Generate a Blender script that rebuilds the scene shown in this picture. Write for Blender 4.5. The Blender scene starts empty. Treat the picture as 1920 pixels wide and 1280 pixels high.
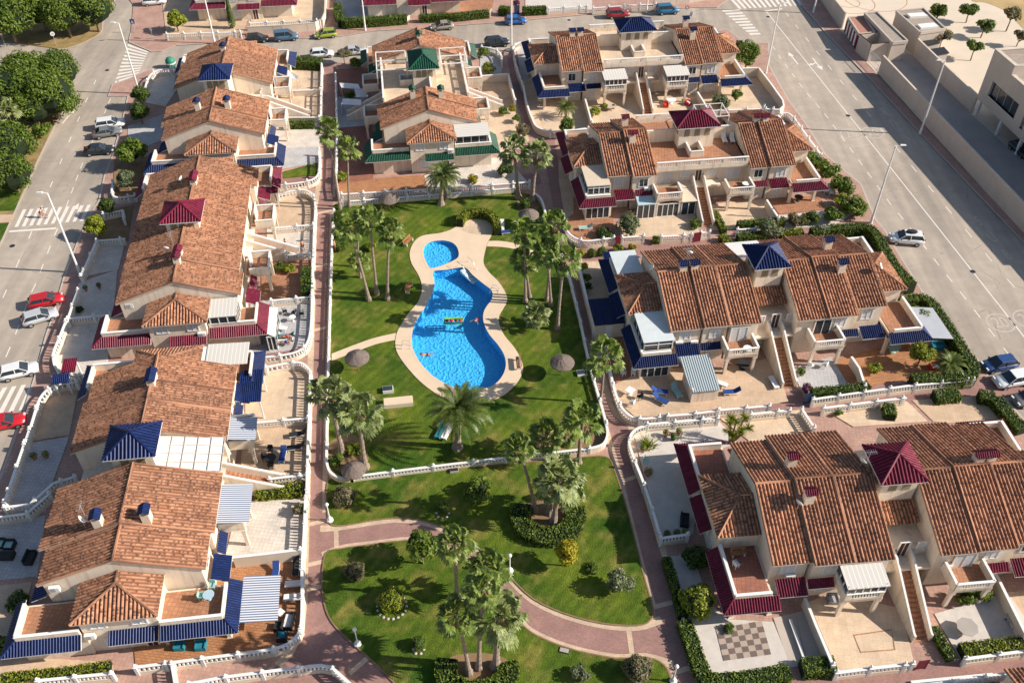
import bpy, bmesh, math, random
from mathutils import Vector, Matrix
R = math.radians
C = bpy.context.scene.collection
sc = bpy.context.scene
# ---------------------------------------------------------------- camera, sky, sun, exposure
F_PX, PITCH, CAM_H = 1742.0, R(43.3), 75.0
cam = bpy.data.objects.new('camera', bpy.data.cameras.new('camera'))
C.objects.link(cam)
cam.location = (0, 0, CAM_H)
cam.rotation_euler = (R(90) - PITCH, 0, 0)
cam.data.sensor_width = 36
cam.data.lens = 36 * F_PX / 1920
cam.data.clip_start, cam.data.clip_end = 1, 3000
sc.camera = cam
SUN_EL, SUN_AZ = R(31.5), R(-5)            # sun stands to the right (+x), a touch towards the viewer
w = bpy.data.worlds.new('World'); sc.world = w; w.use_nodes = True
nt = w.node_tree
sky = nt.nodes.new('ShaderNodeTexSky'); sky.sky_type = 'NISHITA'; sky.sun_disc = False
sky.sun_elevation = SUN_EL; sky.sun_rotation = R(90) - SUN_AZ
bg = nt.nodes['Background']; bg.inputs['Strength'].default_value = 0.088
nt.links.new(sky.outputs[0], bg.inputs['Color'])
sd = bpy.data.lights.new('sun', 'SUN'); sd.energy = 5.0; sd.angle = R(0.5); sd.color = (1, .93, .835)
sun = bpy.data.objects.new('sun', sd); C.objects.link(sun); sun.location = (60, 0, 60)
sv = Vector((math.cos(SUN_EL) * math.cos(SUN_AZ), math.cos(SUN_EL) * math.sin(SUN_AZ), math.sin(SUN_EL)))
sun.rotation_euler = sv.to_track_quat('Z', 'Y').to_euler()
vs = sc.view_settings; vs.view_transform = 'Standard'; vs.look = 'None'; vs.exposure = 0.48; vs.gamma = 1
sc.cycles.max_bounces = 5; sc.cycles.diffuse_bounces = 2; sc.cycles.transparent_max_bounces = 6
random.seed(7)

# ---------------------------------------------------------------- from a spot in the photo to a point on a level
def G(u, v, z=0.0):
    a = (u - 960) / F_PX; b = -(v - 640) / F_PX
    dz = -math.sin(PITCH) + b * math.cos(PITCH)
    t = (CAM_H - z) / -dz
    return Vector((a * t, (math.cos(PITCH) + b * math.sin(PITCH)) * t, z))

# ---------------------------------------------------------------- mesh collector
class MB:
    def __init__(s): s.v, s.f, s.uv = [], [], {}
    def face(s, pts, uv=None):
        n = len(s.v); s.v += [tuple(p) for p in pts]; s.f.append(tuple(range(n, n + len(pts))))
        if uv: s.uv[len(s.f) - 1] = uv
    def mesh(s, vs_, fs):
        n = len(s.v); s.v += [tuple(p) for p in vs_]; s.f += [tuple(i + n for i in f) for f in fs]
    def box(s, x0, x1, y0, y1, z0, z1):
        s.mesh([(x0,y0,z0),(x1,y0,z0),(x1,y1,z0),(x0,y1,z0),(x0,y0,z1),(x1,y0,z1),(x1,y1,z1),(x0,y1,z1)],
               [(3,2,1,0),(4,5,6,7),(0,1,5,4),(1,2,6,5),(2,3,7,6),(3,0,4,7)])
    def bar(s, p, q, wd, h0, h1):                       # upright slab along a line p-q; h0/h1 below/above the line
        p, q = Vector(p), Vector(q); d = (q - p); d.z = 0; d.normalize(); n = Vector((-d.y, d.x, 0)) * wd / 2
        a = [p - n, q - n, q + n, p + n]
        s.mesh([x + Vector((0,0,h0)) for x in a] + [x + Vector((0,0,h1)) for x in a],
               [(3,2,1,0),(4,5,6,7),(0,1,5,4),(1,2,6,5),(2,3,7,6),(3,0,4,7)])
    def prism(s, poly, z0, z1):
        a = sum(poly[i][0] * poly[(i+1) % len(poly)][1] - poly[(i+1) % len(poly)][0] * poly[i][1] for i in range(len(poly)))
        if a < 0: poly = poly[::-1]
        n = len(poly)
        s.mesh([(p[0], p[1], z0) for p in poly] + [(p[0], p[1], z1) for p in poly],
               [tuple(range(n))[::-1], tuple(range(n, 2*n))] + [(i, (i+1) % n, n + (i+1) % n, n + i) for i in range(n)])
    def tube(s, pts, rad, n=6, cap=True):
        pts = [Vector(p) for p in pts]; rad = rad if isinstance(rad, (list, tuple)) else [rad] * len(pts)
        rings = []
        for i, p in enumerate(pts):
            d = (pts[min(i+1, len(pts)-1)] - pts[max(i-1, 0)]).normalized()
            x = d.orthogonal().normalized() if abs(d.z) < .95 else Vector((1,0,0)).cross(d).normalized()
            y = d.cross(x)
            rings.append([p + (x * math.cos(6.2832*k/n) + y * math.sin(6.2832*k/n)) * rad[i] for k in range(n)])
        vs_ = [p for r in rings for p in r]; fs = []
        for i in range(len(rings)-1):
            for k in range(n): fs.append((i*n+k, i*n+(k+1) % n, (i+1)*n+(k+1) % n, (i+1)*n+k))
        if cap: fs += [tuple(range(n))[::-1], tuple(range((len(rings)-1)*n, len(rings)*n))]
        s.mesh(vs_, fs)
    def lathe(s, prof, c=(0,0,0), n=10):                # prof: (radius, z)
        vs_, fs = [], []
        for r, z in prof: vs_ += [(c[0]+r*math.cos(6.2832*k/n), c[1]+r*math.sin(6.2832*k/n), c[2]+z) for k in range(n)]
        for i in range(len(prof)-1):
            for k in range(n): fs.append((i*n+k, i*n+(k+1) % n, (i+1)*n+(k+1) % n, (i+1)*n+k))
        fs += [tuple(range(n))[::-1], tuple(range((len(prof)-1)*n, len(prof)*n))]
        s.mesh(vs_, fs)
    def data(s, name, mat):
        me = bpy.data.meshes.new(name); me.from_pydata(s.v, [], s.f)
        if s.uv:
            L = me.uv_layers.new(name='UVMap').data
            for p in me.polygons:
                u = s.uv.get(p.index)
                for k, li in enumerate(p.loop_indices): L[li].uv = u[k] if u else (k * .37, p.index * .61)
        me.materials.append(mat); me.update()
        return me
    def build(s, name, mat, parent=None, smooth=False):
        me = s.data(name, mat)
        if smooth: me.polygons.foreach_set('use_smooth', [True] * len(me.polygons))
        return link(name, me, parent)

def link(name, me, parent=None, loc=None, rz=None, scale=None):
    o = bpy.data.objects.new(name, me); C.objects.link(o)
    if parent: o.parent = parent
    if loc is not None: o.location = loc
    if rz is not None: o.rotation_euler = (0, 0, rz)
    if scale is not None: o.scale = scale if isinstance(scale, (tuple, list)) else (scale,)*3
    return o
def tag(o, label, cat, group=None, kind=None):
    o['label'] = label; o['category'] = cat
    if group: o['group'] = group
    if kind: o['kind'] = kind
    return o
def thing(name, label, cat, loc=(0,0,0), rz=0, group=None):
    return tag(link(name, None, None, loc, rz), label, cat, group)
def struct(name, mb, mat, label=None):
    o = mb.build(name, mat); o['kind'] = 'structure'
    return o
_cache = {}
def cached(key, fn):
    if key not in _cache: _cache[key] = fn()
    return _cache[key]
def shadeflat(me, smooth):
    me.polygons.foreach_set('use_smooth', [smooth] * len(me.polygons)); return me

# ---------------------------------------------------------------- materials
class NT:
    def __init__(s, name):
        s.m = bpy.data.materials.new(name); s.m.use_nodes = True; s.t = s.m.node_tree
        s.b = s.t.nodes['Principled BSDF']; s.out = s.t.nodes['Material Output']
        s.pos = None
    def n(s, ty, **kw):
        x = s.t.nodes.new('ShaderNode' + ty)
        for k, v in kw.items(): setattr(x, k, v)
        return x
    def l(s, a, b): s.t.links.new(a, b)
    def P(s):
        if not s.pos: s.pos = s.n('NewGeometry')
        return s.pos.outputs['Position']
    def noise(s, scale, detail=3, vec=None, rough=.55):
        x = s.n('TexNoise'); x.inputs['Scale'].default_value = scale; x.inputs['Detail'].default_value = detail
        x.inputs['Roughness'].default_value = rough
        s.l(vec or s.P(), x.inputs['Vector']); return x.outputs['Fac']
    def ramp(s, fac, stops):
        x = s.n('ValToRGB'); e = x.color_ramp.elements
        while len(e) < len(stops): e.new(.5)
        for i, (p, c) in enumerate(stops): e[i].position = p; e[i].color = (*c, 1) if len(c) == 3 else c
        s.l(fac, x.inputs[0]); return x.outputs['Color']
    def mix(s, fac, a, b, mode='MIX'):
        x = s.n('Mix', data_type='RGBA', blend_type=mode)
        for sock, v in ((x.inputs[0], fac), (x.inputs[6], a), (x.inputs[7], b)):
            if hasattr(v, 'is_output'): s.l(v, sock)
            elif isinstance(v, (int, float)): sock.default_value = v
            else: sock.default_value = (*v, 1)
        return x.outputs[2]
    def math(s, op, a, b=None):
        x = s.n('Math', operation=op)
        for i, v in enumerate((a, b)):
            if v is None: continue
            if hasattr(v, 'is_output'): s.l(v, x.inputs[i])
            else: x.inputs[i].default_value = v
        return x.outputs[0]
    def bump(s, h, strength=.3, dist=.05):
        x = s.n('Bump'); x.inputs['Strength'].default_value = strength; x.inputs['Distance'].default_value = dist
        s.l(h, x.inputs['Height']); s.l(x.outputs[0], s.b.inputs['Normal'])
    def fin(s, col, rough=.7, spec=.3, metal=0):
        if hasattr(col, 'is_output'): s.l(col, s.b.inputs['Base Color'])
        else: s.b.inputs['Base Color'].default_value = (*col, 1)
        if hasattr(rough, 'is_output'): s.l(rough, s.b.inputs['Roughness'])
        else: s.b.inputs['Roughness'].default_value = rough
        s.b.inputs['Specular IOR Level'].default_value = spec; s.b.inputs['Metallic'].default_value = metal
        return s.m
def sh(c, k): return tuple(min(1, x * k) for x in c)
def mplain(name, c, rough=.6, var=.18, scale=1.3, spec=.3, bump=0, metal=0, fine=14):
    t = NT(name); n1 = t.noise(scale, 4); n2 = t.noise(fine, 2)
    col = t.ramp(n1, [(.3, sh(c, 1-var)), (.7, sh(c, 1+var))])
    col = t.mix(.35, col, t.ramp(n2, [(.3, sh(c, 1-var*1.4)), (.7, sh(c, 1+var*1.4))]))
    if bump: t.bump(n2, bump, .03)
    return t.fin(col, rough, spec, metal)
def mtile(name, c_lo, c_hi, dark, darkp, rough, spec=.3):   # roof tiles: one tint per tile from its uv cell
    t = NT(name); uv = t.n('TexCoord').outputs['UV']
    fl = t.n('VectorMath', operation='FLOOR'); t.l(uv, fl.inputs[0])
    wn = t.n('TexWhiteNoise', noise_dimensions='2D'); t.l(fl.outputs[0], wn.inputs['Vector'])
    base = t.ramp(wn.outputs['Value'], [(0, c_lo), (1, c_hi)])
    sc_ = t.n('VectorMath', operation='ADD'); t.l(fl.outputs[0], sc_.inputs[0]); sc_.inputs[1].default_value = (17.3, 5.1, 0)
    w2 = t.n('TexWhiteNoise', noise_dimensions='2D'); t.l(sc_.outputs[0], w2.inputs['Vector'])
    # flashed (burnt) blob on some tiles, shade painted into the pan between two barrels
    fr = t.n('VectorMath', operation='FRACTION'); t.l(uv, fr.inputs[0])
    sx = t.n('SeparateXYZ'); t.l(fr.outputs[0], sx.inputs[0])
    nz = t.math('MULTIPLY', t.math('SUBTRACT', t.noise(3.5, 3), .5), .8)
    dx = t.math('MULTIPLY', t.math('SUBTRACT', sx.outputs[0], .35), 1.0); dy = t.math('SUBTRACT', sx.outputs[1], t.math('ADD', t.math('MULTIPLY', wn.outputs['Value'], .7), .15))
    rr = t.math('ADD', t.math('SQRT', t.math('ADD', t.math('MULTIPLY', dx, dx), t.math('MULTIPLY', dy, dy))), nz)
    msk = t.math('MULTIPLY', t.math('LESS_THAN', rr, .27), t.math('LESS_THAN', w2.outputs['Value'], darkp))
    col = t.mix(t.math('MULTIPLY', msk, .68), base, dark)
    edge = t.math('GREATER_THAN', sx.outputs[0], .68)
    col = t.mix(t.math('MULTIPLY', edge, .62), col, dark)
    g = t.noise(.35, 4)
    col = t.mix(.5, col, t.ramp(g, [(.3, (.74,.74,.74)), (.7, (1.14,1.12,1.10))]), 'MULTIPLY')
    mp = t.n('Mapping'); mp.inputs['Scale'].default_value = (.35, .05, 1); t.l(uv, mp.inputs['Vector'])
    col = t.mix(.8, col, t.ramp(t.noise(1, 4, mp.outputs[0]), [(.32, (.70,.70,.72)), (.6, (1.08,1.07,1.05))]), 'MULTIPLY')   # run-off streaks down the slope
    oi = t.n('ObjectInfo'); col = t.mix(.7, col, t.ramp(oi.outputs['Random'], [(0, (.84,.85,.88)), (1, (1.12,1.08,1.03))]), 'MULTIPLY')
    return t.fin(col, rough, spec)
def mleaf(name, lo, hi, rough=.5, trans=.25, scale=2.2):
    t = NT(name); n1 = t.noise(scale, 3)
    oi = t.n('ObjectInfo'); wn = t.n('TexWhiteNoise', noise_dimensions='3D')
    sn = t.n('VectorMath', operation='SNAP'); t.l(t.P(), sn.inputs[0]); sn.inputs[1].default_value = (.16,.16,.16)
    t.l(sn.outputs[0], wn.inputs['Vector'])
    f = t.math('ADD', t.math('MULTIPLY', n1, .75), t.math('MULTIPLY', wn.outputs['Value'], .3))
    col = t.ramp(f, [(.3, lo), (.75, hi)])
    col = t.mix(.6, col, t.ramp(oi.outputs['Random'], [(0, (.8,.82,.75)), (1, (1.2,1.15,1.1))]), 'MULTIPLY')
    t.fin(col, rough, .35)
    tr = t.n('BsdfTranslucent'); t.l(t.mix(1, col, (1.3, 1.25, .6), 'MULTIPLY'), tr.inputs['Color'])
    mx = t.n('MixShader'); mx.inputs[0].default_value = trans
    t.l(t.b.outputs[0], mx.inputs[1]); t.l(tr.outputs[0], mx.inputs[2]); t.l(mx.outputs[0], t.out.inputs['Surface'])
    return t.m
def mgrid(name, c, joint, sx, sy, ang=0, rough=.75, var=.12, jw=.03, c2=None):   # paving in courses
    t = NT(name); mp = t.n('Mapping'); mp.inputs['Rotation'].default_value = (0, 0, ang); t.l(t.P(), mp.inputs['Vector'])
    br = t.n('TexBrick'); t.l(mp.outputs[0], br.inputs['Vector'])
    br.inputs['Color1'].default_value = (*sh(c, 1-var), 1); br.inputs['Color2'].default_value = (*(c2 or sh(c, 1+var)), 1)
    br.inputs['Mortar'].default_value = (*joint, 1); br.inputs['Scale'].default_value = 1
    br.inputs['Brick Width'].default_value = sx; br.inputs['Row Height'].default_value = sy; br.inputs['Mortar Size'].default_value = jw
    br.offset = .5 if sx > sy * 1.3 else 0
    g = t.noise(.5, 4); g2 = t.noise(6, 3)
    col = t.mix(.75, br.outputs['Color'], t.ramp(g, [(.3, (.8,.8,.8)), (.7, (1.15,1.14,1.12))]), 'MULTIPLY')
    col = t.mix(.5, col, t.ramp(g2, [(.3, (.8,.8,.8)), (.7, (1.15,1.15,1.15))]), 'MULTIPLY')
    return t.fin(col, rough, .25)
def mstripe(name, a, b, period, axis=0, rough=.6, duty=.5):    # cloth or sheet stripes along the object's own axis
    t = NT(name); tc = t.n('TexCoord'); sx = t.n('SeparateXYZ'); t.l(tc.outputs['Object'], sx.inputs[0])
    f = t.math('FRACT', t.math('DIVIDE', sx.outputs[axis], period))
    return t.fin(t.mix(t.math('LESS_THAN', f, duty), a, b), rough, .3)

M = {}
def mwall(name, c):
    t = NT(name); a = t.noise(.4, 4); f = t.noise(16, 2)
    mp = t.n('Mapping'); mp.inputs['Scale'].default_value = (2.2, 2.2, .12); t.l(t.P(), mp.inputs['Vector']); st = t.noise(1, 4, mp.outputs[0])
    col = t.ramp(a, [(.3, sh(c, .90)), (.7, sh(c, 1.07))])
    col = t.mix(.8, col, t.ramp(st, [(.28, (.74,.70,.66)), (.48, (1,1,1)), (.8, (1.05,1.05,1.05))]), 'MULTIPLY')
    col = t.mix(.35, col, t.ramp(f, [(.3, (.88,.88,.88)), (.7, (1.1,1.1,1.1))]), 'MULTIPLY')
    t.bump(f, .15, .03); return t.fin(col, .85, .2)
M['wall'] = mwall('cream_render', (.79,.66,.52))
M['wall2'] = mplain('pale_render', (.72,.60,.47), .85, .09, .6, .2)
M['white'] = mplain('white_paint', (.80,.77,.72), .55, .06, .9, .35)
M['verge'] = mplain('pale_verge', (.62,.52,.42), .8, .14, 1.1, .2)
M['tile'] = mtile('terracotta_tile', (.34,.158,.090), (.55,.285,.172), (.050,.036,.036), .50, .85, .15)
M['blue'] = mtile('blue_glazed_tile', (.006,.018,.085), (.011,.030,.135), (.005,.012,.06), .25, .45, .3)
M['maroon'] = mtile('maroon_glazed_tile', (.15,.010,.032), (.23,.018,.05), (.10,.006,.02), .25, .45, .3)
M['green'] = mtile('green_glazed_tile', (.006,.065,.036), (.012,.10,.056), (.004,.03,.02), .25, .45, .3)
M['glass'] = mplain('dark_glass', (.035,.045,.055), .06, .3, .8, .6)
M['shutter'] = mstripe('white_shutter', (.78,.76,.73), (.60,.59,.58), .12, 2, .5, .75)
M['door'] = mplain('brown_door', (.10,.04,.022), .5, .2)
M['terra'] = mgrid('terracotta_floor', (.42,.205,.115), (.30,.15,.09), .4, .4, R(7.3), .7)
M['tan'] = mgrid('tan_floor', (.60,.43,.29), (.52,.375,.255), .45, .45, R(7.3), .75, .06, .015)
M['sand'] = mgrid('sand_floor', (.66,.50,.35), (.56,.42,.30), .6, .6, R(7.3), .75, .05, .015)
M['pale'] = mgrid('pale_floor', (.68,.60,.52), (.52,.46,.40), .4, .4, R(7.3), .75, .06, .02)
M['orange'] = mgrid('orange_floor', (.46,.215,.10), (.30,.15,.08), .5, .25, R(7.3), .7, .12)
M['red'] = mgrid('red_floor', (.34,.14,.09), (.24,.11,.08), .4, .4, R(7.3), .7)
M['grey'] = mgrid('grey_floor', (.50,.48,.47), (.36,.35,.35), .4, .4, R(7.3), .75, .06, .02)
M['gravel'] = mplain('white_gravel', (.60,.54,.48), .9, .12, 1.5, .15, .5, 0, 22)
M['soil'] = mplain('soil', (.26,.165,.09), .95, .3, 1.0, .1, .4)
M['dirt'] = mplain('dry_verge', (.30,.21,.09), .95, .4, .5, .1, .4)
M['pink'] = mgrid('pink_pavers', (.35,.195,.165), (.27,.165,.14), .24, .12, R(7.3), .8, .10, .01)
M['pave'] = mgrid('pink_pavement', (.46,.28,.22), (.35,.22,.18), .4, .4, R(7.3), .8, .08, .02)
M['border'] = mgrid('beige_border', (.60,.44,.31), (.45,.34,.25), .6, .3, R(7.3), .75, .06, .015)
M['kerb'] = mplain('kerb_stone', (.50,.43,.37), .85, .12, 1.5, .2)
M['deck'] = mplain('pool_deck', (.70,.54,.38), .8, .07, .6, .2, .1)
M['conc'] = mplain('school_concrete', (.52,.44,.37), .85, .1, .4, .2, .1)
M['yard'] = mplain('yard_concrete', (.66,.55,.43), .85, .07, .3, .2)
M['yarddk'] = mplain('yard_asphalt', (.40,.36,.32), .9, .12, .4, .2)
M['roofgravel'] = mplain('roof_gravel', (.36,.30,.25), .95, .2, 2.0, .1, .5)
M['paint'] = mplain('road_paint', (.74,.68,.60), .7, .12, 3.0, .2)
M['worn'] = mplain('worn_road_paint', (.50,.44,.375), .8, .2, 3.0, .2)
M['metal'] = mplain('galvanised_metal', (.55,.55,.56), .4, .08, 1, .5, 0, .4)
M['dark'] = mplain('dark_metal', (.03,.03,.035), .5, .2)
M['wood'] = mplain('bench_wood', (.36,.17,.07), .6, .25, 3)
M['bark'] = mplain('palm_bark', (.30,.23,.18), .95, .35, 3.0, .1, .6)
M['bark2'] = mplain('grey_bark', (.22,.16,.11), .95, .3, 4.0, .1, .5)
M['thatch'] = mplain('thatch', (.18,.14,.12), .95, .3, 5, .1, .6)
M['corr0'] = mstripe('ribbed_white_sheet_across', (.80,.76,.69), (.60,.56,.50), .42, 0, .45, .86)
M['corr'] = mstripe('ribbed_white_sheet', (.80,.76,.69), (.60,.56,.50), .42, 1, .45, .86)
M['awnb'] = mstripe('blue_white_awning', (.66,.67,.69), (.13,.16,.24), .24, 1, .8, .52)
M['awng'] = mstripe('teal_white_awning', (.48,.52,.52), (.06,.11,.15), .26, 0, .8, .5)
M['awnb2'] = mstripe('blue_white_awning_across', (.66,.67,.69), (.13,.16,.24), .24, 0, .8, .52)
M['perg'] = mplain('white_pergola_sheet', (.82,.80,.76), .5, .05)
M['redroof'] = mplain('red_flat_roof', (.42,.20,.14), .85, .1)
M['soil2'] = mplain('dry_sand', (.46,.33,.16), .95, .25, .3, .1, .3)
M['lroof2'] = mplain('pale_blue_canvas', (.58,.62,.62), .7, .08)
M['tile0'] = mplain('tile_underside', (.3,.14,.08), .9, .1)
M['lglass'] = mplain('pale_blue_glass', (.42,.56,.62), .15, .06, .5, .5)
M['lroof'] = mplain('beige_flat_roof', (.62,.51,.38), .8, .08, .8, .2)

def masphalt(name, c):
    t = NT(name); a = t.noise(.05, 5); b = t.noise(.6, 4); f = t.noise(30, 2)
    col = t.ramp(a, [(.3, sh(c, .86)), (.7, sh(c, 1.12))])
    col = t.mix(.8, col, t.ramp(b, [(.3, (.88,.88,.88)), (.72, (1.1,1.1,1.1))]), 'MULTIPLY')
    col = t.mix(.6, col, t.ramp(f, [(.3, (.8,.8,.8)), (.7, (1.2,1.2,1.2))]), 'MULTIPLY')
    # long wear streaks along the carriageway
    mp = t.n('Mapping'); mp.inputs['Rotation'].default_value = (0,0,R(-7)); mp.inputs['Scale'].default_value = (.5,.03,1); t.l(t.P(), mp.inputs['Vector'])
    s_ = t.noise(1, 3, mp.outputs[0]); col = t.mix(.9, col, t.ramp(s_, [(.33, (.78,.79,.81)), (.66, (1.12,1.10,1.07))]), 'MULTIPLY')
    oil = t.noise(.9, 5, None, .7); col = t.mix(t.ramp(oil, [(.64, (0,0,0)), (.74, (.5,.5,.5))]), col, sh(c, .5))
    # bitumen-sealed cracks
    vo = t.n('TexVoronoi', feature='DISTANCE_TO_EDGE'); vo.inputs['Scale'].default_value = .09
    wv = t.mix(.06, t.P(), t.n('TexNoise').outputs['Color'], 'ADD'); t.l(wv, vo.inputs['Vector'])
    ck = t.math('MULTIPLY', t.math('LESS_THAN', vo.outputs['Distance'], .006), t.math('GREATER_THAN', b, .53))
    col = t.mix(t.math('MULTIPLY', ck, .4), col, sh(c, .45))
    t.bump(f, .2, .02)
    return t.fin(col, .88, .2)
M['asphalt'] = masphalt('asphalt', (.42,.355,.29))
def mlawn():
    t = NT('lawn'); a = t.noise(.12, 4); b = t.noise(1.1, 4); f = t.noise(9, 3); g = t.noise(.35, 3)
    col = t.ramp(a, [(.36, (.042,.092,.009)), (.64, (.112,.152,.015))])
    col = t.mix(t.ramp(g, [(.50, (0,0,0)), (.70, (.85,.85,.85))]), col, (.23,.195,.05))
    col = t.mix(.8, col, t.ramp(b, [(.3, (.72,.75,.7)), (.7, (1.25,1.22,1.2))]), 'MULTIPLY')
    col = t.mix(.8, col, t.ramp(f, [(.3, (.6,.62,.6)), (.7, (1.4,1.36,1.3))]), 'MULTIPLY')
    # mower passes
    mp = t.n('Mapping'); mp.inputs['Rotation'].default_value = (0,0,R(35)); t.l(t.P(), mp.inputs['Vector'])
    wv = t.n('TexWave'); wv.inputs['Scale'].default_value = .32; wv.inputs['Distortion'].default_value = 3; t.l(mp.outputs[0], wv.inputs['Vector'])
    col = t.mix(.10, col, wv.outputs['Color'], 'OVERLAY')
    t.bump(f, .9, .08)
    return t.fin(col, .9, .15)
M['lawn'] = mlawn()
def mpoolfloor():
    t = NT('pool_mosaic'); vo = t.n('TexVoronoi', feature='F1'); vo.inputs['Scale'].default_value = 2.9
    nz = t.n('TexNoise'); nz.inputs['Scale'].default_value = 1.3; t.l(t.P(), nz.inputs['Vector'])
    wv = t.mix(.5, t.P(), nz.outputs['Color'], 'ADD'); t.l(wv, vo.inputs['Vector'])
    br = t.n('TexBrick'); br.inputs['Scale'].default_value = 5; t.l(t.P(), br.inputs['Vector'])
    br.inputs['Color1'].default_value = (.05,.44,.84,1); br.inputs['Color2'].default_value = (.07,.50,.88,1); br.inputs['Mortar'].default_value = (.12,.56,.90,1)
    t.bump(t.math('POWER', vo.outputs['Distance'], 1.6), 1.0, .135)
    return t.fin(br.outputs['Color'], .6, .2)
M['poolfloor'] = mpoolfloor()
def mwater():
    t = NT('pool_water')
    tr = t.n('BsdfTransparent'); tr.inputs['Color'].default_value = (.86,.97,1,1)
    gl = t.n('BsdfGlossy'); gl.inputs['Roughness'].default_value = .08
    bp = t.n('Bump'); bp.inputs['Strength'].default_value = .5; bp.inputs['Distance'].default_value = .06
    t.l(t.noise(2.2, 3), bp.inputs['Height']); t.l(bp.outputs[0], gl.inputs['Normal'])
    lw = t.n('LayerWeight'); lw.inputs['Blend'].default_value = .5; t.l(bp.outputs[0], lw.inputs['Normal'])
    mx = t.n('MixShader'); t.l(t.math('ADD', t.math('MULTIPLY', t.math('POWER', lw.outputs['Facing'], 4), .6), .02), mx.inputs[0]); t.l(tr.outputs[0], mx.inputs[1]); t.l(gl.outputs[0], mx.inputs[2])
    t.l(mx.outputs[0], t.out.inputs['Surface'])
    return t.m
M['water'] = mwater()
from mathutils.geometry import tessellate_polygon
def smooth(pts, closed=True, n=5):
    pts = [Vector(p) for p in pts]; m = len(pts); out = []
    for i in range(m if closed else m - 1):
        g = (lambda k: pts[k % m]) if closed else (lambda k: pts[min(max(k, 0), m-1)])
        a, b, c, d = g(i-1), g(i), g(i+1), g(i+2)
        for k in range(n):
            t = k / n
            out.append(.5*((2*b)+(c-a)*t+(2*a-5*b+4*c-d)*t*t+(3*b-a-3*c+d)*t**3))
    if not closed: out.append(pts[-1])
    return out
def gp(px, z=0.): return [G(u, v, z) for u, v in px]
def sheet(mb, outer, holes=(), z=0., skirt=0.):
    loops = [[Vector((p[0], p[1], 0)) for p in l] for l in (outer, *holes)]
    flat = [p for l in loops for p in l]
    fs = []
    for t in tessellate_polygon(loops):
        a, b, c = (flat[i] for i in t)
        fs.append(tuple(t) if (b-a).cross(c-a).z > 0 else tuple(t)[::-1])
    mb.mesh([(p.x, p.y, z) for p in flat], fs)
    if skirt:
        for l in loops:
            n = len(l); mb.mesh([(p.x, p.y, z) for p in l] + [(p.x, p.y, z - skirt) for p in l], [(i, (i+1) % n, n+(i+1) % n, n+i) for i in range(n)])
def ribbon(mb, pts, wd, z, closed=False):
    pts = [Vector((p[0], p[1], 0)) for p in pts]; n = len(pts); L = []
    for i, p in enumerate(pts):
        a = pts[(i-1) % n] if closed else pts[max(i-1, 0)]; b = pts[(i+1) % n] if closed else pts[min(i+1, n-1)]
        d = (b - a).normalized(); k = Vector((-d.y, d.x, 0)) * wd / 2; L += [p - k, p + k]
    mb.mesh([(p.x, p.y, z) for p in L], [(2*i, 2*((i+1) % n), 2*((i+1) % n)+1, 2*i+1) for i in range(n if closed else n-1)])
def along(pts, step):
    d = 0; out = []; nxt = 0
    for a, b in zip(pts, pts[1:]):
        L = (b - a).length
        while nxt <= d + L: out.append((a.lerp(b, (nxt - d) / L), (b - a).normalized())); nxt += step
        d += L
    return out
def dashes(mb, px, dash, gap, wd, z=.004):
    for p, d in along(gp(px), dash + gap): ribbon(mb, [p, p + d * dash], wd, z)
def zebra(mb, a0, a1, b0, b1, n, duty=.5, z=.004):    # stripes between edges a and b
    a0, a1, b0, b1 = gp((a0, a1, b0, b1))
    for i in range(n):
        t0, t1 = i / (n - 1 + duty), (i + duty) / (n - 1 + duty)
        q = [a0.lerp(a1, t0), b0.lerp(b1, t0), b0.lerp(b1, t1), a0.lerp(a1, t1)]
        if (q[1]-q[0]).cross(q[2]-q[0]).z < 0: q = q[::-1]
        mb.face([(p.x, p.y, z) for p in q])

# ---------------------------------------------------------------- pool garden outlines (in photo px)
PLAT = smooth(gp([(640,378),(760,366),(880,358),(1000,366),(1040,440),(1070,520),(1100,640),(1138,798),(1132,828),(1100,846),(900,866),(700,888),(640,890),(616,866),(616,800),(620,600),(624,450),(626,400)], .2), n=3)
DECK = smooth(gp([(560+x/3,360+y/3) for x, y in [(625,340),(650,280),(700,245),(800,230),(870,205),(930,165),(1010,152),(1075,165),(1092,200),(1085,240),(1062,285),(1046,340),(1040,400),(1070,450),(1120,500),(1160,560),(1172,610),(1150,655),(1126,700),(1130,750),(1160,810),(1210,870),(1245,930),(1262,990),(1242,1050),(1190,1112),(1120,1158),(1030,1180),(920,1182),(820,1158),(720,1095),(640,1020),(570,930),(545,870),(550,800),(580,740),(620,680),(670,620),(692,560),(690,510),(670,460),(635,400)]], .24), n=4)
POOL = smooth(gp([(560+x/3,360+y/3) for x, y in [(752,446),(830,434),(935,421),(985,465),(1040,510),(1085,545),(1098,575),(1090,610),(1060,650),(1045,690),(1050,740),(1080,800),(1130,860),(1165,920),(1172,980),(1150,1040),(1100,1090),(1030,1112),(950,1115),(880,1105),(800,1070),(730,1020),(670,950),(635,880),(630,820),(640,760),(670,700),(710,640),(740,580),(758,520)]], .24), n=4)
KID = smooth(gp([(560+x/3,360+y/3) for x, y in [(737,431),(716,402),(700,365),(696,328),(710,297),(740,279),(785,270),(830,271),(870,283),(896,308),(907,342),(903,368),(880,386),(840,404),(790,424)]], .24), n=4)
BIG = [(-2500,-900),(2500,-900),(2500,4000),(-2500,4000)]
mb = MB(); sheet(mb, [Vector((*p, 0)) for p in BIG], [PLAT], -.06); struct('ground', mb, M['dirt'])
mb = MB(); sheet(mb, [Vector((*p, 0)) for p in [(-150,-40),(150,-40),(150,330),(-150,330)]], [PLAT], 0); struct('road', mb, M['asphalt'])
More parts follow.
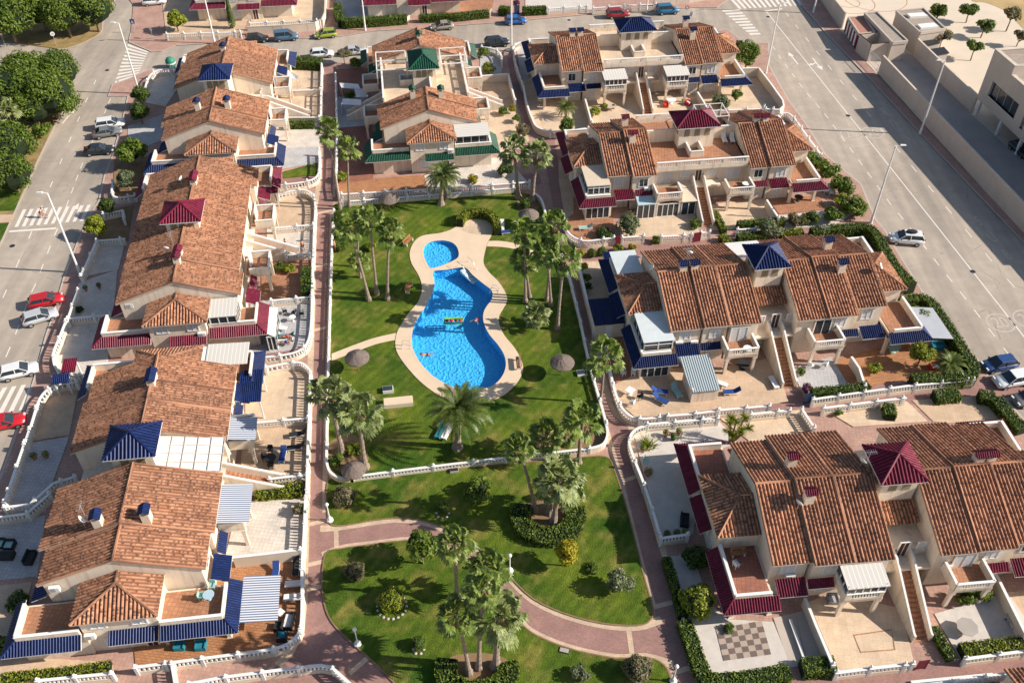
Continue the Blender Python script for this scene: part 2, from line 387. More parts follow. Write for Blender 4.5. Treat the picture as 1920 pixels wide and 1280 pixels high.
# ---------------------------------------------------------------- the residential block: paving raised by a kerb
BLOCK = [(-60,1400),(-60,1060),(0,897),(43,775),(66,705),(86,630),(100,590),(120,520),(147,450),(168,405),(186,375),(196,330),(212,290),(230,225),(240,180),(203,180),(211,159),(243,147),(277,131),(325,129),(480,124),(640,117),(800,106),(958,97),(1150,87),(1300,70),(1363,54),(1396,81),(1441,81),(1443,125),(1480,190),(1504,222),(1548,290),(1614,345),(1642,412),(1658,430),(1694,490),(1738,560),(1792,625),(1846,690),(1858,720),(1990,860),(2080,1000),(2080,1400)]
b = gp(BLOCK, .11)
mb = MB(); sheet(mb, b, [PLAT], .11, .11); struct('pavement', mb, M['pave'])
mb = MB(); ribbon(mb, [p for p in b], .22, .116, True); struct('kerb', mb, M['kerb'])
# north pavement across the street
NP = gp([(245,62),(242,79),(285,97),(303,96),(330,85),(450,78),(640,68),(700,58),(800,52),(960,40),(1100,27),(1180,20),(1300,14),(1345,14),(1380,-12),(1400,-60),(200,-60),(250,10)], .11)
mb = MB(); sheet(mb, NP, (), .11, .11); struct('pavement', mb, M['pave'])
mb = MB(); ribbon(mb, NP[:15], .2, .116); struct('kerb', mb, M['kerb'])
# left verge with trees, its kerb and side path
for px in ([(-260,1000),(0,463),(27,403),(73,300),(118,207),(124,190),(118,178),(60,150),(-300,90),(-500,300)], [(-200,65),(0,75),(60,85),(123,93),(160,80),(190,62),(195,38),(218,-4),(240,-60),(-300,-60)]):
    v = gp(px, .11); mb = MB(); sheet(mb, v, (), .11, .11); struct('verge', mb, M['dirt'])
mb = MB(); ribbon(mb, gp([(-60,580),(0,463),(27,403),(73,300),(118,207),(124,190)]), .3, .125)
ribbon(mb, smooth(gp([(100,92),(123,93),(160,80),(190,62),(195,38),(218,-4),(240,-60)]), False), .3, .125); struct('kerb', mb, M['kerb'])
mb = MB(); sheet(mb, gp([(-40,404),(27,402),(22,416),(-40,420)], .13), (), .13, .02); struct('path', mb, M['border'])
mb = MB(); sheet(mb, gp([(-60,420),(20,418),(0,461),(-60,575)], .12), (), .122, .01)
sheet(mb, gp([(-120,300),(55,318),(28,395),(-120,400)], .12), (), .122, .01); struct('verge_grass', mb, M['lawn'])
# ---------------------------------------------------------------- red brick paths between the plots
PATHS = [
 [(606,122),(630,122),(628,250),(624,380),(620,560),(616,700),(612,860),(612,960),(611,1060),(604,1100),(612,1150),(640,1190),(700,1245),(760,1300),(440,1300),(520,1246),(548,1215),(567,1150),(571,1060),(576,900),(582,720),(587,560),(593,400),(600,340),(602,240)],
 [(950,110),(975,100),(985,170),(1000,235),(1040,262),(1052,340),(1066,440),(1092,540),(1110,640),(1140,740),(1180,790),(1190,850),(1210,920),(1250,1060),(1280,1180),(1306,1300),(1270,1300),(1240,1180),(1222,1130),(1195,1000),(1165,880),(1140,800),(1120,700),(1090,590),(1070,500),(1046,430),(1030,350),(1016,262),(985,230),(968,190)],
 [(1140,760),(1920,700),(2000,694),(2000,730),(1920,738),(1850,748),(1640,762),(1500,772),(1300,790),(1180,806)],
 [(1040,440),(1300,452),(1540,425),(1540,440),(1300,470),(1080,490)],
 [(1290,1290),(1600,1262),(1960,1222),(1960,1250),(1800,1270),(1600,1290),(1300,1320)],
 [(612,352),(800,338),(1010,325),(1016,345),(800,358),(615,378)],
 [(500,660),(596,640),(590,668),(480,684)], [(490,338),(604,320),(604,352),(494,360)],
 [(440,1300),(520,1246),(760,1300)],
]
mb = MB()
for i, p in enumerate(PATHS): sheet(mb, gp(p, .12), (), .116 + .0008 * i)
struct('path', mb, M['pink'])
mb = MB()
z_ = .124
for px, wd in (([(604,122),(601,240),(598,340),(590,400),(586,560),(581,720),(576,900),(571,1060),(567,1150),(548,1215),(520,1246)], .7), ([(632,122),(630,250),(626,370)], .4), ([(622,400),(618,560),(614,700),(610,860),(609,960)], .5),
               ([(1040,440),(1068,520),(1096,640),(1136,800),(1158,880),(1198,1040),(1226,1140)], .55), ([(1086,480),(1112,620),(1146,760),(1183,800),(1192,860),(1212,930),(1252,1060),(1282,1180),(1300,1260)], .6), ([(972,130),(985,180),(998,232)], .4)):
    ribbon(mb, smooth(gp(px, .12), False, 4), wd, z_)
for a, c in (((571,985),(612,975)), ((570,1060),(606,1052)), ((569,1105),(605,1098)), ((580,760),(616,752)), ((585,620),(619,612)), ((588,500),(622,494)), ((596,400),(624,394)), ((1222,1138),(1262,1128)), ((1160,905),(1200,890)), ((1258,1262),(1296,1250)), ((655,1262),(690,1232))):
    ribbon(mb, gp((a, c), .12), .45, z_ + .004)
struct('path_border', mb, M['border'])
# ---------------------------------------------------------------- lawns
LAWN_A = smooth(gp([(614,906),(640,897),(760,886),(900,874),(1080,858),(1135,856),(1152,880),(1180,970),(1205,1070),(1224,1140),(1219,1162),(1195,1172),(1130,1168),(1060,1150),(1000,1122),(960,1085),(925,1050),(890,1022),(840,992),(790,975),(740,971),(690,977),(632,986),(616,970)], .17), n=3)
LAWN_B = smooth(gp([(611,1037),(640,1028),(690,1021),(757,1013),(800,1014),(845,1032),(885,1062),(925,1106),(960,1148),(987,1178),(1020,1197),(1074,1217),(1153,1233),(1213,1232),(1245,1246),(1260,1280),(1270,1330),(800,1330),(745,1285),(700,1240),(655,1200),(622,1165),(608,1130),(604,1085)], .17), n=3)
# winding path between the two lawns
W_UP = smooth(gp([(600,990),(632,988),(690,979),(740,973),(790,977),(840,994),(890,1024),(925,1052),(960,1087),(1000,1124),(1060,1152),(1130,1170),(1195,1174),(1240,1160)], .17), False, 4)
W_LO = smooth(gp([(604,1040),(640,1027),(690,1020),(757,1012),(800,1013),(845,1031),(885,1061),(925,1105),(960,1147),(987,1177),(1020,1196),(1074,1216),(1153,1232),(1213,1231),(1262,1245)], .17), False, 4)
mb = MB(); sheet(mb, [*W_UP, *W_LO[::-1]], (), .125); struct('path', mb, M['pink'])
mb = MB(); ribbon(mb, W_UP, .75, .134); ribbon(mb, W_LO, .75, .134); ribbon(mb, gp(((630,992),(631,1028)), .13), .45, .138); ribbon(mb, gp(((1178,1176),(1186,1232)), .13), .45, .138); struct('path_border', mb, M['border'])
for l in (LAWN_A, LAWN_B):
    mb = MB(); sheet(mb, l, (), .19, .12); struct('lawn', mb, M['lawn'])
    mb = MB(); ribbon(mb, l, .14, .215, True)
    struct('lawn_edging', mb, M['soil'])
# ---------------------------------------------------------------- pool garden
mb = MB(); sheet(mb, PLAT, [DECK], .2, .3); struct('lawn', mb, M['lawn'])
mb = MB(); ribbon(mb, DECK, .12, .222, True); struct('lawn_edging', mb, M['soil'])
mb = MB(); sheet(mb, DECK, [POOL, KID], .26, .08); struct('pool_deck', mb, M['deck'])
mb = MB()
for up, lo in (([(622,663),(660,648),(700,634),(742,624)], [(622,676),(665,660),(705,645),(742,637)]), ([(913,452),(940,452),(972,458),(1000,470)], [(913,462),(940,463),(968,468),(1000,482)])):
    sheet(mb, [*smooth(gp(up, .2), False), *smooth(gp(lo, .2), False)[::-1]], (), .21, .02)
struct('garden_path', mb, M['deck'])
mb = MB(); sheet(mb, smooth(gp([(862,412),(880,404),(900,404),(918,410),(922,436),(900,440),(868,432)], .28)), (), .268, .01); struct('paved_patch', mb, M['sand'])
def basin(outline, depth, name):
    mb = MB(); sheet(mb, outline, (), .1 - depth); n = len(outline)
    mb.mesh([(p.x, p.y, .26) for p in outline] + [(p.x, p.y, .1 - depth) for p in outline], [(i, (i+1) % n, n+(i+1) % n, n+i) for i in range(n)])
    struct('pool_basin', mb, M['poolfloor'])
    mb = MB(); sheet(mb, outline, (), .13); struct('water', mb, M['water'])
    mb = MB(); ribbon(mb, outline, .3, .267, True); struct('pool_coping', mb, M['deck'])
basin(POOL, 1.35, 'pool'); basin(KID, .45, 'kid')
# soil beds
mb = MB()
for px in ([(972,372),(1005,372),(1012,390),(975,396)], [(618,830),(660,812),(690,850),(680,882),(640,884),(620,868)], [(1005,820),(1060,800),(1120,800),(1132,825),(1090,842),(1020,850)]):
    sheet(mb, smooth(gp(px, .21)), (), .214)
for px in ([(975,950),(1000,938),(1050,938),(1085,960),(1080,990),(1040,1008),(1000,1000),(980,980)], [(835,1240),(870,1225),(920,1225),(955,1240),(960,1275),(920,1300),(840,1290)]):
    sheet(mb, smooth(gp(px, .2)), (), .204)
struct('soil_bed', mb, M['soil'])
# ---------------------------------------------------------------- road paint
mb = MB()
zebra(mb, (240,83), (215,156), (278,97), (258,142), 11)
zebra(mb, (43,393), (184,383), (27,426), (169,413), 11)
zebra(mb, (-30,732), (66,718), (-62,782), (44,768), 6)
zebra(mb, (1353,20), (1407,66), (1387,18), (1427,65), 9)
zebra(mb, (1362,-8), (1500,-14), (1386,17), (1514,10), 14)
for px in ([(17,434),(105,428)], [(1434,21),(1467,17)]): ribbon(mb, gp(px), .4, .004)
dashes(mb, [(180,150),(160,193),(105,325),(83,377),(57,440),(35,490),(7,555),(-30,640)], 1.6, 4.5, .14)
dashes(mb, [(222,150),(180,250),(150,318),(137,353),(127,380)], 1.6, 1.6, .12)
dashes(mb, [(108,428),(98,452),(83,490),(68,530),(58,550),(25,637),(-20,740)], 1.7, 2.2, .14)
dashes(mb, [(1449,87),(1464,110),(1506,166),(1549,217),(1588,270),(1625,321),(1664,375),(1704,424),(1758,494),(1805,553),(1858,621),(1900,676),(1960,750)], 1.5, 1.9, .13)
ribbon(mb, gp([(1436,21),(1706,360),(1920,631),(1990,720)]), .16, .004)
dashes(mb, [(1473,24),(1529,94),(1583,160),(1633,219),(1684,281),(1715,318),(1762,374),(1796,414),(1831,455),(1869,501),(1910,547),(1980,630)], 1.7, 3.6, .13)
struct('road_markings', mb, M['paint'])
def flat_text(s, px, ang, sx, sy):
    cu = bpy.data.curves.new('t', 'FONT'); cu.body = s; cu.align_x = 'CENTER'; cu.align_y = 'CENTER'
    o = bpy.data.objects.new('t', cu); C.objects.link(o); dg = bpy.context.evaluated_depsgraph_get()
    me = bpy.data.meshes.new_from_object(o.evaluated_get(dg)); bpy.data.objects.remove(o); me.materials.clear(); me.materials.append(M['worn'])
    p = G(*px); o = link('road_lettering', me, None, (p.x, p.y, .004), ang, (sx, sy, 1)); o['kind'] = 'structure'
RD = (G(1706,360) - G(1436,21)); RA = math.atan2(RD.y, RD.x) - R(90)
for s, px in (('B', (1656,208)), ('U', (1674,230)), ('S', (1698,256)), ('S', (1835,415)), ('U', (1861,446)), ('B', (1889,478))): flat_text(s, px, RA + (R(180) if px[0] > 1800 else 0), 1.5, 3.0)
def ring(mb, px, r, w_, z=.004):
    c = G(*px); ribbon(mb, [c + Vector((r*math.cos(a*.2618), r*math.sin(a*.2618), 0)) for a in range(24)], w_, z, True)
mb = MB()
for px in ((1596,252), (1636,249), (1876,605), (1926,598)): ring(mb, px, 1.6, .2)
struct('road_markings', mb, M['worn']); mb = MB()
for px in ((1596,252), (1636,249), (1876,605), (1926,598)): flat_text('20', px, RA + R(180), 1.9, 2.6)
def arrow(mb, px, ang, L=3.2, both=False):
    c = G(*px); m = Matrix.Rotation(ang, 3, 'Z')
    def t(x, y): return c + m @ Vector((x, y, 0)) + Vector((0,0,.0045))
    mb.face([t(-.12,-L/2), t(.12,-L/2), t(.12,L/2), t(-.12,L/2)]); mb.face([t(-.5,L/2), t(.5,L/2), t(0,L/2+1.5)])
    if both: mb.face([t(.12,0), t(.9,.5), t(.9,.8), t(.12,.3)]); mb.face([t(.9,.2), t(1.7,.65), t(.9,1.1)])
arrow(mb, (1490,113), RA + R(180)); arrow(mb, (1530,117), RA, 3, True); arrow(mb, (125,222), R(-4)); arrow(mb, (133,402), R(-4), 2.5)
struct('road_markings', mb, M['paint'])
# ---------------------------------------------------------------- roof tiles: real corrugated courses
TW, TR = .34, .38
PROF = ((0, 0), (.08, .08), (.24, .12), (.42, .12), (.58, .08), (.66, 0), (1, 0))
def clip2(poly, a, b):                                  # keep the left side of a->b
    out = []; n = len(poly)
    for i in range(n):
        p, q = poly[i], poly[(i+1) % n]
        dp = (b[0]-a[0])*(p[1]-a[1]) - (b[1]-a[1])*(p[0]-a[0]); dq = (b[0]-a[0])*(q[1]-a[1]) - (b[1]-a[1])*(q[0]-a[0])
        if dp >= 0: out.append(p)
        if (dp >= 0) != (dq >= 0):
            t = dp / (dp - dq); out.append(tuple(p[k] + (q[k]-p[k])*t for k in range(len(p))))
    return out
def tiles(mb, pts, scale=1.0):                          # pts[0]->pts[1] is the eave, seen from outside counter-clockwise
    pts = [Vector(p) for p in pts]; o = pts[0]; e = (pts[1]-o).normalized()
    n = e.cross(pts[2]-o).normalized(); s = n.cross(e)
    q = [((p-o).dot(e), (p-o).dot(s)) for p in pts]; m = len(q)
    a0, a1 = min(p[0] for p in q), max(p[0] for p in q); b1 = max(p[1] for p in q)
    W, H = TW * scale, TR * scale; i0 = int(math.floor(a0 / W)); rnd = random.randint(0, 500)
    for i in range(i0, int(math.ceil(a1 / W))):
        for (f0, h0), (f1, h1) in zip(PROF, PROF[1:]):
            for j in range(int(math.ceil(b1 / H))):
                x0, x1, y0, y1 = (i+f0)*W, (i+f1)*W, j*H, (j+1)*H
                c = [(x0,y0,h0*scale+.007,i+f0,j), (x1,y0,h1*scale+.007,i+f1,j), (x1,y1,h1*scale,i+f1,j+.999), (x0,y1,h0*scale,i+f0,j+.999)]
                c = [(*p[:3], min(max(p[3], i+.001), i+.999), p[4]) for p in c]
                inside = True
                for k in range(m):
                    u, v = q[k], q[(k+1) % m]
                    d = [(v[0]-u[0])*(p[1]-u[1]) - (v[1]-u[1])*(p[0]-u[0]) for p in c]
                    if max(d) <= 1e-6: c = []; break
                    if min(d) < 0: inside = False
                if c and not inside:
                    for k in range(m):
                        c = clip2(c, q[k], q[(k+1) % m])
                        if len(c) < 3: c = []; break
                if c: mb.face([o + e*p[0] + s*p[1] + n*p[2] for p in c], [(p[3]+rnd, p[4]+rnd) for p in c])
def slab(mb, pts, t=.14):                               # solid sheet under the tiles
    pts = [Vector(p) for p in pts]; n = (pts[1]-pts[0]).cross(pts[2]-pts[0]).normalized(); k = len(pts)
    dn = Vector((0, 0, -t))
    mb.mesh([p - n*.01 for p in pts] + [p + dn for p in pts], [tuple(range(k)), tuple(range(k, 2*k))[::-1]] + [(k+i, k+(i+1) % k, (i+1) % k, i) for i in range(k)])
def cap(mb, p, q, r=.13): mb.tube([Vector(p) + Vector((0,0,.07)), Vector(q) + Vector((0,0,.07))], r, 6)
def hip_roof(parent, mat, x0, x1, y0, y1, ze, zr, ridge=None, name='roof', openside=None, slabmat=None):
    """hipped roof; openside 'L'/'R' leaves that end upright (it runs into a taller wall)"""
    xm, ym = (x0+x1)/2, (y0+y1)/2; mb, sl = MB(), MB(); hy = (y1-y0)/2
    if openside == 'L': A, B = (x0, ym, zr), (x1-hy*.8, ym, zr)
    elif openside == 'R': A, B = (x0+hy*.8, ym, zr), (x1, ym, zr)
    elif ridge: A, B = (xm-ridge/2, ym, zr), (xm+ridge/2, ym, zr)
    else: A = B = (xm, ym, zr)
    a, b, c, d = (x0,y0,ze), (x1,y0,ze), (x1,y1,ze), (x0,y1,ze)
    planes = [[a,b,B,A], [c,d,A,B]]
    if A == B: planes = [[a,b,A], [c,d,A]]
    if openside != 'R': planes.append([b,c,B])
    if openside != 'L': planes.append([d,a,A])
    for p in planes: tiles(mb, p); slab(sl, p, .12)
    if openside != 'R': cap(mb, b, B); cap(mb, c, B)
    if openside != 'L': cap(mb, a, A); cap(mb, d, A)
    if A != B: cap(mb, A, B)
    r = mb.build(name, mat, parent); sl.build('eaves', slabmat or M['verge'], r)
    return r
def baluster_run(mb, p, q, z0, z1, step=.34, r=.07):
    p, q = Vector(p), Vector(q); L = (q-p).length; n = max(1, int(L / step))
    for i in range(n):
        c = p.lerp(q, (i + .5) / n); h = z1 - z0
        vs_ = []
        for rr, zz in ((r*.75, 0), (r*1.25, .3), (r*.55, .75), (r*.85, 1)): vs_ += [(c.x+rr*k, c.y+rr*l, c.z+z0+h*zz) for k, l in ((1,1),(-1,1),(-1,-1),(1,-1))]
        mb.mesh(vs_, [(4*a+k, 4*a+(k+1) % 4, 4*a+4+(k+1) % 4, 4*a+4+k) for a in range(3) for k in range(4)])
FACE = {'F': 0, 'R': R(90), 'B': R(180), 'L': R(-90)}
def window(parent, u, v, z, face, wd=1.2, ht=1.2, kind='shutter', name='window'):
    def frame():
        m = MB(); a, b = wd/2, ht/2
        for x0, x1, z0, z1 in ((-a-.07,-a+.05,-b,b), (a-.05,a+.07,-b,b), (-a-.07,a+.07,b,b+.08), (-a-.12,a+.12,-b-.09,-b), (-.03,.03,-b,b)): m.box(x0, x1, -.07, .03, z0, z1)
        return m.data('window_frame', M['white'])
    def pane():
        m = MB(); m.box(-wd/2, wd/2, -.03, .02, -ht/2, ht/2); return m.data('pane', M['glass'] if kind == 'glass' else M['shutter'] if kind == 'shutter' else M['door'])
    o = link(name, cached(('wf', wd, ht), frame), parent, (u, v, z), FACE[face])
    link('pane' if kind == 'glass' else 'shutter' if kind == 'shutter' else 'door_leaf', cached(('wp', wd, ht, kind), pane), o)
    return o
def glazing(parent, p, q, z0, z1, n, name='glazed_wall', transom=None):
    p, q = Vector((*p, 0)), Vector((*q, 0)); m = MB()
    for i in range(n + 1):
        c = p.lerp(q, i / n); m.box(c.x-.055, c.x+.055, c.y-.055, c.y+.055, z0, z1)
    for z in [z0 + .06, z1 - .06] + ([transom] if transom else []): m.bar((p.x,p.y,z), (q.x,q.y,z), .10, -.06, .06)
    o = m.build(name, M['white'], parent); g = MB(); g.bar((p.x,p.y,0), (q.x,q.y,0), .03, z0+.02, z1-.02); g.build('pane', M['glass'], o)
    return o
def parapet(parent, pts, z0, z1, wd=.2, panels=False, closed=False, name='parapet', mat=None):
    m, c, bls = MB(), MB(), []; P_ = [Vector((*p, 0)) for p in pts]
    for p, q in zip(P_, P_[1:] + ([P_[0]] if closed else [])):
        if panels:
            m.bar(p, q, wd, z0, z1 - .62); n = max(1, round((q-p).length / 3.2))
            for i in range(n):
                a, b = p.lerp(q, (i+.12)/n), p.lerp(q, (i+.88)/n); m.bar(p.lerp(q, i/n), a, wd, z1-.62, z1); m.bar(b, p.lerp(q, (i+1)/n), wd, z1-.62, z1)
                bl = MB(); baluster_run(bl, a, b, z1-.62, z1, .24, .05); bls.append(bl)
        else: m.bar(p, q, wd, z0, z1)
        c.bar(p, q, wd + .08, z1, z1 + .07)
    o = m.build(name, mat or M['wall'], parent); c.build('coping', M['white'], o)
    for bl in bls: bl.build('balusters', M['white'], o)
    return o
def skirt(parent, mat, quads, caps=()):
    m, s_ = MB(), MB()
    for q in quads: tiles(m, q, .72); slab(s_, q, .10)
    for a, b in caps: cap(m, a, b, .09)
    o = m.build('skirt_roof', mat, parent); s_.build('eaves', M['white'], o); return o
def chimney(parent, u, v, mat, zt=9.25):
    m = MB(); m.box(u-.42, u+.42, v-.36, v+.36, 6.4, zt-.5)
    for a in (-1, 1):
        for b in (-1, 1): m.box(u+a*.36-.06, u+a*.36+.06, v+b*.3-.06, v+b*.3+.06, zt-.5, zt-.2)
    m.box(u-.22, u+.22, v-.2, v+.2, zt-.5, zt-.3)
    o = m.build('chimney', M['wall2'], parent); m = MB()
    for q in ([(u-.55,v-.5,zt-.2),(u+.55,v-.5,zt-.2),(u+.55,v,zt+.12),(u-.55,v,zt+.12)], [(u+.55,v+.5,zt-.2),(u-.55,v+.5,zt-.2),(u-.55,v,zt+.12),(u+.55,v,zt+.12)]): tiles(m, q, .6); slab(m, q, .08)
    m.build('chimney_cap', mat, o); return o
def dish(parent, u, v, z, d=.45, rz=0):
    def mk():
        m = MB(); m.lathe([(.02,-.12),(.2,-.08),(.36,0),(.45,.1),(.43,.1),(.34,.02),(.18,-.06)], n=12); return shadeflat(m.data('dish', M['white']), True)
    o = link('satellite_dish', cached('dish', mk), parent, (u, v, z)); o.rotation_euler = (R(60), 0, rz); o.scale = (d/.45,)*3
    m = MB(); m.tube([(u, v, z-.9), (u, v, z)], .03, 5); m.build('dish_mast', M['metal'], parent); return o
def aircon(parent, u, v, z, face='F'):
    def mk():
        m = MB(); m.box(-.42,.42,-.32,0,-.3,.3); m.lathe([(.22,0),(.22,.02)], (0,0,0)); return m.data('air_conditioner', M['white'])
    def gr():
        m = MB()
        for k in range(5): m.box(-.33,.12,-.335,-.32,-.2+k*.1,-.15+k*.1)
        return m.data('grille', M['grille'] if 'grille' in M else M['dark'])
    o = link('air_conditioner', cached('ac', mk), parent, (u, v, z), FACE[face]); link('grille', cached('acg', gr), o)
def corner(root, su, sv, kind, trim, floor='terra'):
    X = lambda u: su * u
    Y = lambda v: sv * v
    def bx(m, u0, u1, v0, v1, z0, z1): a, b = sorted((X(u0), X(u1))); c, d = sorted((Y(v0), Y(v1))); m.box(a, b, c, d, z0, z1)
    m = MB()
    if kind in ('room', 'sun', 'glaz'): bx(m, 12.7, 16.3, 3.0, 8.55, 0, 3.0)
    else:
        bx(m, 12.7, 16.3, 3.0, 8.55, 2.7, 3.0); bx(m, 12.7, 16.3, 3.0, 3.3, 0, 2.7)
        for u, v in ((12.6, 8.4), (16.1, 8.4), (16.1, 5.6)):
            bx(m, u-.17, u+.17, v-.17, v+.17, 0, 2.7); bx(m, u-.24, u+.24, v-.24, v+.24, 2.4, 2.7); bx(m, u-.24, u+.24, v-.24, v+.24, 0, .25)
    cr = m.build('corner_room' if kind != 'porch' else 'porch', M['wall'], root)
    m = MB(); bx(m, 12.9, 16.2, 3.1, 8.4, 3.0, 3.06); m.build('terrace_floor', M[floor], cr)
    fr = 'F' if sv < 0 else 'B'; sd_ = 'L' if su < 0 else 'R'
    pts = [(X(16.25), Y(3.3)), (X(16.25), Y(8.5)), (X(12.95), Y(8.5))]
    parapet(root, pts[:2], 3.0, 3.95, .2); parapet(root, pts[1:], 3.0, 3.8, .2)
    ze, zt = 2.72, 3.45
    def o3(q): return q if su * sv < 0 else q[::-1]
    f = [(X(12.3),Y(9.7),ze), (X(17.4),Y(9.7),ze), (X(16.36),Y(8.62),zt), (X(12.3),Y(8.62),zt)]
    s_ = [(X(17.4),Y(9.7),ze), (X(17.4),Y(3.2),ze), (X(16.36),Y(3.2),zt), (X(16.36),Y(8.62),zt)]
    def fix(q):
        q = [Vector(p) for p in q]
        if (q[1]-q[0]).cross(q[2]-q[0]).z < 0: q = [q[1], q[0], q[3], q[2]]
        return q
    skirt(root, M[trim], [fix(f), fix(s_)], [(f[1], f[2])])
    # narrow skirts over the ground-floor windows
    qs = [fix([(X(9.5),Y(8.5),2.75), (X(12.2),Y(8.5),2.75), (X(12.2),Y(7.0),3.4), (X(9.5),Y(7.0),3.4)]), fix([(X(6.9),Y(7.9),2.75), (X(9.3),Y(7.9),2.75), (X(9.3),Y(7.2),3.3), (X(6.9),Y(7.2),3.3)])]
    for q in qs: skirt(root, M[trim], [q])
    if kind == 'sun':
        glazing(root, (X(13.1),Y(8.0)), (X(16.0),Y(8.0)), 3.8, 5.1, 4, transom=4.85); glazing(root, (X(16.0),Y(3.4)), (X(16.0),Y(8.0)), 3.3, 5.1, 4)
        m = MB(); bx(m, 12.9, 16.15, 3.3, 8.2, 5.1, 5.25); m.build('sunroom_roof', M['lroof'], root)
    if kind == 'glaz':
        glazing(root, (X(13.0),Y(8.62)), (X(16.2),Y(8.62)), .1, 2.65, 4, transom=2.2)
    elif kind != 'porch':
        window(root, X(14.6), Y(8.55), 1.5, fr); glazing(root, (X(12.9),Y(8.6)), (X(13.9),Y(8.6)), .1, 2.4, 2)
def balcony(root, u0, u1, sv, floor='terra', roof=None, depth=9.5):
    Y = lambda v: sv * v
    def bx(m, a, b, v0, v1, z0, z1): c, d = sorted((Y(v0), Y(v1))); m.box(a, b, c, d, z0, z1)
    m = MB(); bx(m, u0, u1, 6.5, depth, 2.75, 3.0)
    for u in (u0+.2, u1-.2): bx(m, u-.16, u+.16, depth-.45, depth-.13, 0, 2.75); bx(m, u-.24, u+.24, depth-.52, depth-.05, 2.3, 2.75)
    n = 8; um = (u0+u1)/2; rr = (u1-u0)/2-.36
    vs_ = []
    for k in range(n+1):                                # flat arch between the two posts
        x = um - rr*math.cos(math.pi*k/n); z = 2.2 + .42*math.sin(math.pi*k/n); vs_ += [(x, Y(depth-.4), z), (x, Y(depth-.18), z), (x, Y(depth-.4), 2.76), (x, Y(depth-.18), 2.76)]
    m.mesh(vs_, [(4*k+a, 4*k+b, 4*k+4+b, 4*k+4+a) for k in range(n) for a, b in ((0,1),(1,3),(2,0))])
    o = m.build('balcony', M['wall'], root)
    m = MB(); bx(m, u0+.1, u1-.1, 6.6, depth-.1, 3.0, 3.05); m.build('balcony_floor', M[floor], o)
    pts = [(u0+.08, Y(7.1)), (u0+.08, Y(depth-.08)), (u1-.08, Y(depth-.08)), (u1-.08, Y(7.1))]
    parapet(o, pts[:2], 2.95, 3.95, .16); parapet(o, pts[2:], 2.95, 3.95, .16); parapet(o, pts[1:3], 2.8, 3.95, .16, True)
    if roof:
        glazing(root, (u0+.1,Y(depth-.1)), (u1-.1,Y(depth-.1)), 3.95, 5.0, 5); glazing(root, (u0+.1,Y(7.0)), (u0+.1,Y(depth-.1)), 3.95, 5.1, 3); glazing(root, (u1-.1,Y(7.0)), (u1-.1,Y(depth-.1)), 3.95, 5.1, 3)
        m = MB(); a, b = (u0-.1, u1+.1)
        q = [(a,Y(depth+.1),5.05),(b,Y(depth+.1),5.05),(b,Y(6.9),5.45),(a,Y(6.9),5.45)]
        if sv > 0: q = [q[1], q[0], q[3], q[2]]
        slab(m, q, .08)
        for k in range(6):
            x = a + (b-a)*k/5; m.bar((x,Y(depth+.1),5.05), (x,Y(6.9),5.05), .06, 0, 0)
        m.build('balcony_roof', M['corr0'] if roof == 'corr' else M['white'], root)
    return o
def stairs(root, u, sv, v0=6.2, v1=12.4):
    Y = lambda v: sv * v
    m = MB(); n = 16; hw = .65
    for k in range(n):
        z = 3.0 * (1 - (k+1)/(n+1)); a, b = sorted((Y(v0 + (v1-v0)*k/n), Y(v0 + (v1-v0)*(k+1)/n))); m.box(u-hw, u+hw, a, b, max(0, z-.8), z)
    o = m.build('staircase', M['terra'], root)
    for s in (-1, 1):
        m, c = MB(), MB(); x = u + s*(hw+.12)
        P = [(x, Y(v0-.8), 0), (x, Y(v1), 0)]
        for d in (-.1, .1): pass
        pr = [(Y(v0-.8), 3.9), (Y(v0), 3.9), (Y(v1-.3), 1.0), (Y(v1), 1.0)]
        vs_ = [(x+d, y, 0) for d in (-.11,.11) for y, z in pr] + [(x+d, y, z) for d in (-.11,.11) for y, z in pr]
        m.mesh(vs_, [(0,1,9,8),(1,2,10,9),(2,3,11,10),(5,4,12,13),(6,5,13,14),(7,6,14,15),(8,9,13,12),(9,10,14,13),(10,11,15,14),(4,0,8,12),(3,7,15,11)])
        w_ = m.build('stair_wall', M['wall'], o)
        for (ya, za), (yb, zb) in zip(pr, pr[1:]): c.tube([(x, ya, za+.03), (x, yb, zb+.03)], .13, 4)
        c.build('coping', M['white'], w_)
    return o
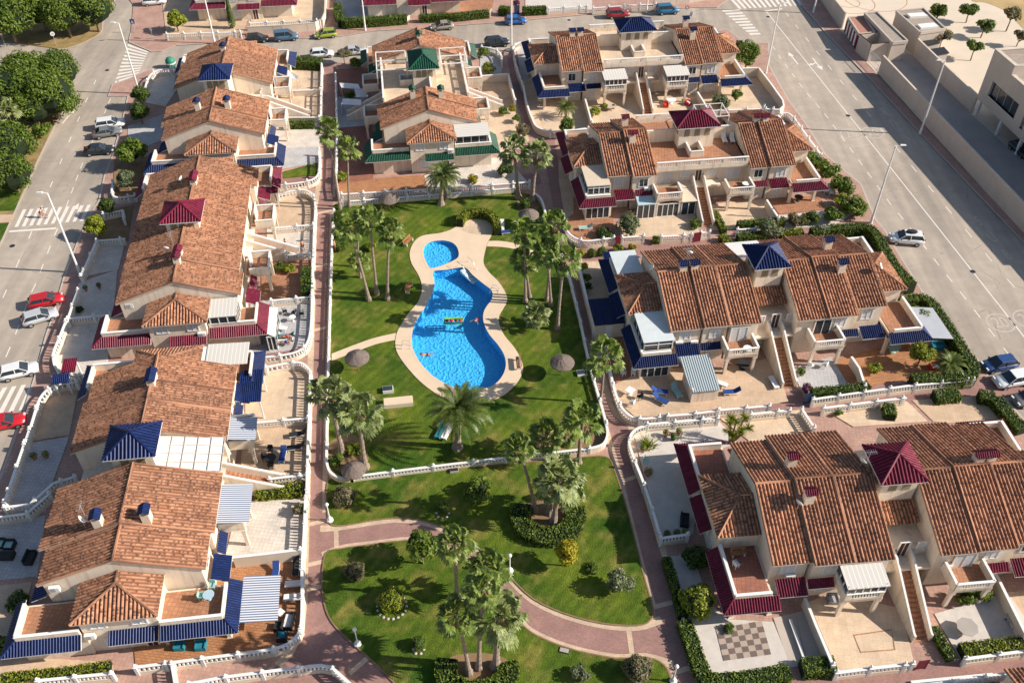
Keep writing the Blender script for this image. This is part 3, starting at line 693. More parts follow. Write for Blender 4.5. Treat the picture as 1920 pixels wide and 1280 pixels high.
def house(name, label, fit, trim, strips, cup, corners, chim, terr=None, side='F', cupz=(8.5,9.8), balc=None, floor='terra', ends='R', stair=True, tfloor='terra'):
    ox, oy, th = fit
    root = thing(name, label, 'house', (ox, oy, 0), R(th), 'terraced house blocks')
    wm = MB()
    for (u0, u1, hf, hb, zr) in strips:
        s = .357; ef, eb = zr - hf*s, zr - hb*s; rf = MB(); sl = MB()
        f = [(u0,-hf,ef),(u1,-hf,ef),(u1,0,zr),(u0,0,zr)]; b = [(u1,hb,eb),(u0,hb,eb),(u0,0,zr),(u1,0,zr)]
        for q in (f, b): tiles(rf, q); slab(sl, q, .16)
        cap(rf, (u0,0,zr), (u1,0,zr)); 
        for u in (u0+.06, u1-.06): cap(rf, (u,-hf,ef-.03), (u,0,zr-.03), .11); cap(rf, (u,hb,eb-.03), (u,0,zr-.03), .11)
        r = rf.build('roof', M['tile'], root); sl.build('eaves', M['verge'], r)
        a, c, k = hf-.45, hb-.45, .15
        x0, x1 = u0+.12, u1-.12
        sec = [(-a,0), (c,0), (c,eb+.45*s-k), (0,zr-k), (-a,ef+.45*s-k)]
        wm.mesh([(x0,*p) for p in sec] + [(x1,*p) for p in sec], [(4,3,2,1,0),(5,6,7,8,9)] + [(i,(i+1) % 5,5+(i+1) % 5,5+i) for i in range(5)])
    us = [s[0] for s in strips] + [s[1] for s in strips]; umin, umax = min(us), max(us)
    ui0 = max(s[1] for s in strips if s[1] <= 2.5) if any(s[1] <= 2.5 for s in strips) else None
    ui1 = min(s[0] for s in strips if s[0] >= -2.5) if any(s[0] >= -2.5 for s in strips) else None
    wm.box(umin-3.5, umin+.3, -3.15, 3.15, 0, 5.25); wm.box(umax-.3, umax+3.5, -3.15, 3.15, 0, 5.25)
    if ui0 is not None:                                  # the middle between the two roofs
        top = terr[1] if terr else 4.0
        wm.box(ui0-.3, ui1+.3, -5.4, 5.4, 0, top)
        if terr: wm.box(ui0-.2, ui1+.2, -6.3, 6.3, top-.35, top)
    # upper first-floor landing by the stairs
    x0, x1 = (-2.9, 2.9)
    for sv in (-1, 1):
        a, b = sorted((sv*5.2, sv*6.9)); wm.box(x0, x1, a, b, 2.7, 2.98)
    wm.build('wall', M['wall'], root)
    hip_roof(root, M['tile'], umax-.1, umax+3.95, -3.55, 3.55, 5.25, 6.5, openside='L')
    hip_roof(root, M['tile'], umin-3.95, umin+.1, -3.55, 3.55, 5.25, 6.5, openside='R')
    if cup:
        a, b, c, d = cup; z0, z1 = cupz
        z0 += .45; z1 += .45
        if abs(th) > 45: a += .45; b += .45
        else: c -= .45; d -= .45
        m = MB(); m.box(a+.55, b-.55, c+.5, d-.5, 3, z0-.02); cw = m.build('cupola', M['wall'], root)
        for x in (a+.55, b-.55):
            for y in (c+.5, d-.5): pass
        hip_roof(cw, M[trim], a, b, c, d, z0, z1, max(.01, (b-a)-(d-c)) if (b-a)-(d-c) > .5 else None, 'cupola_roof', slabmat=M['white'])
        n = 3 if b-a > 4.6 else 2
        for face, (p0, p1, cc) in {'F': (a+.9, b-.9, c+.5), 'R': (c+.9, d-.9, b-.55), 'L': (c+.9, d-.9, a+.55)}.items():
            for i in range(n):
                t = p0 + (p1-p0)*(i+.5)/n
                def mk():
                    m = MB(); P = [(-.38,-.55)] + [(.38,-.55)] + [(.38*math.cos(k*.5236), .3+.38*math.sin(k*.5236)) for k in range(7)]
                    k = len(P); m.mesh([(x,-.03,z) for x, z in P] + [(x,.05,z) for x, z in P], [tuple(range(k))] + [(k+i, k+(i+1) % k, (i+1) % k, i) for i in range(k)]); return m.data('arched_window', M['archwin'])
                link('arched_window', cached('arch', mk), cw, (t, cc-.005, z0-1.0) if face == 'F' else (cc+(.005 if face == 'R' else -.005), t, z0-1.0), FACE[face])
    for k, kind in corners.items(): corner(root, 1 if k[1] == 'R' else -1, -1 if k[0] == 'F' else 1, kind, trim, tfloor)
    for u, v in chim: chimney(root, u, v, M[trim])
    sides = {'F': (-1,), 'B': (1,), 'FB': (-1, 1)}[side]
    for sv in sides:
        fr = 'F' if sv < 0 else 'B'
        for su in (-1, 1):
            for s in strips:
                um = (s[0]+s[1])/2
                if um*su < 6 or s[1]-s[0] > 8: continue
                wv = sv*((s[2] if sv < 0 else s[3])-.45)
                window(root, um, wv, 4.3, fr, 1.2, 1.15, 'glass' if (int(um*7+ox) % 4 == 0) else 'shutter'); window(root, um, wv, 1.5, fr)
            window(root, su*1.9, sv*5.4, 4.3, fr, 1.15, 1.1); 
            if not any(abs((s[0]+s[1])/2) < 5 for s in strips) or True: window(root, su*4.9, sv*7.17 if any(s[0] < su*4.9 < s[1] for s in strips) else sv*5.42, 4.05, fr, 1.9, 2.1, 'glass' if (int(ox)+su) % 3 == 0 else 'shutter', 'balcony_door')
        window(root, 0, sv*5.42, 3.98, fr, .9, 2.0, 'door', 'front_door')
        if balc is None or fr in balc:
            for u0, u1, rf in (balc[fr] if balc else ((-6.8,-3.2,None), (3.2,6.8,None))): balcony(root, u0, u1, sv, floor, rf)
        if stair: stairs(root, -.1, sv)
    for e in ends:
        u = (umax+3.5) if e == 'R' else (umin-3.5)
        for v in (-1.7, 1.7): window(root, u, v, 4.35, e, 1.2, 1.1)
        window(root, u, -1.2, 1.5, e); window(root, u, 1.9, 1.05, e, .95, 2.05, 'door', 'front_door')
        skirt(root, M[trim], [[(u+(1.1 if e == 'R' else -1.1), -1.1 if e == 'R' else 3.0, 2.55), (u+(1.1 if e == 'R' else -1.1), 3.0 if e == 'R' else -1.1, 2.55), (u, 3.0 if e == 'R' else -1.1, 3.15), (u, -1.1 if e == 'R' else 3.0, 3.15)]])
    if terr:                                             # open roof terrace between the two halves
        fl, top = terr[0], terr[1]
        a, b = ui0+.15, ui1-.15
        m = MB(); m.box(a, b, -6.25, 6.25, top, top+.05); m.build('roof_terrace_floor', M[fl], root)
        parapet(root, [(a, -6.3), (b, -6.3)], top-.1, top+1.25, .2, True); parapet(root, [(a, 6.3), (b, 6.3)], top-.1, top+1.25, .2, True)
        parapet(root, [(a, .9), (cup[0]+.6, .9)], top, top+1.9, .18); parapet(root, [(cup[1]-.6, .9), (b, .9)], top, top+1.9, .18)
        parapet(root, [(-.9, cup[2]+.4), (-.9, -3.6), (.9, -3.6), (.9, cup[2]+.4)], top, top+.95, .16)
    return root
M['archwin'] = mplain('arch_shade', (.30,.23,.14), .8, .2)
M['grille'] = mplain('grille_grey', (.25,.26,.27), .6, .1)
# ---------------------------------------------------------------- the eight house blocks
def strips(bounds, h=7.4):
    return [(a, b, hf, hb, z) for a, b, hf, hb, z in bounds]
COR = {'FL': 'room', 'FR': 'porch', 'BL': 'room', 'BR': 'room'}
H = {}
H['R1'] = house('house_block', 'cream house block with blue tiled cupola and skirts by the far right street corner', (20.09,144.17,7.3), 'blue',
    [(-13.2,-9.8,7.0,7.0,8.1),(-9.8,-6.6,7.4,7.4,8.15),(6.6,9.5,7.3,7.3,8.15),(9.5,12.9,7.2,7.2,8.2)], (-3.1,3.0,-1.3,3.3), {'FL': 'porch', 'FR': 'porch', 'BL': 'room', 'BR': 'room'},
    [(-10.5,0),(-9.2,0),(8.85,-2.1),(8.8,2.1)], ('sand', 5.5), 'F', balc={'F': ((-6.8,-3.2,'corr'),(3.2,6.8,'corr'))}, ends='L')
H['R2'] = house('house_block', 'cream house block with maroon cupola and terracotta-floored open roof terrace', (24.99,114.4,7.4), 'maroon',
    [(-13.2,-9.8,6.9,6.9,8.05),(-9.8,-6.5,7.5,7.5,8.35),(6.6,9.4,7.3,7.3,8.1),(9.4,12.9,7.5,7.5,8.35)], (-2.6,3.5,-1.25,3.4), {'FL': 'glaz', 'FR': 'porch', 'BL': 'room', 'BR': 'room'},
    [(-9.0,2.4),(-8.9,-1.9),(9.3,.25),(10.5,.1)], ('terra', 5.5), 'F', ends='L')
H['R3'] = house('house_block', 'cream house block with blue cupola, tile roofs closed over its middle, right of the pool', (29.33,84.17,7.6), 'blue',
    [(-12.9,-9.1,7.2,7.2,8.1),(-9.1,-6.1,7.3,7.3,8.3),(-6.1,-2.5,7.3,7.3,8.25),(1.8,5.3,7.4,7.4,8.15),(5.3,8.7,7.5,7.5,8.35),(8.7,12.4,6.6,7.0,8.2)], (-2.2,2.0,-1.65,3.0), {'FL': 'glaz', 'FR': 'porch', 'BL': 'room', 'BR': 'room'},
    [(-9.9,.1),(-8.6,.1),(8.2,2.2),(8.2,-2.0)], None, 'F', ends='L', tfloor='terra')
H['R4'] = house('house_block', 'cream house block with maroon cupola in the near right corner', (34.69,53.53,5.6), 'maroon',
    [(-12.8,-9.2,7.0,7.0,8.05),(-9.2,-5.6,7.45,7.45,8.35),(-5.6,-2.0,7.45,7.45,8.3),(2.2,5.7,7.4,7.4,8.15),(5.7,9.3,7.4,7.4,8.3),(9.3,12.9,7.0,7.0,8.2)], (-2.0,2.4,-1.5,3.2), {'FL': 'porch', 'FR': 'room', 'BL': 'room', 'BR': 'room'},
    [(-8.5,-2.0),(-8.8,2.1),(8.4,.6),(9.5,.6)], None, 'F', balc={'F': ((-6.8,-3.2,'corr'),(3.2,6.8,None))}, ends='L', tfloor='red')
H['L1'] = house('house_block', 'cream house block with blue cupola at the far left, below the street', (-44.02,129.29,-83.4), 'blue',
    [(-13.2,-9.6,7.1,7.3,8.1),(-9.6,-1.4,7.6,7.3,8.25),(4.0,9.6,7.8,7.3,8.3),(9.6,13.4,7.2,7.2,8.1)], (-2.2,2.5,-2.6,1.95), {'FL': 'room', 'FR': 'room', 'BL': 'room', 'BR': 'room'},
    [(-8.3,-.3),(9.05,-2.1),(9.0,2.1)], None, 'B', ends='R')
H['L2'] = house('house_block', 'cream house block with maroon cupola and one unbroken long tile roof', (-39.89,93.93,-82.6), 'maroon',
    [(-13.1,-9.0,7.0,7.3,8.15),(-9.0,9.4,7.1,6.6,8.3),(9.4,13.4,7.0,7.0,8.1)], (-1.7,2.95,-2.65,2.2), {'FL': 'room', 'FR': 'room', 'BL': 'room', 'BR': 'room'},
    [(-7.3,.1),(-6.2,.1),(8.4,.1),(9.7,.05)], None, 'B', cupz=(8.7,9.95), ends='R')
H['L3'] = house('house_block', 'cream house block with blue cupola and white pergola roof, near left', (-35.09,56.63,-82.95), 'blue',
    [(-12.5,-8.7,7.1,7.5,8.1),(-8.7,-5.9,7.4,7.5,8.3),(-5.9,-2.1,7.4,7.5,8.25),(2.1,5.6,7.6,7.5,8.25),(5.6,8.9,7.7,7.5,8.35),(8.9,12.6,7.0,7.1,8.1)], (-2.6,1.7,-2.6,2.15), {'FL': 'room', 'FR': 'room', 'BL': 'room', 'BR': 'porch'},
    [(-8.9,.1),(-8.1,.1),(8.3,-2.0),(8.25,2.1)], None, 'B', ends='R', tfloor='terra')
H['C1'] = house('house_block', 'cream house block with green cupola and trim at the head of the garden', (-13.69,132.31,-82.2), 'green',
    [(-13.0,-6.6,7.6,7.6,8.3),(6.7,9.4,7.4,7.4,8.25),(9.4,13.4,7.1,7.1,8.1)], (-3.9,2.2,-2.1,2.35), {'FL': 'room', 'FR': 'room', 'BL': 'room', 'BR': 'sun'},
    [(-9.4,.1),(8.5,-2.0),(9.0,2.1)], ('sand', 5.5), 'FB', ends='R')
# ---------------------------------------------------------------- plot floors
def floor(mat, px, z=.17, name='terrace_paving', curve=False):
    mb = MB(); g = gp(px, z); sheet(mb, smooth(g) if curve else g, (), z + (floor.k % 9) * .0035, .06); floor.k += 1
    struct(name, mb, M[mat])
floor.k = 0
for mat, px in (
    ('sand', [(975,150),(985,195),(1000,236),(1035,246),(1105,238),(1330,205),(1460,206),(1468,190),(1424,130),(1380,120),(1100,120)]),
    ('grey', [(968,88),(985,80),(1000,100),(990,150),(978,152)]),
    ('terra', [(1064,412),(1070,436),(1084,446),(1102,450),(1151,444),(1150,395),(1070,370)]), ('tan', [(1047,300),(1075,300),(1075,400),(1060,412),(1048,340)]),
    ('sand', [(1195,396),(1300,390),(1312,440),(1210,445),(1166,446),(1156,420)]), ('sand', [(1318,385),(1440,372),(1458,412),(1360,432),(1335,432)]),
    ('terra', [(1440,375),(1535,366),(1550,392),(1462,402)]), ('gravel', [(1462,404),(1555,394),(1600,400),(1560,424),(1470,428)]),
    ('sand', [(1088,492),(1120,490),(1170,500),(1165,600),(1115,612)]), ('terra', [(1121,620),(1170,600),(1200,640),(1215,690),(1160,735),(1143,672)]),
    ('tan', [(1150,722),(1164,758),(1190,780),(1240,780),(1345,766),(1443,758),(1478,752),(1450,670),(1340,690),(1215,690)]),
    ('grey', [(1484,690),(1560,668),(1594,728),(1510,748)]), ('orange', [(1560,672),(1700,640),(1800,640),(1826,696),(1700,712),(1596,728)]),
    ('red', [(1630,420),(1668,478),(1640,470),(1600,440)]), ('tan', [(1690,560),(1735,560),(1790,630),(1740,650)]),
    ('gravel', [(1190,818),(1216,797),(1345,786),(1385,830),(1320,850),(1300,1000),(1240,1004),(1210,900)]), ('sand', [(1350,784),(1500,768),(1527,803),(1420,838)]),
    ('sand', [(1540,764),(1700,752),(1740,790),(1600,800)]), ('tan', [(1710,750),(1830,742),(1900,800),(1750,790)]),
    ('gravel', [(1252,1042),(1300,1040),(1330,1130),(1366,1160),(1450,1165),(1484,1250),(1345,1262),(1325,1262)]), ('conc', [(1450,1158),(1492,1148),(1512,1246),(1482,1250)]),
    ('conc', [(1492,1148),(1516,1140),(1572,1258),(1514,1248)]), ('sand', [(1516,1128),(1560,1110),(1690,1140),(1714,1243),(1572,1260)]), ('gravel', [(1752,1150),(1890,1110),(1960,1208),(1800,1234)]),
    ('tan', [(1890,1110),(1990,1100),(2050,1200),(1960,1210)]),
    ('orange', [(634,346),(700,335),(795,328),(802,352),(632,364)]), ('red', [(634,240),(697,235),(700,336),(634,346)]), ('pale', [(795,328),(870,296),(950,296),(990,342),(802,352)]),
    ('sand', [(900,200),(966,200),(992,262),(950,296),(900,270)]), ('tan', [(900,136),(955,138),(968,190),(965,200),(900,200)]), ('grey', [(900,95),(935,100),(942,138),(900,136)]), ('red', [(630,130),(690,128),(690,180),(632,182)]), ('grey', [(632,182),(690,180),(697,240),(634,240)]),
    ('sand', [(500,122),(604,122),(602,225),(500,225)]), ('pale', [(500,225),(602,225),(600,275),(520,280)]), ('grey', [(520,278),(600,275),(598,305),(522,318)]),
    ('pale', [(272,160),(282,142),(300,134),(328,132),(330,170),(310,200),(272,192)]), ('grey', [(240,236),(305,215),(305,262),(238,290)]),
    ('soil', [(214,300),(300,290),(290,330),(252,374),(212,370)]),
    ('tan', [(500,366),(565,358),(586,366),(590,390),(588,425),(500,430)]), ('pale', [(500,430),(588,425),(586,480),(500,485)]), ('terra', [(490,484),(585,480),(584,556),(490,564)]), ('grey', [(470,566),(584,556),(582,620),(572,646),(545,656),(460,668)]),
    ('soil', [(190,395),(250,385),(240,450),(184,452)]), ('pale', [(176,456),(236,448),(222,505),(152,520)]), ('pale', [(148,530),(220,505),(212,592),(128,600)]), ('pale', [(126,604),(210,594),(200,700),(140,708),(118,702),(104,686),(108,660)]),
    ('sand', [(460,700),(540,686),(566,686),(580,700),(578,786),(460,796)]), ('tan', [(455,798),(577,787),(574,892),(450,904)]), ('soil', [(450,906),(574,894),(572,930),(448,938)]), ('pale', [(446,940),(571,932),(565,1032),(420,1056)]), ('orange', [(400,1062),(565,1034),(564,1168),(549,1195),(510,1214),(390,1231),(254,1247),(250,1200),(380,1170)]),
    ('tan', [(148,722),(102,728),(78,750),(50,828),(130,815)]), ('grey', [(48,832),(130,818),(100,900),(85,960),(6,956),(12,930)]), ('grey', [(0,980),(85,965),(70,1080),(-40,1090)]), ('tan', [(-20,1100),(60,1090),(20,1230),(210,1240),(214,1262),(70,1275),(-20,1290)]),
): floor(mat, px)
floor('lawn', [(530,322),(594,306),(594,328),(532,334)], .2, 'artificial_lawn')
mb = MB(); mb2 = MB(); q = gp([(1342,1178),(1428,1163),(1446,1226),(1357,1238)], .2)
for i in range(7):
    for j in range(6):
        p = [q[0].lerp(q[1], a).lerp(q[3].lerp(q[2], a), b) for a, b in ((i/7,(j+1)/6), ((i+1)/7,(j+1)/6), ((i+1)/7,j/6), (i/7,j/6))]
        (mb if (i+j) % 2 else mb2).face([(v.x, v.y, .212) for v in p])
M['chk1'] = mplain('brown_slab', (.16,.12,.10), .8, .15, 3); M['chk2'] = mplain('tan_slab', (.42,.33,.27), .8, .12, 3)
struct('chequered_paving', mb, M['chk1']); struct('chequered_paving', mb2, M['chk2'])
# inlaid frame on the near-right terrace, drains
mb = MB(); q = gp([(1601,1190),(1672,1180),(1678,1217),(1614,1222)], .2); ribbon(mb, q, .12, .215, True); struct('inlaid_border', mb, M['terra'])
# ---------------------------------------------------------------- balustrades and garden walls
def balustrade(label, px, zt=1.35, curve=False, base=.62, posts=3.0, mat='wall2', solid=False):
    p = gp(px, zt); p = smooth(p, False, 5) if curve else p; p = [Vector((v.x, v.y, 0)) for v in p]
    root = thing('garden_wall' if solid else 'balustrade', label, 'wall' if solid else 'balustrade', p[0], 0, 'solid garden walls' if solid else 'white balustrades round the plots')
    p = [v - p[0] for v in p]
    b, r, bl = MB(), MB(), MB()
    for s, e in zip(p, p[1:]):
        if (e - s).length < .02: continue
        b.bar(s, e, .2, .08, zt - .1 if solid else base); r.bar(s, e, .26, zt - .1, zt)
        if not solid: baluster_run(bl, s, e, base, zt - .1, .33, .075)
    b.build('base_wall', M[mat], root); r.build('rail', M['white'], root)
    if not solid: bl.build('balusters', M['white'], root)
    def mk():
        m = MB(); m.box(-.14,.14,-.14,.14,.1,zt+.06); m.box(-.18,.18,-.18,.18,zt+.06,zt+.12); m.lathe([(.05,0),(.15,.1),(.12,.22),(.02,.28)], (0,0,zt+.15), 6); return m.data('post', M['white'])
    pm = cached(('post', zt), mk)
    pts = [v for v, d in along(p, posts)] if posts else []
    if not pts or (pts[-1] - p[-1]).length > .6: pts.append(p[-1])
    for v in pts: link('post', pm, root, v)
    return root
for a in (
    ('long white balustrade between left brick path and sand patios of the far left block', [(603,122),(602,170),(601,225)]),
    ('white balustrade curving round the small artificial lawn by the left path', [(598,280),(599,310),(594,330),(568,341),(493,349)], 1.35, True),
    ('white balustrade curving round the far patio of the maroon long-roof block', [(520,363),(550,357),(570,356),(586,364),(591,385),(589,430),(587,487)], 1.35, True),
    ('straight white balustrade beside the hedge between two maroon-block patios and the path', [(586,490),(585,553)], 1.35),
    ('white balustrade curving round the sunbathing patio of the maroon long-roof block', [(585,556),(583,610),(577,640),(562,656),(530,665),(458,673)], 1.35, True),
    ('white balustrade curving round the empty sand patio beside the left path', [(498,688),(540,680),(565,680),(580,694),(581,720),(579,786)], 1.35, True),
    ('white balustrade along the left path beside the patio with black loungers', [(579,790),(577,840),(575,925)]),
    ('white balustrade along the left path beside the pale patio with a plant', [(573,932),(570,1000),(566,1062)]),
    ('long white balustrade curving round the orange terrace at the bottom left', [(566,1066),(565,1165),(550,1197),(512,1215),(390,1232),(253,1250)], 1.35, True),
    ('short white balustrade at the bottom left beside a clipped low hedge', [(70,1275),(150,1267),(212,1261)]),
    ('white balustrade at the bottom edge left of the lawn', [(353,1281),(415,1269),(515,1256),(600,1246),(622,1250),(662,1286)]),
    ('short white balustrade stub running down at the bottom edge', [(322,1243),(330,1290)]),
    ('white balustrade dividing the two far patios of the maroon long-roof block', [(513,427),(587,421)], 1.2),
    ('white balustrade between the stone patio and the hedge of the maroon block', [(535,478),(587,474)], 1.2),
    ('white balustrade above the sunbathing patio next to the hedge', [(508,563),(583,556)], 1.2),
    ('white balustrade between the empty sand patio and the black lounger patio', [(477,792),(577,783)], 1.2),
    ('white balustrade beside the green hedge and outdoor stair of the near left block', [(505,897),(575,889)], 1.2),
    ('white balustrade round the corner patio by the far left zebra crossing', [(271,168),(278,146),(290,134),(305,130),(328,128)], 1.35, True),
    ('white balustrade around the small shrub bed left of the maroon long roof', [(211,340),(210,362),(222,370),(253,366)], 1.2, True),
    ('white balustrade by the leafy bush below the left zebra crossing', [(193,401),(230,394),(232,410)], 1.2),
    ('straight white balustrade by the left lamp post and the pavement', [(181,451),(165,487),(151,517)]),
    ('white balustrade between the upper pale patios on the road side', [(181,451),(234,447)], 1.2),
    ('white balustrade beside the red and silver cars', [(146,543),(136,570),(126,600)]),
    ('white balustrade between the lower pale patios on the road side', [(127,597),(208,589)], 1.2),
    ('white balustrade curving at the road corner above the white hatchback', [(123,602),(110,635),(100,662),(104,688),(122,703),(145,705)], 1.35, True),
    ('white balustrade above the blue-roofed block running from the road corner', [(150,703),(222,692)], 1.2),
    ('white balustrade curving by the red coupe and the striped crossing', [(143,716),(102,722),(76,744),(60,790),(47,828)], 1.35, True),
    ('white balustrade along the shaded grey patio on the left pavement', [(45,832),(25,890),(8,940)]),
    ('white balustrade across the bottom of the shaded grey patio', [(8,950),(55,945),(100,905),(140,893)], 1.35),
    ('white balustrade of the next shaded patio with dark sofas', [(-10,970),(50,962),(92,925)], 1.35),
    ('white balustrade below the orange terrace of the green-roofed block', [(640,364),(720,359),(860,351),(993,341)]),
    ('white balustrade along the top of the pool garden under the green-roofed block', [(641,378),(760,369),(880,359),(962,352)], 1.0),
    ('white balustrade on the garden side of the green-roofed block, left path', [(629,140),(632,240),(630,340),(634,362)]),
    ('curved white balustrade by the hedge at the top of the green-roofed block', [(903,88),(925,91),(938,100),(941,114)], 1.35, True),
    ('curved white balustrade of the far right block beside the street corner', [(990,78),(972,80),(963,90),(966,115),(979,157)], 1.35, True),
    ('white balustrade in front of the round tree of the far right block', [(1032,246),(1060,246),(1105,239)]),
    ('white balustrade between the two far right blocks beside the maroon cupola', [(1330,208),(1390,205),(1450,204)]),
    ('white balustrade curving round the corner patio with a pale green lounger', [(1057,405),(1064,432),(1080,446),(1102,451),(1151,445)], 1.35, True),
    ('short white balustrade between two maroon gates in front of a bushy shrub', [(1166,445),(1207,442)]),
    ('white balustrade before the sand terrace of the maroon block, by its stairs', [(1240,443),(1297,440)]),
    ('tiny white balustrade next to the foot of the outdoor stairs', [(1314,436),(1331,434)]),
    ('white balustrade half hidden by hedge right of the outdoor stairs', [(1383,430),(1417,428)]),
    ('white balustrade at the road edge curving behind the maroon chimneys', [(1462,213),(1477,212),(1490,222),(1510,250),(1540,290)], 1.35, True),
    ('short white balustrade beside two small blue-roofed sheds', [(1121,617),(1165,615)], 1.3),
    ('white balustrade curving round the terrace with blue sun loungers', [(1136,650),(1142,680),(1151,725),(1164,760),(1184,780),(1207,784),(1236,781)], 1.35, True),
    ('white balustrade below the terrace with blue sun loungers', [(1252,779),(1300,775),(1346,769)]),
    ('white balustrade below the terrace with a white ironing-board shaped lounger', [(1348,768),(1443,760)]),
    ('white balustrade under the clipped hedge right of the near stairs', [(1525,748),(1600,737),(1700,723),(1825,711)]),
    ('white balustrade on the north of the white gravel garden', [(1213,795),(1280,789),(1346,783)]),
    ('white balustrade right of the yucca tree above the near right block', [(1408,776),(1481,768)]),
    ('short white balustrade between two plots north of the near right block', [(1504,766),(1527,801)], 1.2),
    ('white balustrade curving down the brick path along the white gravel garden', [(1213,796),(1190,806),(1180,826),(1188,856),(1207,905),(1225,960),(1239,1008)], 1.35, True),
    ('white balustrade closing the gravel garden with flower pots', [(1239,1008),(1290,1001)]),
    ('white balustrade north of the near right maroon block, by the hedges', [(1545,764),(1640,752),(1700,745)]),
    ('white balustrade before the sand terrace with an inlaid rectangle', [(1569,1260),(1640,1251),(1712,1243)]),
    ('white balustrade below the clipped hedge of the round-table patio', [(1812,1234),(1925,1219)]),
    ('white balustrade at the bottom right beside a pool cover', [(1720,1285),(1800,1275),(1885,1262)]),
    ('white balustrade above the maroon-trimmed houses north of the street', [(468,44),(520,41),(555,40),(604,38)], 1.5),
    ('white balustrade before the house with an orange tree, north side', [(312,64),(380,62),(450,60)]),
    ('white balustrade by the bougainvillea gate north of the street', [(1028,16),(1060,14),(1100,12)]),
    ('white balustrade by the pale stone wall north of the street', [(1112,15),(1180,10),(1230,8)]),
): balustrade(*a)
# low retaining wall with balusters round the pool garden
for a in (
    ('low white wall with square posts along the left edge of the pool garden', [(626,395),(623,440),(619,560),(615,700),(613,800),(612,862)], .8, False, .5, 3.2),
    ('curved cream corner wall with thatched shade at bottom left of the pool garden', [(612,862),(618,882),(636,894),(660,893)], .95, True, .8, 0),
    ('low baluster wall with square posts between the pool lawn and lower lawn', [(660,893),(760,880),(850,869),(950,857),(1050,846),(1105,840)], .95, False, .45, 4.1),
    ('curved cream corner wall at bottom right of the pool garden', [(1105,840),(1130,832),(1139,815),(1137,795)], .95, True, .8, 0),
    ('white wall with balusters on the right edge of the pool garden', [(1044,452),(1068,520),(1088,600),(1105,680),(1137,792)], .9, False, .5, 3.2),
    ('curved white wall by the two palms at the top right of the pool garden', [(1000,360),(1014,372),(1022,395),(1024,410)], 1.0, True, .7, 0),
): balustrade(*a)
for a in (
    ('cream wall with white coping around the sand patios of the far right block', [(981,158),(987,190),(998,222),(1008,238),(1032,246)], 1.3, True),
    ('cream wall with white coping rounding the road corner of the far right block', [(1390,128),(1423,127),(1446,157),(1468,188),(1470,198),(1462,205),(1450,205)], 1.8, False),
    ('cream wall dividing the sand patio from the round bush patio', [(1096,180),(1103,205),(1110,230)], 1.6),
    ('cream stepped wall beside the colourful furniture of the far right block', [(1308,172),(1318,188),(1327,203)], 1.6),
    ('cream wall with white coping between sand terrace and open porch of the maroon block', [(1438,374),(1448,390),(1460,408)], 1.6),
    ('tan wall with white coping between stairs patio and orange patio', [(1597,668),(1612,690),(1622,722)], 1.5),
    ('cream wall with coping between chequered patio and sand terrace', [(1510,1120),(1530,1170),(1562,1245)], 1.5),
    ('cream wall with coping right of the patio with the octagonal table', [(1868,1075),(1890,1120),(1925,1190)], 1.6),
    ('cream wall with diamond tiles beside the orange terrace', [(436,1044),(500,1037),(563,1029)], 1.8),
    ('cream wall along the brick path by the blue sheds', [(1084,490),(1098,550),(1114,613)], 1.6),
    ('cream wall of the tan patio right of the green-roofed block', [(903,142),(953,138),(960,165),(966,188)], 1.5),
    ('cream wall dividing the far left block patios by the path', [(520,172),(545,170),(600,168)], 1.2),
    ('white wall across the far left block beside its stairs', [(525,220),(598,220)], 1.2),
    ('low wall and garden path edge below the balustrade stairs at right', [(1246,1040),(1270,1120),(1290,1190),(1318,1275)], .6),
    ('grey rubble wall above the chequered patio path', [(1482,1160),(1500,1210),(1514,1250)], .5),
): balustrade(*a[:3], curve=a[3] if len(a) > 3 else False, solid=True, posts=0)
# ---------------------------------------------------------------- gates
def gate(label, a, b, mat, ht=1.5):
    p, q = gp((a, b), .1); d = q - p; root = thing('gate', label, 'gate', p, math.atan2(d.y, d.x), 'garden gates'); L = d.length
    m = MB(); m.box(.05, L-.05, -.02, .02, .15, ht); m.build('gate_leaf', M[mat], root)
    m = MB(); m.box(0,.06,-.04,.04,.05,ht+.06); m.box(L-.06,L,-.04,.04,.05,ht+.06); m.box(0,L,-.04,.04,ht,ht+.06); m.build('gate_frame', M[mat], root)
M['maroonpaint'] = mplain('maroon_paint', (.16,.015,.03), .45, .1)
M['navypaint'] = mplain('navy_paint', (.03,.05,.11), .45, .1)
gate('maroon gate in the white balustrade below the sand-floored corner patio', (1153,462), (1165,460), 'maroonpaint')
gate('maroon gate next to the foot of the outdoor stairs of the maroon block', (1299,455), (1312,453), 'maroonpaint')
gate('pale metal gate in the balustrade below the blue sun loungers', (1237,795), (1251,793), 'metal')
gate('dark navy gate beside the violet flowering shrub', (1505,758), (1522,756), 'navypaint')
gate('pale metal gate in the balustrade of the white gravel garden', (1298,800), (1322,798), 'metal')
gate('navy gate with bougainvillea above, north of the street', (964,30), (974,29), 'navypaint', 1.9)
gate('dark maroon gate left of the near stair foot', (1714,1256), (1734,1253), 'maroonpaint')
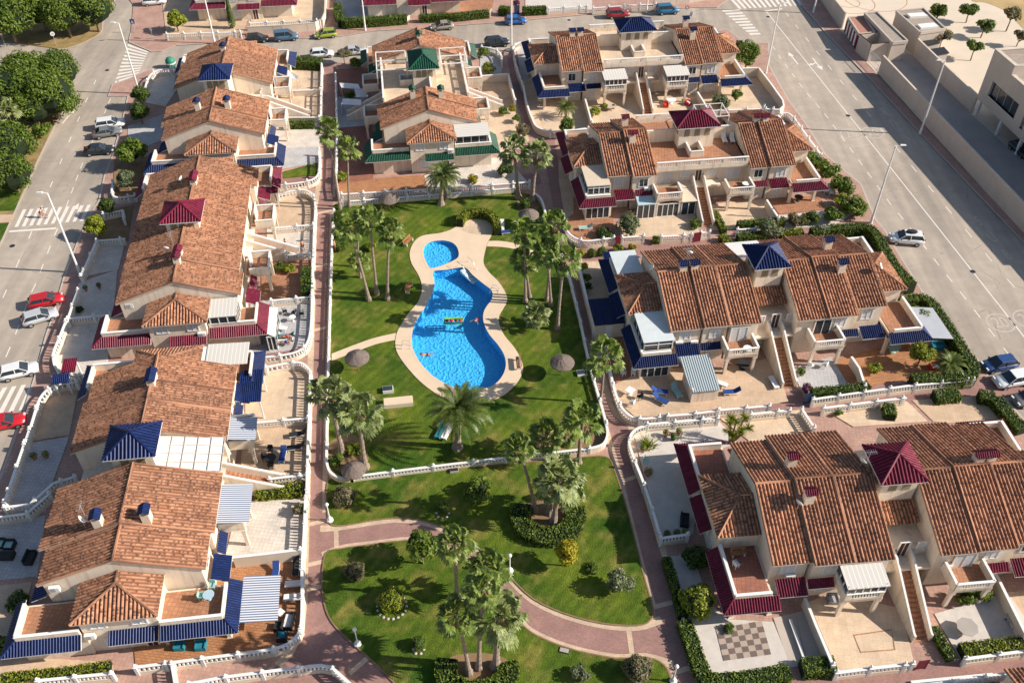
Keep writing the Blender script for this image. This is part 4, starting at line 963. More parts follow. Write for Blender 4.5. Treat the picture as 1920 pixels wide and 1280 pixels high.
# ---------------------------------------------------------------- awnings, pergolas, sheds and roof sheets added to the blocks
def extra(house_, name, mat, pts, t=.06, frame=None):
    hx = H[house_]; th = hx.rotation_euler.z; inv = Matrix.Rotation(-th, 3, 'Z')
    q = [inv @ (G(u, v, z) - hx.location) for u, v, z in pts]
    if (q[1]-q[0]).cross(q[2]-q[0]).z < 0: q = q[::-1]
    m = MB(); slab(m, q, t); o = m.build(name, M[mat], hx)
    return o
def posts_under(o, pts, house_, r=.05):
    hx = H[house_]; inv = Matrix.Rotation(-hx.rotation_euler.z, 3, 'Z'); m = MB()
    for u, v, z in pts:
        p = inv @ (G(u, v, z) - hx.location); m.box(p.x-r, p.x+r, p.y-r, p.y+r, .1, p.z-.05)
    m.build('awning_posts', M['white'], o)
hl = lambda h, u, v, z: None
def local_sheet(h, name, mat, q, t=.07):
    m = MB(); q = [Vector(p) for p in q]
    if (q[1]-q[0]).cross(q[2]-q[0]).z < 0: q = q[::-1]
    slab(m, q, t); return m.build(name, M[mat], H[h])
# near left: striped awnings on first-floor balconies and terrace, white pergola roof
local_sheet('L3', 'awning', 'awnb2', [(-5.6,7.3,5.1),(-2.6,7.3,5.1),(-2.6,10.0,4.7),(-5.6,10.0,4.7)])
local_sheet('L3', 'awning', 'awnb2', [(3.0,7.3,5.1),(7.4,7.3,5.1),(7.4,10.2,4.7),(3.0,10.2,4.7)])
o = local_sheet('L3', 'awning', 'awnb2', [(11.8,9.7,2.7),(16.4,9.7,2.7),(16.4,12.9,2.35),(11.8,12.9,2.35)]); posts_under(o, [], 'L3')
pg = local_sheet('L3', 'pergola_roof', 'perg', [(-2.1,1.4,6.95),(2.1,1.4,6.95),(2.1,7.4,5.9),(-2.1,7.4,5.9)], .05)
m = MB()
for k in range(5): m.bar((-2.1+k*1.05,1.4,7.0), (-2.1+k*1.05,7.4,5.95), .07, 0, .05)
for k in range(6): v = 1.4+k*1.2; z = 7.0-(v-1.4)*.175; m.bar((-2.1,v,z), (2.1,v,z), .06, 0, .06)
m.build('pergola_beams', M['verge'], pg)
# maroon long roof: white sheet sunroom on the near right terrace
local_sheet('L2', 'sunroom_roof', 'corr', [(13.5,3.5,5.35),(16.4,3.5,5.05),(16.4,6.6,5.05),(13.5,6.6,5.35)])
glazing(H['L2'], (16.3,3.6), (16.3,6.5), 3.8, 5.0, 3); glazing(H['L2'], (13.5,6.5), (16.3,6.5), 3.1, 5.05, 4)
local_sheet('L2', 'awning', 'white', [(12.6,9.7,2.7),(17.3,9.7,2.7),(17.7,10.6,2.45),(12.6,10.6,2.45)])
glazing(H['L2'], (12.8,10.5), (17.5,10.5), .2, 2.4, 4); glazing(H['L2'], (17.5,9.6), (17.5,10.5), .2, 2.4, 2)
local_sheet('L3', 'sunroom_roof', 'white', [(-16.3,3.4,5.2),(-13.4,3.4,5.2),(-13.4,7.2,4.9),(-16.3,7.2,4.9)])
local_sheet('L3', 'sunroom_roof', 'corr', [(-16.6,4.0,5.25),(-13.2,4.0,5.25),(-13.2,8.4,5.1),(-16.6,8.4,5.1)])
# green block: white sheet roof on the near right terrace
local_sheet('C1', 'sunroom_roof', 'corr0', [(13.4,3.4,5.55),(16.5,3.4,5.3),(16.5,8.4,5.3),(13.4,8.4,5.55)])
m = MB()
for (a, b, c, d) in ((-6.3,-.3,-7,-2.4), (-6.3,-1,3,7)):       # white pergola frames on its roof terrace
    for u in (a, (a+b)/2, b):
        m.box(u-.07,u+.07,c,d,7.7,7.84)
        for v in (c, d): m.box(u-.07,u+.07,v-.07,v+.07,5.5,7.7)
    for v in (c, d): m.box(a,b,v-.07,v+.07,7.7,7.8)
m.build('pergola_frame', M['white'], H['C1'])
m = MB()
for u in (2.0, 4.3, 6.2):
    m.box(u-.05,u+.05,2.6,6.2,7.9,8.0)
    for v in (2.6, 6.2): m.box(u-.05,u+.05,v-.05,v+.05,5.5,7.9)
for v in (2.6, 6.2): m.box(2,6.2,v-.05,v+.05,7.9,7.98)
m.build('pergola_frame', M['white'], H['R2'])
local_sheet('R2', 'sunroom_roof', 'lroof', [(-16.15,-8.25,5.2),(-12.95,-8.25,5.2),(-12.95,-3.4,5.35),(-16.15,-3.4,5.35)])
glazing(H['R2'], (-16.0,-8.1), (-13.0,-8.1), 3.7, 5.1, 4, transom=4.75); glazing(H['R2'], (-16.0,-8.1), (-16.0,-3.5), 3.3, 5.1, 4)
local_sheet('R2', 'porch_roof', 'lglass', [(-9.3,-9.6,2.5),(-6.9,-9.6,2.5),(-6.9,-7.1,2.9),(-9.3,-7.1,2.9)]); glazing(H['R2'], (-9.3,-9.5), (-6.9,-9.5), .1, 2.45, 3)
glazing(H['R2'], (-6.5,-9.35), (-3.5,-9.35), .1, 2.2, 4); glazing(H['R2'], (-3.1,-9.35), (-1.2,-9.35), .1, 2.3, 2); local_sheet('R2', 'porch_roof', 'lroof', [(-3.1,-9.5,2.4),(-1.0,-9.5,2.4),(-1.0,-7,2.9),(-3.1,-7,2.9)])
local_sheet('R3', 'sunroom_roof', 'lroof2', [(-16.15,-8.25,5.2),(-12.6,-8.25,5.2),(-12.6,-3.4,5.35),(-16.15,-3.4,5.35)])
glazing(H['R3'], (-16.0,-8.1), (-12.8,-8.1), 3.7, 5.1, 2, transom=4.6); glazing(H['R3'], (-16.0,-8.1), (-16.0,-3.5), 3.3, 5.1, 4)
aw = local_sheet('R3', 'awning', 'awng', [(-12.0,-8.6,2.9),(-8.6,-8.6,2.9),(-8.5,-13.3,2.0),(-11.7,-13.3,2.0)]); m = MB(); m.box(-11.6,-11.4,-13.1,-9.7,.1,2.1); m.box(-11.6,-8.6,-13.15,-13.0,.1,1.95); m.build('awning_wall', M['wall'], aw)
local_sheet('R3', 'awning', 'metal', [(17.2,-9.3,2.8),(17.2,-4.0,2.9),(20.0,-4.2,2.6),(20.0,-9.5,2.5)])
local_sheet('R3', 'link_roof', 'tile0', [(-2.4,-1.6,5.9),(1.7,-1.6,5.9),(1.7,-3.9,5.1),(-2.4,-3.9,5.1)]); m = MB(); tiles(m, [(-2.4,-3.9,5.12),(1.7,-3.9,5.12),(1.7,-1.6,5.92),(-2.4,-1.6,5.92)]); m.build('link_roof_tiles', M['tile'], H['R3'])
m = MB(); tiles(m, [(-1.9,-3.6,5.12),(2.1,-3.6,5.12),(2.1,-1.3,5.92),(-1.9,-1.3,5.92)]); m.build('link_roof_tiles', M['tile'], H['R4'])
local_sheet('R3', 'flat_roof', 'white', [(-2.4,2.8,7.0),(-2.4,7.2,5.8),(1.7,7.2,5.8),(1.7,2.8,7.0)])
local_sheet('R3', 'terrace_canopy', 'lroof2', [(-16.4,4.0,5.0),(-13.2,4.0,5.0),(-13.2,8.6,4.8),(-16.4,8.6,4.8)])
m = MB(); tiles(m, [(-15.2,8.5,2.9),(-16.5,8.5,2.9),(-16.5,3.3,2.9),(-15.2,3.3,2.9)]); 
# dishes, aerials, air conditioners
for h, u, v, z in (('L2',7.6,-1.4,8.6),('L2',-7.0,-1.6,8.7),('R3',-13.2,1.2,8.0),('R3',-8.9,1.4,9.4),('R3',12.6,-2.6,8.4),('L3',8.4,-3.2,8.7),('R4',-2.6,1.0,8.9),('R1',10.0,3.0,9.2),('R2',10.8,2.0,9.4),('R4',-9.6,-2.6,8.3)): dish(H[h], u, v, z, .42, random.uniform(0,6))
for h, u, v, z, f in (('R3',-11.6,-6.8,3.3,'F'),('R3',-9.9,-6.9,3.3,'F'),('R2',-7.6,-7.1,3.3,'F'),('R4',-10.7,-6.6,3.2,'F'),('R4',3.6,-7,3.3,'F'),('L3',16.2,-2.6,3.0,'R'),('L2',16.9,2.5,3.2,'R'),('C1',16.9,2.6,3.4,'R'),('R1',-9.5,-6.95,3.2,'F'),('L1',16.9,-2.6,3.3,'R'),('L2',13.0,-5.6,5.1,'R'),('L3',12.6,-5.6,5.2,'R')): aircon(H[h], u, v, z, f)
def aerial(h, u, v, z):
    m = MB(); m.tube([(u,v,z),(u,v,z+2.2)], .025, 5); m.tube([(u-.6,v,z+2.0),(u+.6,v,z+2.0)], .015, 4)
    for k in range(6): m.tube([(u-.5+k*.2,v-.3,z+2.0),(u-.5+k*.2,v+.3,z+2.0)], .01, 4)
    m.build('aerial', M['metal'], H[h])
for a in (('L1',-8.6,.7,8.6),('L2',7.2,-.6,8.3),('L3',8.1,-2.9,8.2),('R1',10.9,3.2,7.6),('R3',-9.2,1.2,8.2),('R3',8.0,3.3,8),('R2',-8.6,3.2,7.5),('R4',-2.2,.9,8.2)): aerial(*a)
# clothes, gas boiler hoods etc. stay off; blue sheds beside the right path
def shed(label, px, sx, sy, ht, mat):
    p = G(*px, .15); root = thing('shed', label, 'shed', p, R(7.5), 'blue-roofed garden sheds'); m = MB(); m.box(-sx/2,sx/2,-sy/2,sy/2,0,ht); m.build('wall', M['wall2'], root)
    m = MB(); q = [(-sx/2-.1,-sy/2-.15,ht),(sx/2+.1,-sy/2-.15,ht),(sx/2+.1,sy/2+.1,ht+.35),(-sx/2-.1,sy/2+.1,ht+.35)]; slab(m, q, .06); tiles(m, q, .6); m.build('roof', M[mat], root)
    m = MB(); m.box(-.4,.4,-sy/2-.03,-sy/2+.02,.05,1.9); m.build('door', M['white'], root)
shed('shed with square dark blue roof beside the cream wall of the right path', (1134,612), 3.4, 4.0, 2.3, 'blue')
shed('narrow shed with long dark blue roof leaning on the house by the sheds', (1150,530), 2.0, 5.0, 2.6, 'blue')
shed('smallest shed with steep dark blue roof tucked beside the house corner', (1166,606), 1.2, 2.0, 2.0, 'blue')
def hut(label, px, sx, sy, ht, mat, rz=7):
    p = G(*px, .15); root = thing('gatehouse_canopy', label, 'canopy', p, R(rz), 'small tiled canopies on the street'); m = MB()
    for a in (-1, 1):
        for b in (-1, 1): m.box(a*sx/2-.08,a*sx/2+.08,b*sy/2-.08,b*sy/2+.08,0,ht)
    m.build('posts', M['white'], root)
    m = MB(); q = [(-sx/2-.2,-sy/2-.2,ht),(sx/2+.2,-sy/2-.2,ht),(sx/2+.2,sy/2+.2,ht+.4),(-sx/2-.2,sy/2+.2,ht+.4)]; slab(m, q, .06); tiles(m, q, .6); m.build('roof', M[mat], root)
hut('small maroon tiled canopy over the gate at the road corner', (142,712), 1.1, 1.4, 2.1, 'maroon')
hut('small blue tiled canopy over the gate by the red coupe', (126,735), 1.4, .7, 2.0, 'blue')
hut('maroon tiled canopy over the far patio of the maroon block', (512,378), 1.9, 2.6, 2.4, 'maroon')
hut('blue tiled canopy on the pale patio at the top of near left block', (480,760), 2.0, 4.0, 2.9, 'blue')
# ---------------------------------------------------------------- foliage
M['leaf_dark'] = mleaf('leaves_dark', (.022,.048,.008), (.115,.170,.022))
M['leaf_mid'] = mleaf('leaves_mid', (.04,.08,.010), (.19,.26,.028))
M['leaf_lime'] = mleaf('leaves_lime', (.09,.125,.008), (.36,.39,.03))
M['leaf_yellow'] = mleaf('leaves_yellow', (.16,.16,.01), (.50,.42,.02))
M['leaf_grey'] = mleaf('leaves_grey', (.06,.085,.04), (.24,.27,.14))
M['leaf_flower'] = mleaf('leaves_flowering', (.06,.08,.02), (.34,.26,.16))
M['leaf_purple'] = mleaf('leaves_purple', (.08,.02,.06), (.28,.06,.18))
M['leaf_palm'] = mleaf('palm_fronds', (.05,.095,.013), (.27,.34,.075), .45, .25, 1.2)
M['leaf_palm2'] = mleaf('palm_fronds_silver', (.07,.11,.025), (.36,.40,.16), .45, .25, 1.2)
M['leaf_date'] = mleaf('date_fronds', (.03,.06,.012), (.17,.21,.04), .4, .2, 1.2)
M['leaf_dead'] = mleaf('dead_fronds', (.14,.09,.04), (.34,.24,.13), .8, .1, 2)
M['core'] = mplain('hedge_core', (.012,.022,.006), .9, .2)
def quad_leaf(mb, c, n, sz, rnd, asp=.6):
    n = n.normalized(); a = n.orthogonal().normalized(); a = (Matrix.Rotation(rnd.uniform(0, 6.28), 3, n) @ a); b = n.cross(a)
    a = a * sz; b = b * sz * asp
    mb.face([c - a, c - b * .9 + n*sz*.12, c + a, c + b * .9 + n*sz*.12])
def rvec(rnd):
    while 1:
        v = Vector((rnd.uniform(-1,1), rnd.uniform(-1,1), rnd.uniform(-1,1)))
        if .05 < v.length < 1: return v.normalized()
def crown_mesh(seed, n, leaf, lumps, flat, shell, mat, spread=.34):
    rnd = random.Random(seed); mb = MB(); cs = []
    for i in range(lumps):
        d = rvec(rnd)
        if d.z < -.55: d.z = -d.z
        k = rnd.uniform(.45, .72); cs.append((Vector((d.x*k, d.y*k, d.z*k)), rnd.uniform(.26, .26 + spread*.7)))
    if shell: cs = [(Vector((0,0,0)), .97)]
    per = n // len(cs)
    for c, r in cs:
        for _ in range(per):
            d = rvec(rnd); rad = r * (rnd.random() ** .28)
            if shell: rad = r * rnd.uniform(.86, 1.03) * (1 + .10*math.sin(5*d.x + seed) + .08*math.sin(7*d.y + 2*seed) + .06*math.sin(9*d.z))
            p = c + d * rad
            quad_leaf(mb, Vector((p.x, p.y, p.z * flat)), (d + rvec(rnd) * .75 + Vector((0,0,.25))), leaf * rnd.uniform(.7, 1.3), rnd)
    return mb.data('crown', mat)
def core_mesh(flat, k):
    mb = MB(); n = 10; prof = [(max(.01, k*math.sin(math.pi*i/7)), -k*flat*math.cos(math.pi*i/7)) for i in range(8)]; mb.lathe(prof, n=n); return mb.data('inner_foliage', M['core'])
TK = dict(big=(10500, .050, 34, .85, False, .34), tree=(3000, .095, 18, .9, False, .34), bush=(1300, .12, 12, .8, False, .36), ball=(2200, .085, 1, .95, True, 0), sparse=(1100, .12, 9, .8, False, .42), fine=(2600, .08, 22, .85, False, .30))
def plant(label, px, zc, r, kind='bush', mat='leaf_mid', trunk=True, cat=None, flat=1.0, group=None, var=None, name=None):
    c = G(px[0], px[1], zc); v = var if var is not None else random.randint(0, 2)
    nm = name or ('tree' if kind in ('big', 'tree', 'sparse') else 'shrub')
    root = thing(nm, label, cat or nm, (c.x, c.y, .11), random.uniform(0, 6.28), group or ('trees' if nm == 'tree' else 'shrubs'))
    n, lf, lm, fl, shl, sp = TK[kind]
    me = cached(('cr', kind, mat, v), lambda: crown_mesh(hash((kind, v)) % 1000 if 0 else 31*v + len(kind)*7 + ord(kind[0]), n, lf, lm, fl, shl, M[mat], sp))
    link('crown', me, root, (0, 0, zc - .11), None, (r, r, r * flat))
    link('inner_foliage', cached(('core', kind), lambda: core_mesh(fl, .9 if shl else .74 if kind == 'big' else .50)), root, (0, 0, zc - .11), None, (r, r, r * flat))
    if trunk:
        m = MB(); h = zc - .11; t = max(.06, r * .055)
        m.tube([(0,0,0), (.04*r,0,h*.5), (0,.02*r,h)], [t*1.3, t, t*.7], 6)
        for k in range(4):
            a = k*1.6+.3; m.tube([(0,0,h*.62), (math.cos(a)*r*.25, math.sin(a)*r*.25, h*.9), (math.cos(a)*r*.5, math.sin(a)*r*.5, h + r*.25)], [t*.6, t*.4, t*.2], 5)
        m.build('trunk', M['bark2'], root)
    return root
for a in (
    ('huge dense dark tree at the front of the left clump, beside the left road', (92,178), 4.2, 4.6, 'big', 'leaf_mid'),
    ('huge dense dark tree at the left edge of the big left clump', (22,170), 4.4, 5.0, 'big', 'leaf_mid'),
    ('huge dense dark tree at the top of the big left clump', (50,138), 4.6, 4.4, 'big', 'leaf_mid'),
    ('dense dark tree on the right shoulder of the big left clump', (108,132), 4.4, 3.9, 'big', 'leaf_mid'),
    ('dense tree filling the bottom of the big left clump', (60,200), 3.4, 3.6, 'big', 'leaf_mid'),
    ('tall dark tree in the top left corner', (12,30), 5, 4.9, 'big', 'leaf_mid'),
    ('dark tree at the top edge right of the corner tree', (70,8), 5, 5.0, 'big', 'leaf_mid'),
    ('dark tree with lit right side above the side street', (118,24), 4.6, 4.0, 'big', 'leaf_mid'),
    ('dark tree nearest the upper road bend', (172,14), 4.6, 4.4, 'big', 'leaf_mid'),
    ('leafy tree at the left edge, upper one below the big clump', (14,270), 3.4, 4.0, 'big', 'leaf_mid'),
    ('leafy tree at the left edge, lower one by the road verge', (20,325), 3.2, 3.6, 'big', 'leaf_mid'),
    ('bright green roadside tree beside the dark parked car', (246,287), 2.5, 2.3, 'tree', 'leaf_mid'),
    ('dark bushy tree by the corner patio, upper of two', (264,181), 2.2, 1.7, 'tree', 'leaf_dark'),
    ('dark bushy tree by the corner patio, lower of two', (262,213), 1.9, 1.8, 'tree', 'leaf_dark'),
    ('olive tree with grey-green crown left of the maroon long roof', (236,336), 1.9, 1.5, 'tree', 'leaf_grey'),
    ('lime green tree overhanging the pavement below the left zebra', (180,424), 1.9, 1.7, 'tree', 'leaf_lime'),
    ('dark round tree above the lime tree by the left zebra', (201,388), 1.7, 1.3, 'tree', 'leaf_dark'),
    ('orange tree in the tan yard north of the street', (330,40), 2.1, 2.1, 'tree', 'leaf_lime'),
    ('round green tree outside the cream wall of the far right block', (1063,236), 1.9, 1.5, 'tree', 'leaf_mid'),
    ('dense round tree at the right corner of the far right block', (1402,103), 2.6, 2.6, 'tree', 'leaf_mid'),
    ('citrus tree with dark crown in the lower lawn by the winding path', (790,1026), 2.7, 1.9, 'tree', 'leaf_mid'),
    ('bright yellow leaved tree in the lower lawn', (1065,1036), 2.3, 1.35, 'tree', 'leaf_yellow'),
    ('citrus tree on the orange patio behind the long right hedge', (1729,664), 2.1, 1.5, 'tree', 'leaf_lime'),
    ('young tree at the top of the school courtyard', (1760,22), 2.4, 1.9, 'sparse', 'leaf_mid'),
    ('spreading young tree in the middle of the school courtyard', (1819,20), 2.4, 2.0, 'sparse', 'leaf_mid'),
    ('young tree left of the blue table in the school courtyard', (1847,48), 2.4, 1.8, 'sparse', 'leaf_mid'),
    ('brownish young tree at the top right of the school courtyard', (1898,28), 3.2, 1.9, 'sparse', 'leaf_flower'),
    ('thin young tree beside the school building', (1829,88), 2.6, 1.7, 'sparse', 'leaf_mid'),
    ('olive-brown young tree at the right edge of the school courtyard', (1914,66), 2.2, 1.5, 'sparse', 'leaf_flower'),
    ('pale sparse tree beside the black school sheds', (1769,68), 2.6, 1.5, 'sparse', 'leaf_flower'),
): plant(*a)
for a in (
    ('low leafy bush on the verge below the big clump', (78,243), 1.0, 1.7, 'bush', 'leaf_mid'),
    ('yellow-green shrub on the sand patio of the far right block, larger', (1114,208), 1.1, 1.1, 'bush', 'leaf_lime'),
    ('yellow-green shrub on the sand patio of the far right block, smaller', (1132,199), .8, .7, 'bush', 'leaf_lime'),
    ('grey-green shrub beside the open porch of the far right block', (1352,190), 1.0, 1.6, 'bush', 'leaf_grey'),
    ('upright shrub at the porch corner of the far right block', (1381,178), 1.3, 1.1, 'bush', 'leaf_mid'),
    ('big olive bush in front of the arched door of the maroon block', (1178,420), 1.5, 1.9, 'fine', 'leaf_grey'),
    ('dark flowering bush on the corner patio by the pale green lounger', (1134,436), .8, 1.2, 'bush', 'leaf_dark'),
    ('silver-grey olive bush behind the clipped hedge', (1443,430), 1.3, 1.9, 'fine', 'leaf_grey'),
    ('flowering bush on the gravel strip, left one', (1492,410), 1.0, 1.3, 'bush', 'leaf_flower'),
    ('flowering bush on the gravel strip, middle one', (1522,408), 1.0, 1.3, 'bush', 'leaf_mid'),
    ('dense bush at the right end of the gravel strip', (1562,402), 1.2, 1.6, 'bush', 'leaf_mid'),
    ('tall bush by the pavement right of the maroon skirt roof, far one', (1528,300), 1.3, 1.8, 'bush', 'leaf_mid'),
    ('tall bush by the pavement right of the maroon skirt roof, second', (1552,318), 1.4, 2.0, 'bush', 'leaf_mid'),
    ('tall bush by the pavement right of the maroon skirt roof, third', (1580,348), 1.4, 1.9, 'bush', 'leaf_mid'),
    ('tall bush by the pavement right of the maroon skirt roof, nearest', (1600,386), 1.4, 2.1, 'bush', 'leaf_mid'),
    ('lone bush at the near end of the porch patio', (1580,374), 1.2, 1.2, 'bush', 'leaf_lime'),
    ('leafy bush by the white fence corner of the green block, upper', (905,98), 1.2, 1.2, 'bush', 'leaf_mid'),
    ('leafy bush by the white fence corner of the green block, lower', (916,126), 1.3, 1.3, 'bush', 'leaf_lime'),
    ('yellow-leaved shrub beside the right brick path', (960,204), .9, .8, 'bush', 'leaf_yellow'),
    ('green shrub left of the yellow shrub by the brick path', (944,207), .9, .9, 'bush', 'leaf_mid'),
    ('shrub below the yellow shrub by the brick path', (968,222), .9, .8, 'bush', 'leaf_mid'),
    ('loose flowering shrub by the two palms, brick path side', (980,244), 1.0, 1.3, 'bush', 'leaf_flower'),
    ('dark round shrub right of the date palm on the pale patio', (949,318), 1.1, 1.3, 'bush', 'leaf_dark'),
    ('yellow-green small shrub on the pale patio', (887,336), .7, .9, 'bush', 'leaf_yellow'),
    ('shrub at the base of the slim palms by the left path', (640,332), .8, 1.1, 'bush', 'leaf_lime'),
    ('dark shrub under the hat-shaped clipped tree', (668,116), 1.0, 1.3, 'bush', 'leaf_mid'),
    ('leafy shrub on the patio with sun sails', (655,178), .8, 1.0, 'bush', 'leaf_mid'),
    ('white-flowering rounded shrub at left end of the lower lawn', (645,930), .9, 1.15, 'ball', 'leaf_flower'),
    ('loose leafy shrub in the middle of the lower lawn', (898,916), 1.1, 1.6, 'bush', 'leaf_mid'),
    ('small clipped egg-shaped shrub ringed with stones', (830,950), .65, .62, 'ball', 'leaf_mid'),
    ('small round half-brown clipped tree near the left path', (665,1071), .95, .95, 'ball', 'leaf_flower'),
    ('round leafy shrub ringed with stones in the bottom lawn', (734,1124), .95, 1.2, 'ball', 'leaf_lime'),
    ('small mushroom-shaped clipped shrub in the bottom lawn', (785,1204), .8, .65, 'ball', 'leaf_mid'),
    ('grey-leaved round shrub with short trunk in the lower lawn', (1162,1087), 1.5, 1.5, 'fine', 'leaf_grey'),
    ('small young shrub between yellow tree and grey shrub', (1110,1065), .45, .7, 'bush', 'leaf_mid'),
    ('pale flowering shrub at the bottom of the lawn', (1088,1262), .8, .9, 'bush', 'leaf_grey'),
    ('reddish-brown round shrub at the end of the winding path', (1196,1252), 1.2, 1.25, 'ball', 'leaf_flower'),
    ('round clipped golden-green ball shrub on the gravel patio', (1309,1126), 1.5, 1.55, 'ball', 'leaf_lime'),
    ('dark shrub in the shade behind the clipped ball', (1303,1042), 1.2, 1.4, 'bush', 'leaf_dark'),
    ('tiny shrub at the corner of the chequered paving', (1368,1176), .5, .55, 'bush', 'leaf_mid'),
    ('spreading shrub at the house end of the long right hedge', (1716,598), 1.7, 2.0, 'bush', 'leaf_mid'),
    ('small yellow-green shrub left of the citrus tree', (1640,690), .8, .9, 'bush', 'leaf_lime'),
    ('spiky yellow-green shrub in the hedge corner', (1806,678), .9, 1.0, 'bush', 'leaf_lime'),
    ('violet flowering shrub by the navy gate', (1513,728), .6, .7, 'bush', 'leaf_purple'),
    ('small potted shrub at the glazed shed under the balcony', (1502,697), .6, .6, 'bush', 'leaf_mid'),
    ('bougainvillea over the navy gate', (968,6), 1.9, .8, 'bush', 'leaf_purple'),
    ('shrub at the wall with a purple flower right of the maroon gate', (1230,450), .6, .8, 'bush', 'leaf_mid'),
    ('leafy shrub by the balustrade of the stairs', (1303,420), .7, .9, 'bush', 'leaf_mid'),
    ('green shrub beside the wall of the far patios, left', (524,500), .7, .9, 'bush', 'leaf_mid'),
    ('green shrub beside the wall of the far patios, right', (543,504), .7, .9, 'bush', 'leaf_lime'),
    ('flowering plant by the pale patio balustrade', (562,954), .9, .8, 'bush', 'leaf_flower'),
    ('dark plant on the lower grey road-side patio', (148,580), .5, .6, 'bush', 'leaf_dark'),
    ('dark shrub at the shaded side of the near left block', (30,1128), .8, 1.1, 'bush', 'leaf_dark'),
    ('leafy plant on the bottom edge of the shaded side', (5,1210), .8, 1.0, 'bush', 'leaf_mid'),
    ('dense shrub under the left palm group, upper', (636,408), .9, 1.3, 'bush', 'leaf_mid'),
    ('dense shrub under the left palm group, lower', (640,432), .9, 1.2, 'bush', 'leaf_dark'),
    ('round lime shrub between the left palms', (695,460), .8, .9, 'bush', 'leaf_lime'),
    ('clipped shrub at the corner of the left palms', (640,462), .7, .9, 'bush', 'leaf_mid'),
    ('shrub at the foot of the two front left palms, right', (664,842), .6, 1.0, 'bush', 'leaf_lime'),
    ('shrub at the foot of the two front left palms, left', (630,862), .6, .9, 'bush', 'leaf_mid'),
    ('dark shrub under the two top right palms', (985,382), .7, 1.0, 'bush', 'leaf_dark'),
    ('yellow-green shrub at the balustrade corner by the sheds, first', (1088,475), .8, .75, 'bush', 'leaf_yellow'),
    ('round green shrub second along the fence by the sheds', (1110,474), .7, .65, 'ball', 'leaf_mid'),
    ('round green shrub third along the fence by the sheds', (1129,471), .7, .65, 'ball', 'leaf_mid'),
    ('yellow-green shrub right of the blue gate by the sheds', (1160,465), .8, .75, 'bush', 'leaf_lime'),
    ('yellow shrub nearest the pale green lounger fence', (1185,462), .7, .6, 'bush', 'leaf_yellow'),
    ('yellow shrub on the wall by the sheds, upper', (1094,500), 1.2, .7, 'bush', 'leaf_yellow'),
    ('green shrub on the wall by the sheds, lower', (1100,520), 1.2, .7, 'bush', 'leaf_mid'),
    ('dark shrub on the wall by the sheds, bottom', (1104,536), 1.1, .6, 'bush', 'leaf_dark'),
    ('leafy plant under the balcony of the near right block', (1810,1120), .9, 1.0, 'bush', 'leaf_mid'),
    ('second leafy plant under the balcony of the near right block', (1840,1112), .9, 1.0, 'bush', 'leaf_mid'),
    ('small flowering plant on the tan plot right of the near stairs', (1572,772), .5, .6, 'bush', 'leaf_mid'),
    ('green hat-shaped clipped tree by the street, behind the green block', (644,100), 2.0, 1.35, 'ball', 'leaf_flower'),
): plant(*a, trunk=a[2] > 1.2, flat=(.9 if a[4] != 'ball' or a[2] < 1.9 else .3))
def cypress(label, px0, px1):
    b = G(*px0); k = G(*px1, 0); z = CAM_H * (1 - b.y / k.y); root = thing('cypress', label, 'tree', b, 0, 'cypresses')
    rnd = random.Random(3); m = MB()
    for i in range(1600):
        t = rnd.random() ** .8; r = .75 * (1 - t) ** .6 * min(1, t*6+.3); d = rvec(rnd); d.z *= .3
        quad_leaf(m, Vector((d.x*r, d.y*r, .3 + t*(z-.3))), d + Vector((0,0,.6)), .16, rnd)
    m.build('crown', M['leaf_dark'], root); m = MB(); m.tube([(0,0,0),(0,0,z*.8)], [.12,.03], 6); m.build('trunk', M['bark2'], root)
cypress('slim dark cypress in the yard north of the street', (437,55), (430,-6))
# ---------------------------------------------------------------- hedges
def hedge(label, px, ht, wd, mat='leaf_mid', curve=True, dens=130):
    p = gp(px, ht + .1); p = smooth(p, False, 5) if curve else p; p = [Vector((v.x, v.y, 0)) for v in p]
    root = thing('hedge', label, 'hedge', p[0], 0, 'hedges'); p = [v - p[0] for v in p]; rnd = random.Random(len(label)); m, c = MB(), MB()
    for a, b in zip(p, p[1:]):
        L = (b-a).length
        if L < .02: continue
        d = (b-a)/L; n = Vector((-d.y, d.x, 0)); c.bar(a - d*.05, b + d*.05, wd*.86, .1, ht - .06)
        for _ in range(int(L * (wd + 2*ht) * dens * .5)):
            t = rnd.random(); s = rnd.random() * (wd + 2*ht); j = rnd.gauss(0, .035)
            if s < wd: q, nn = n*(s - wd/2) + Vector((0,0,ht + j)), Vector((0,0,1))
            else:
                sd_ = 1 if s < wd + ht else -1; z = (s - wd) % ht; q, nn = n*sd_*(wd/2 + j) + Vector((0,0,z+.08)), n*sd_
            quad_leaf(m, a + d*t*L + q, nn + rvec(rnd)*.8, .11*rnd.uniform(.7,1.3), rnd)
    for e, f in ((p[0], p[1]), (p[-1], p[-2])):
        d = (e-f).normalized(); n = Vector((-d.y, d.x, 0))
        for _ in range(int(wd*ht*dens*.6)): quad_leaf(m, e + n*rnd.uniform(-wd/2, wd/2) + Vector((0,0,rnd.uniform(.1, ht))), d + rvec(rnd)*.8, .11, rnd)
    m.build('foliage', M[mat], root); c.build('inner_foliage', M['core'], root)
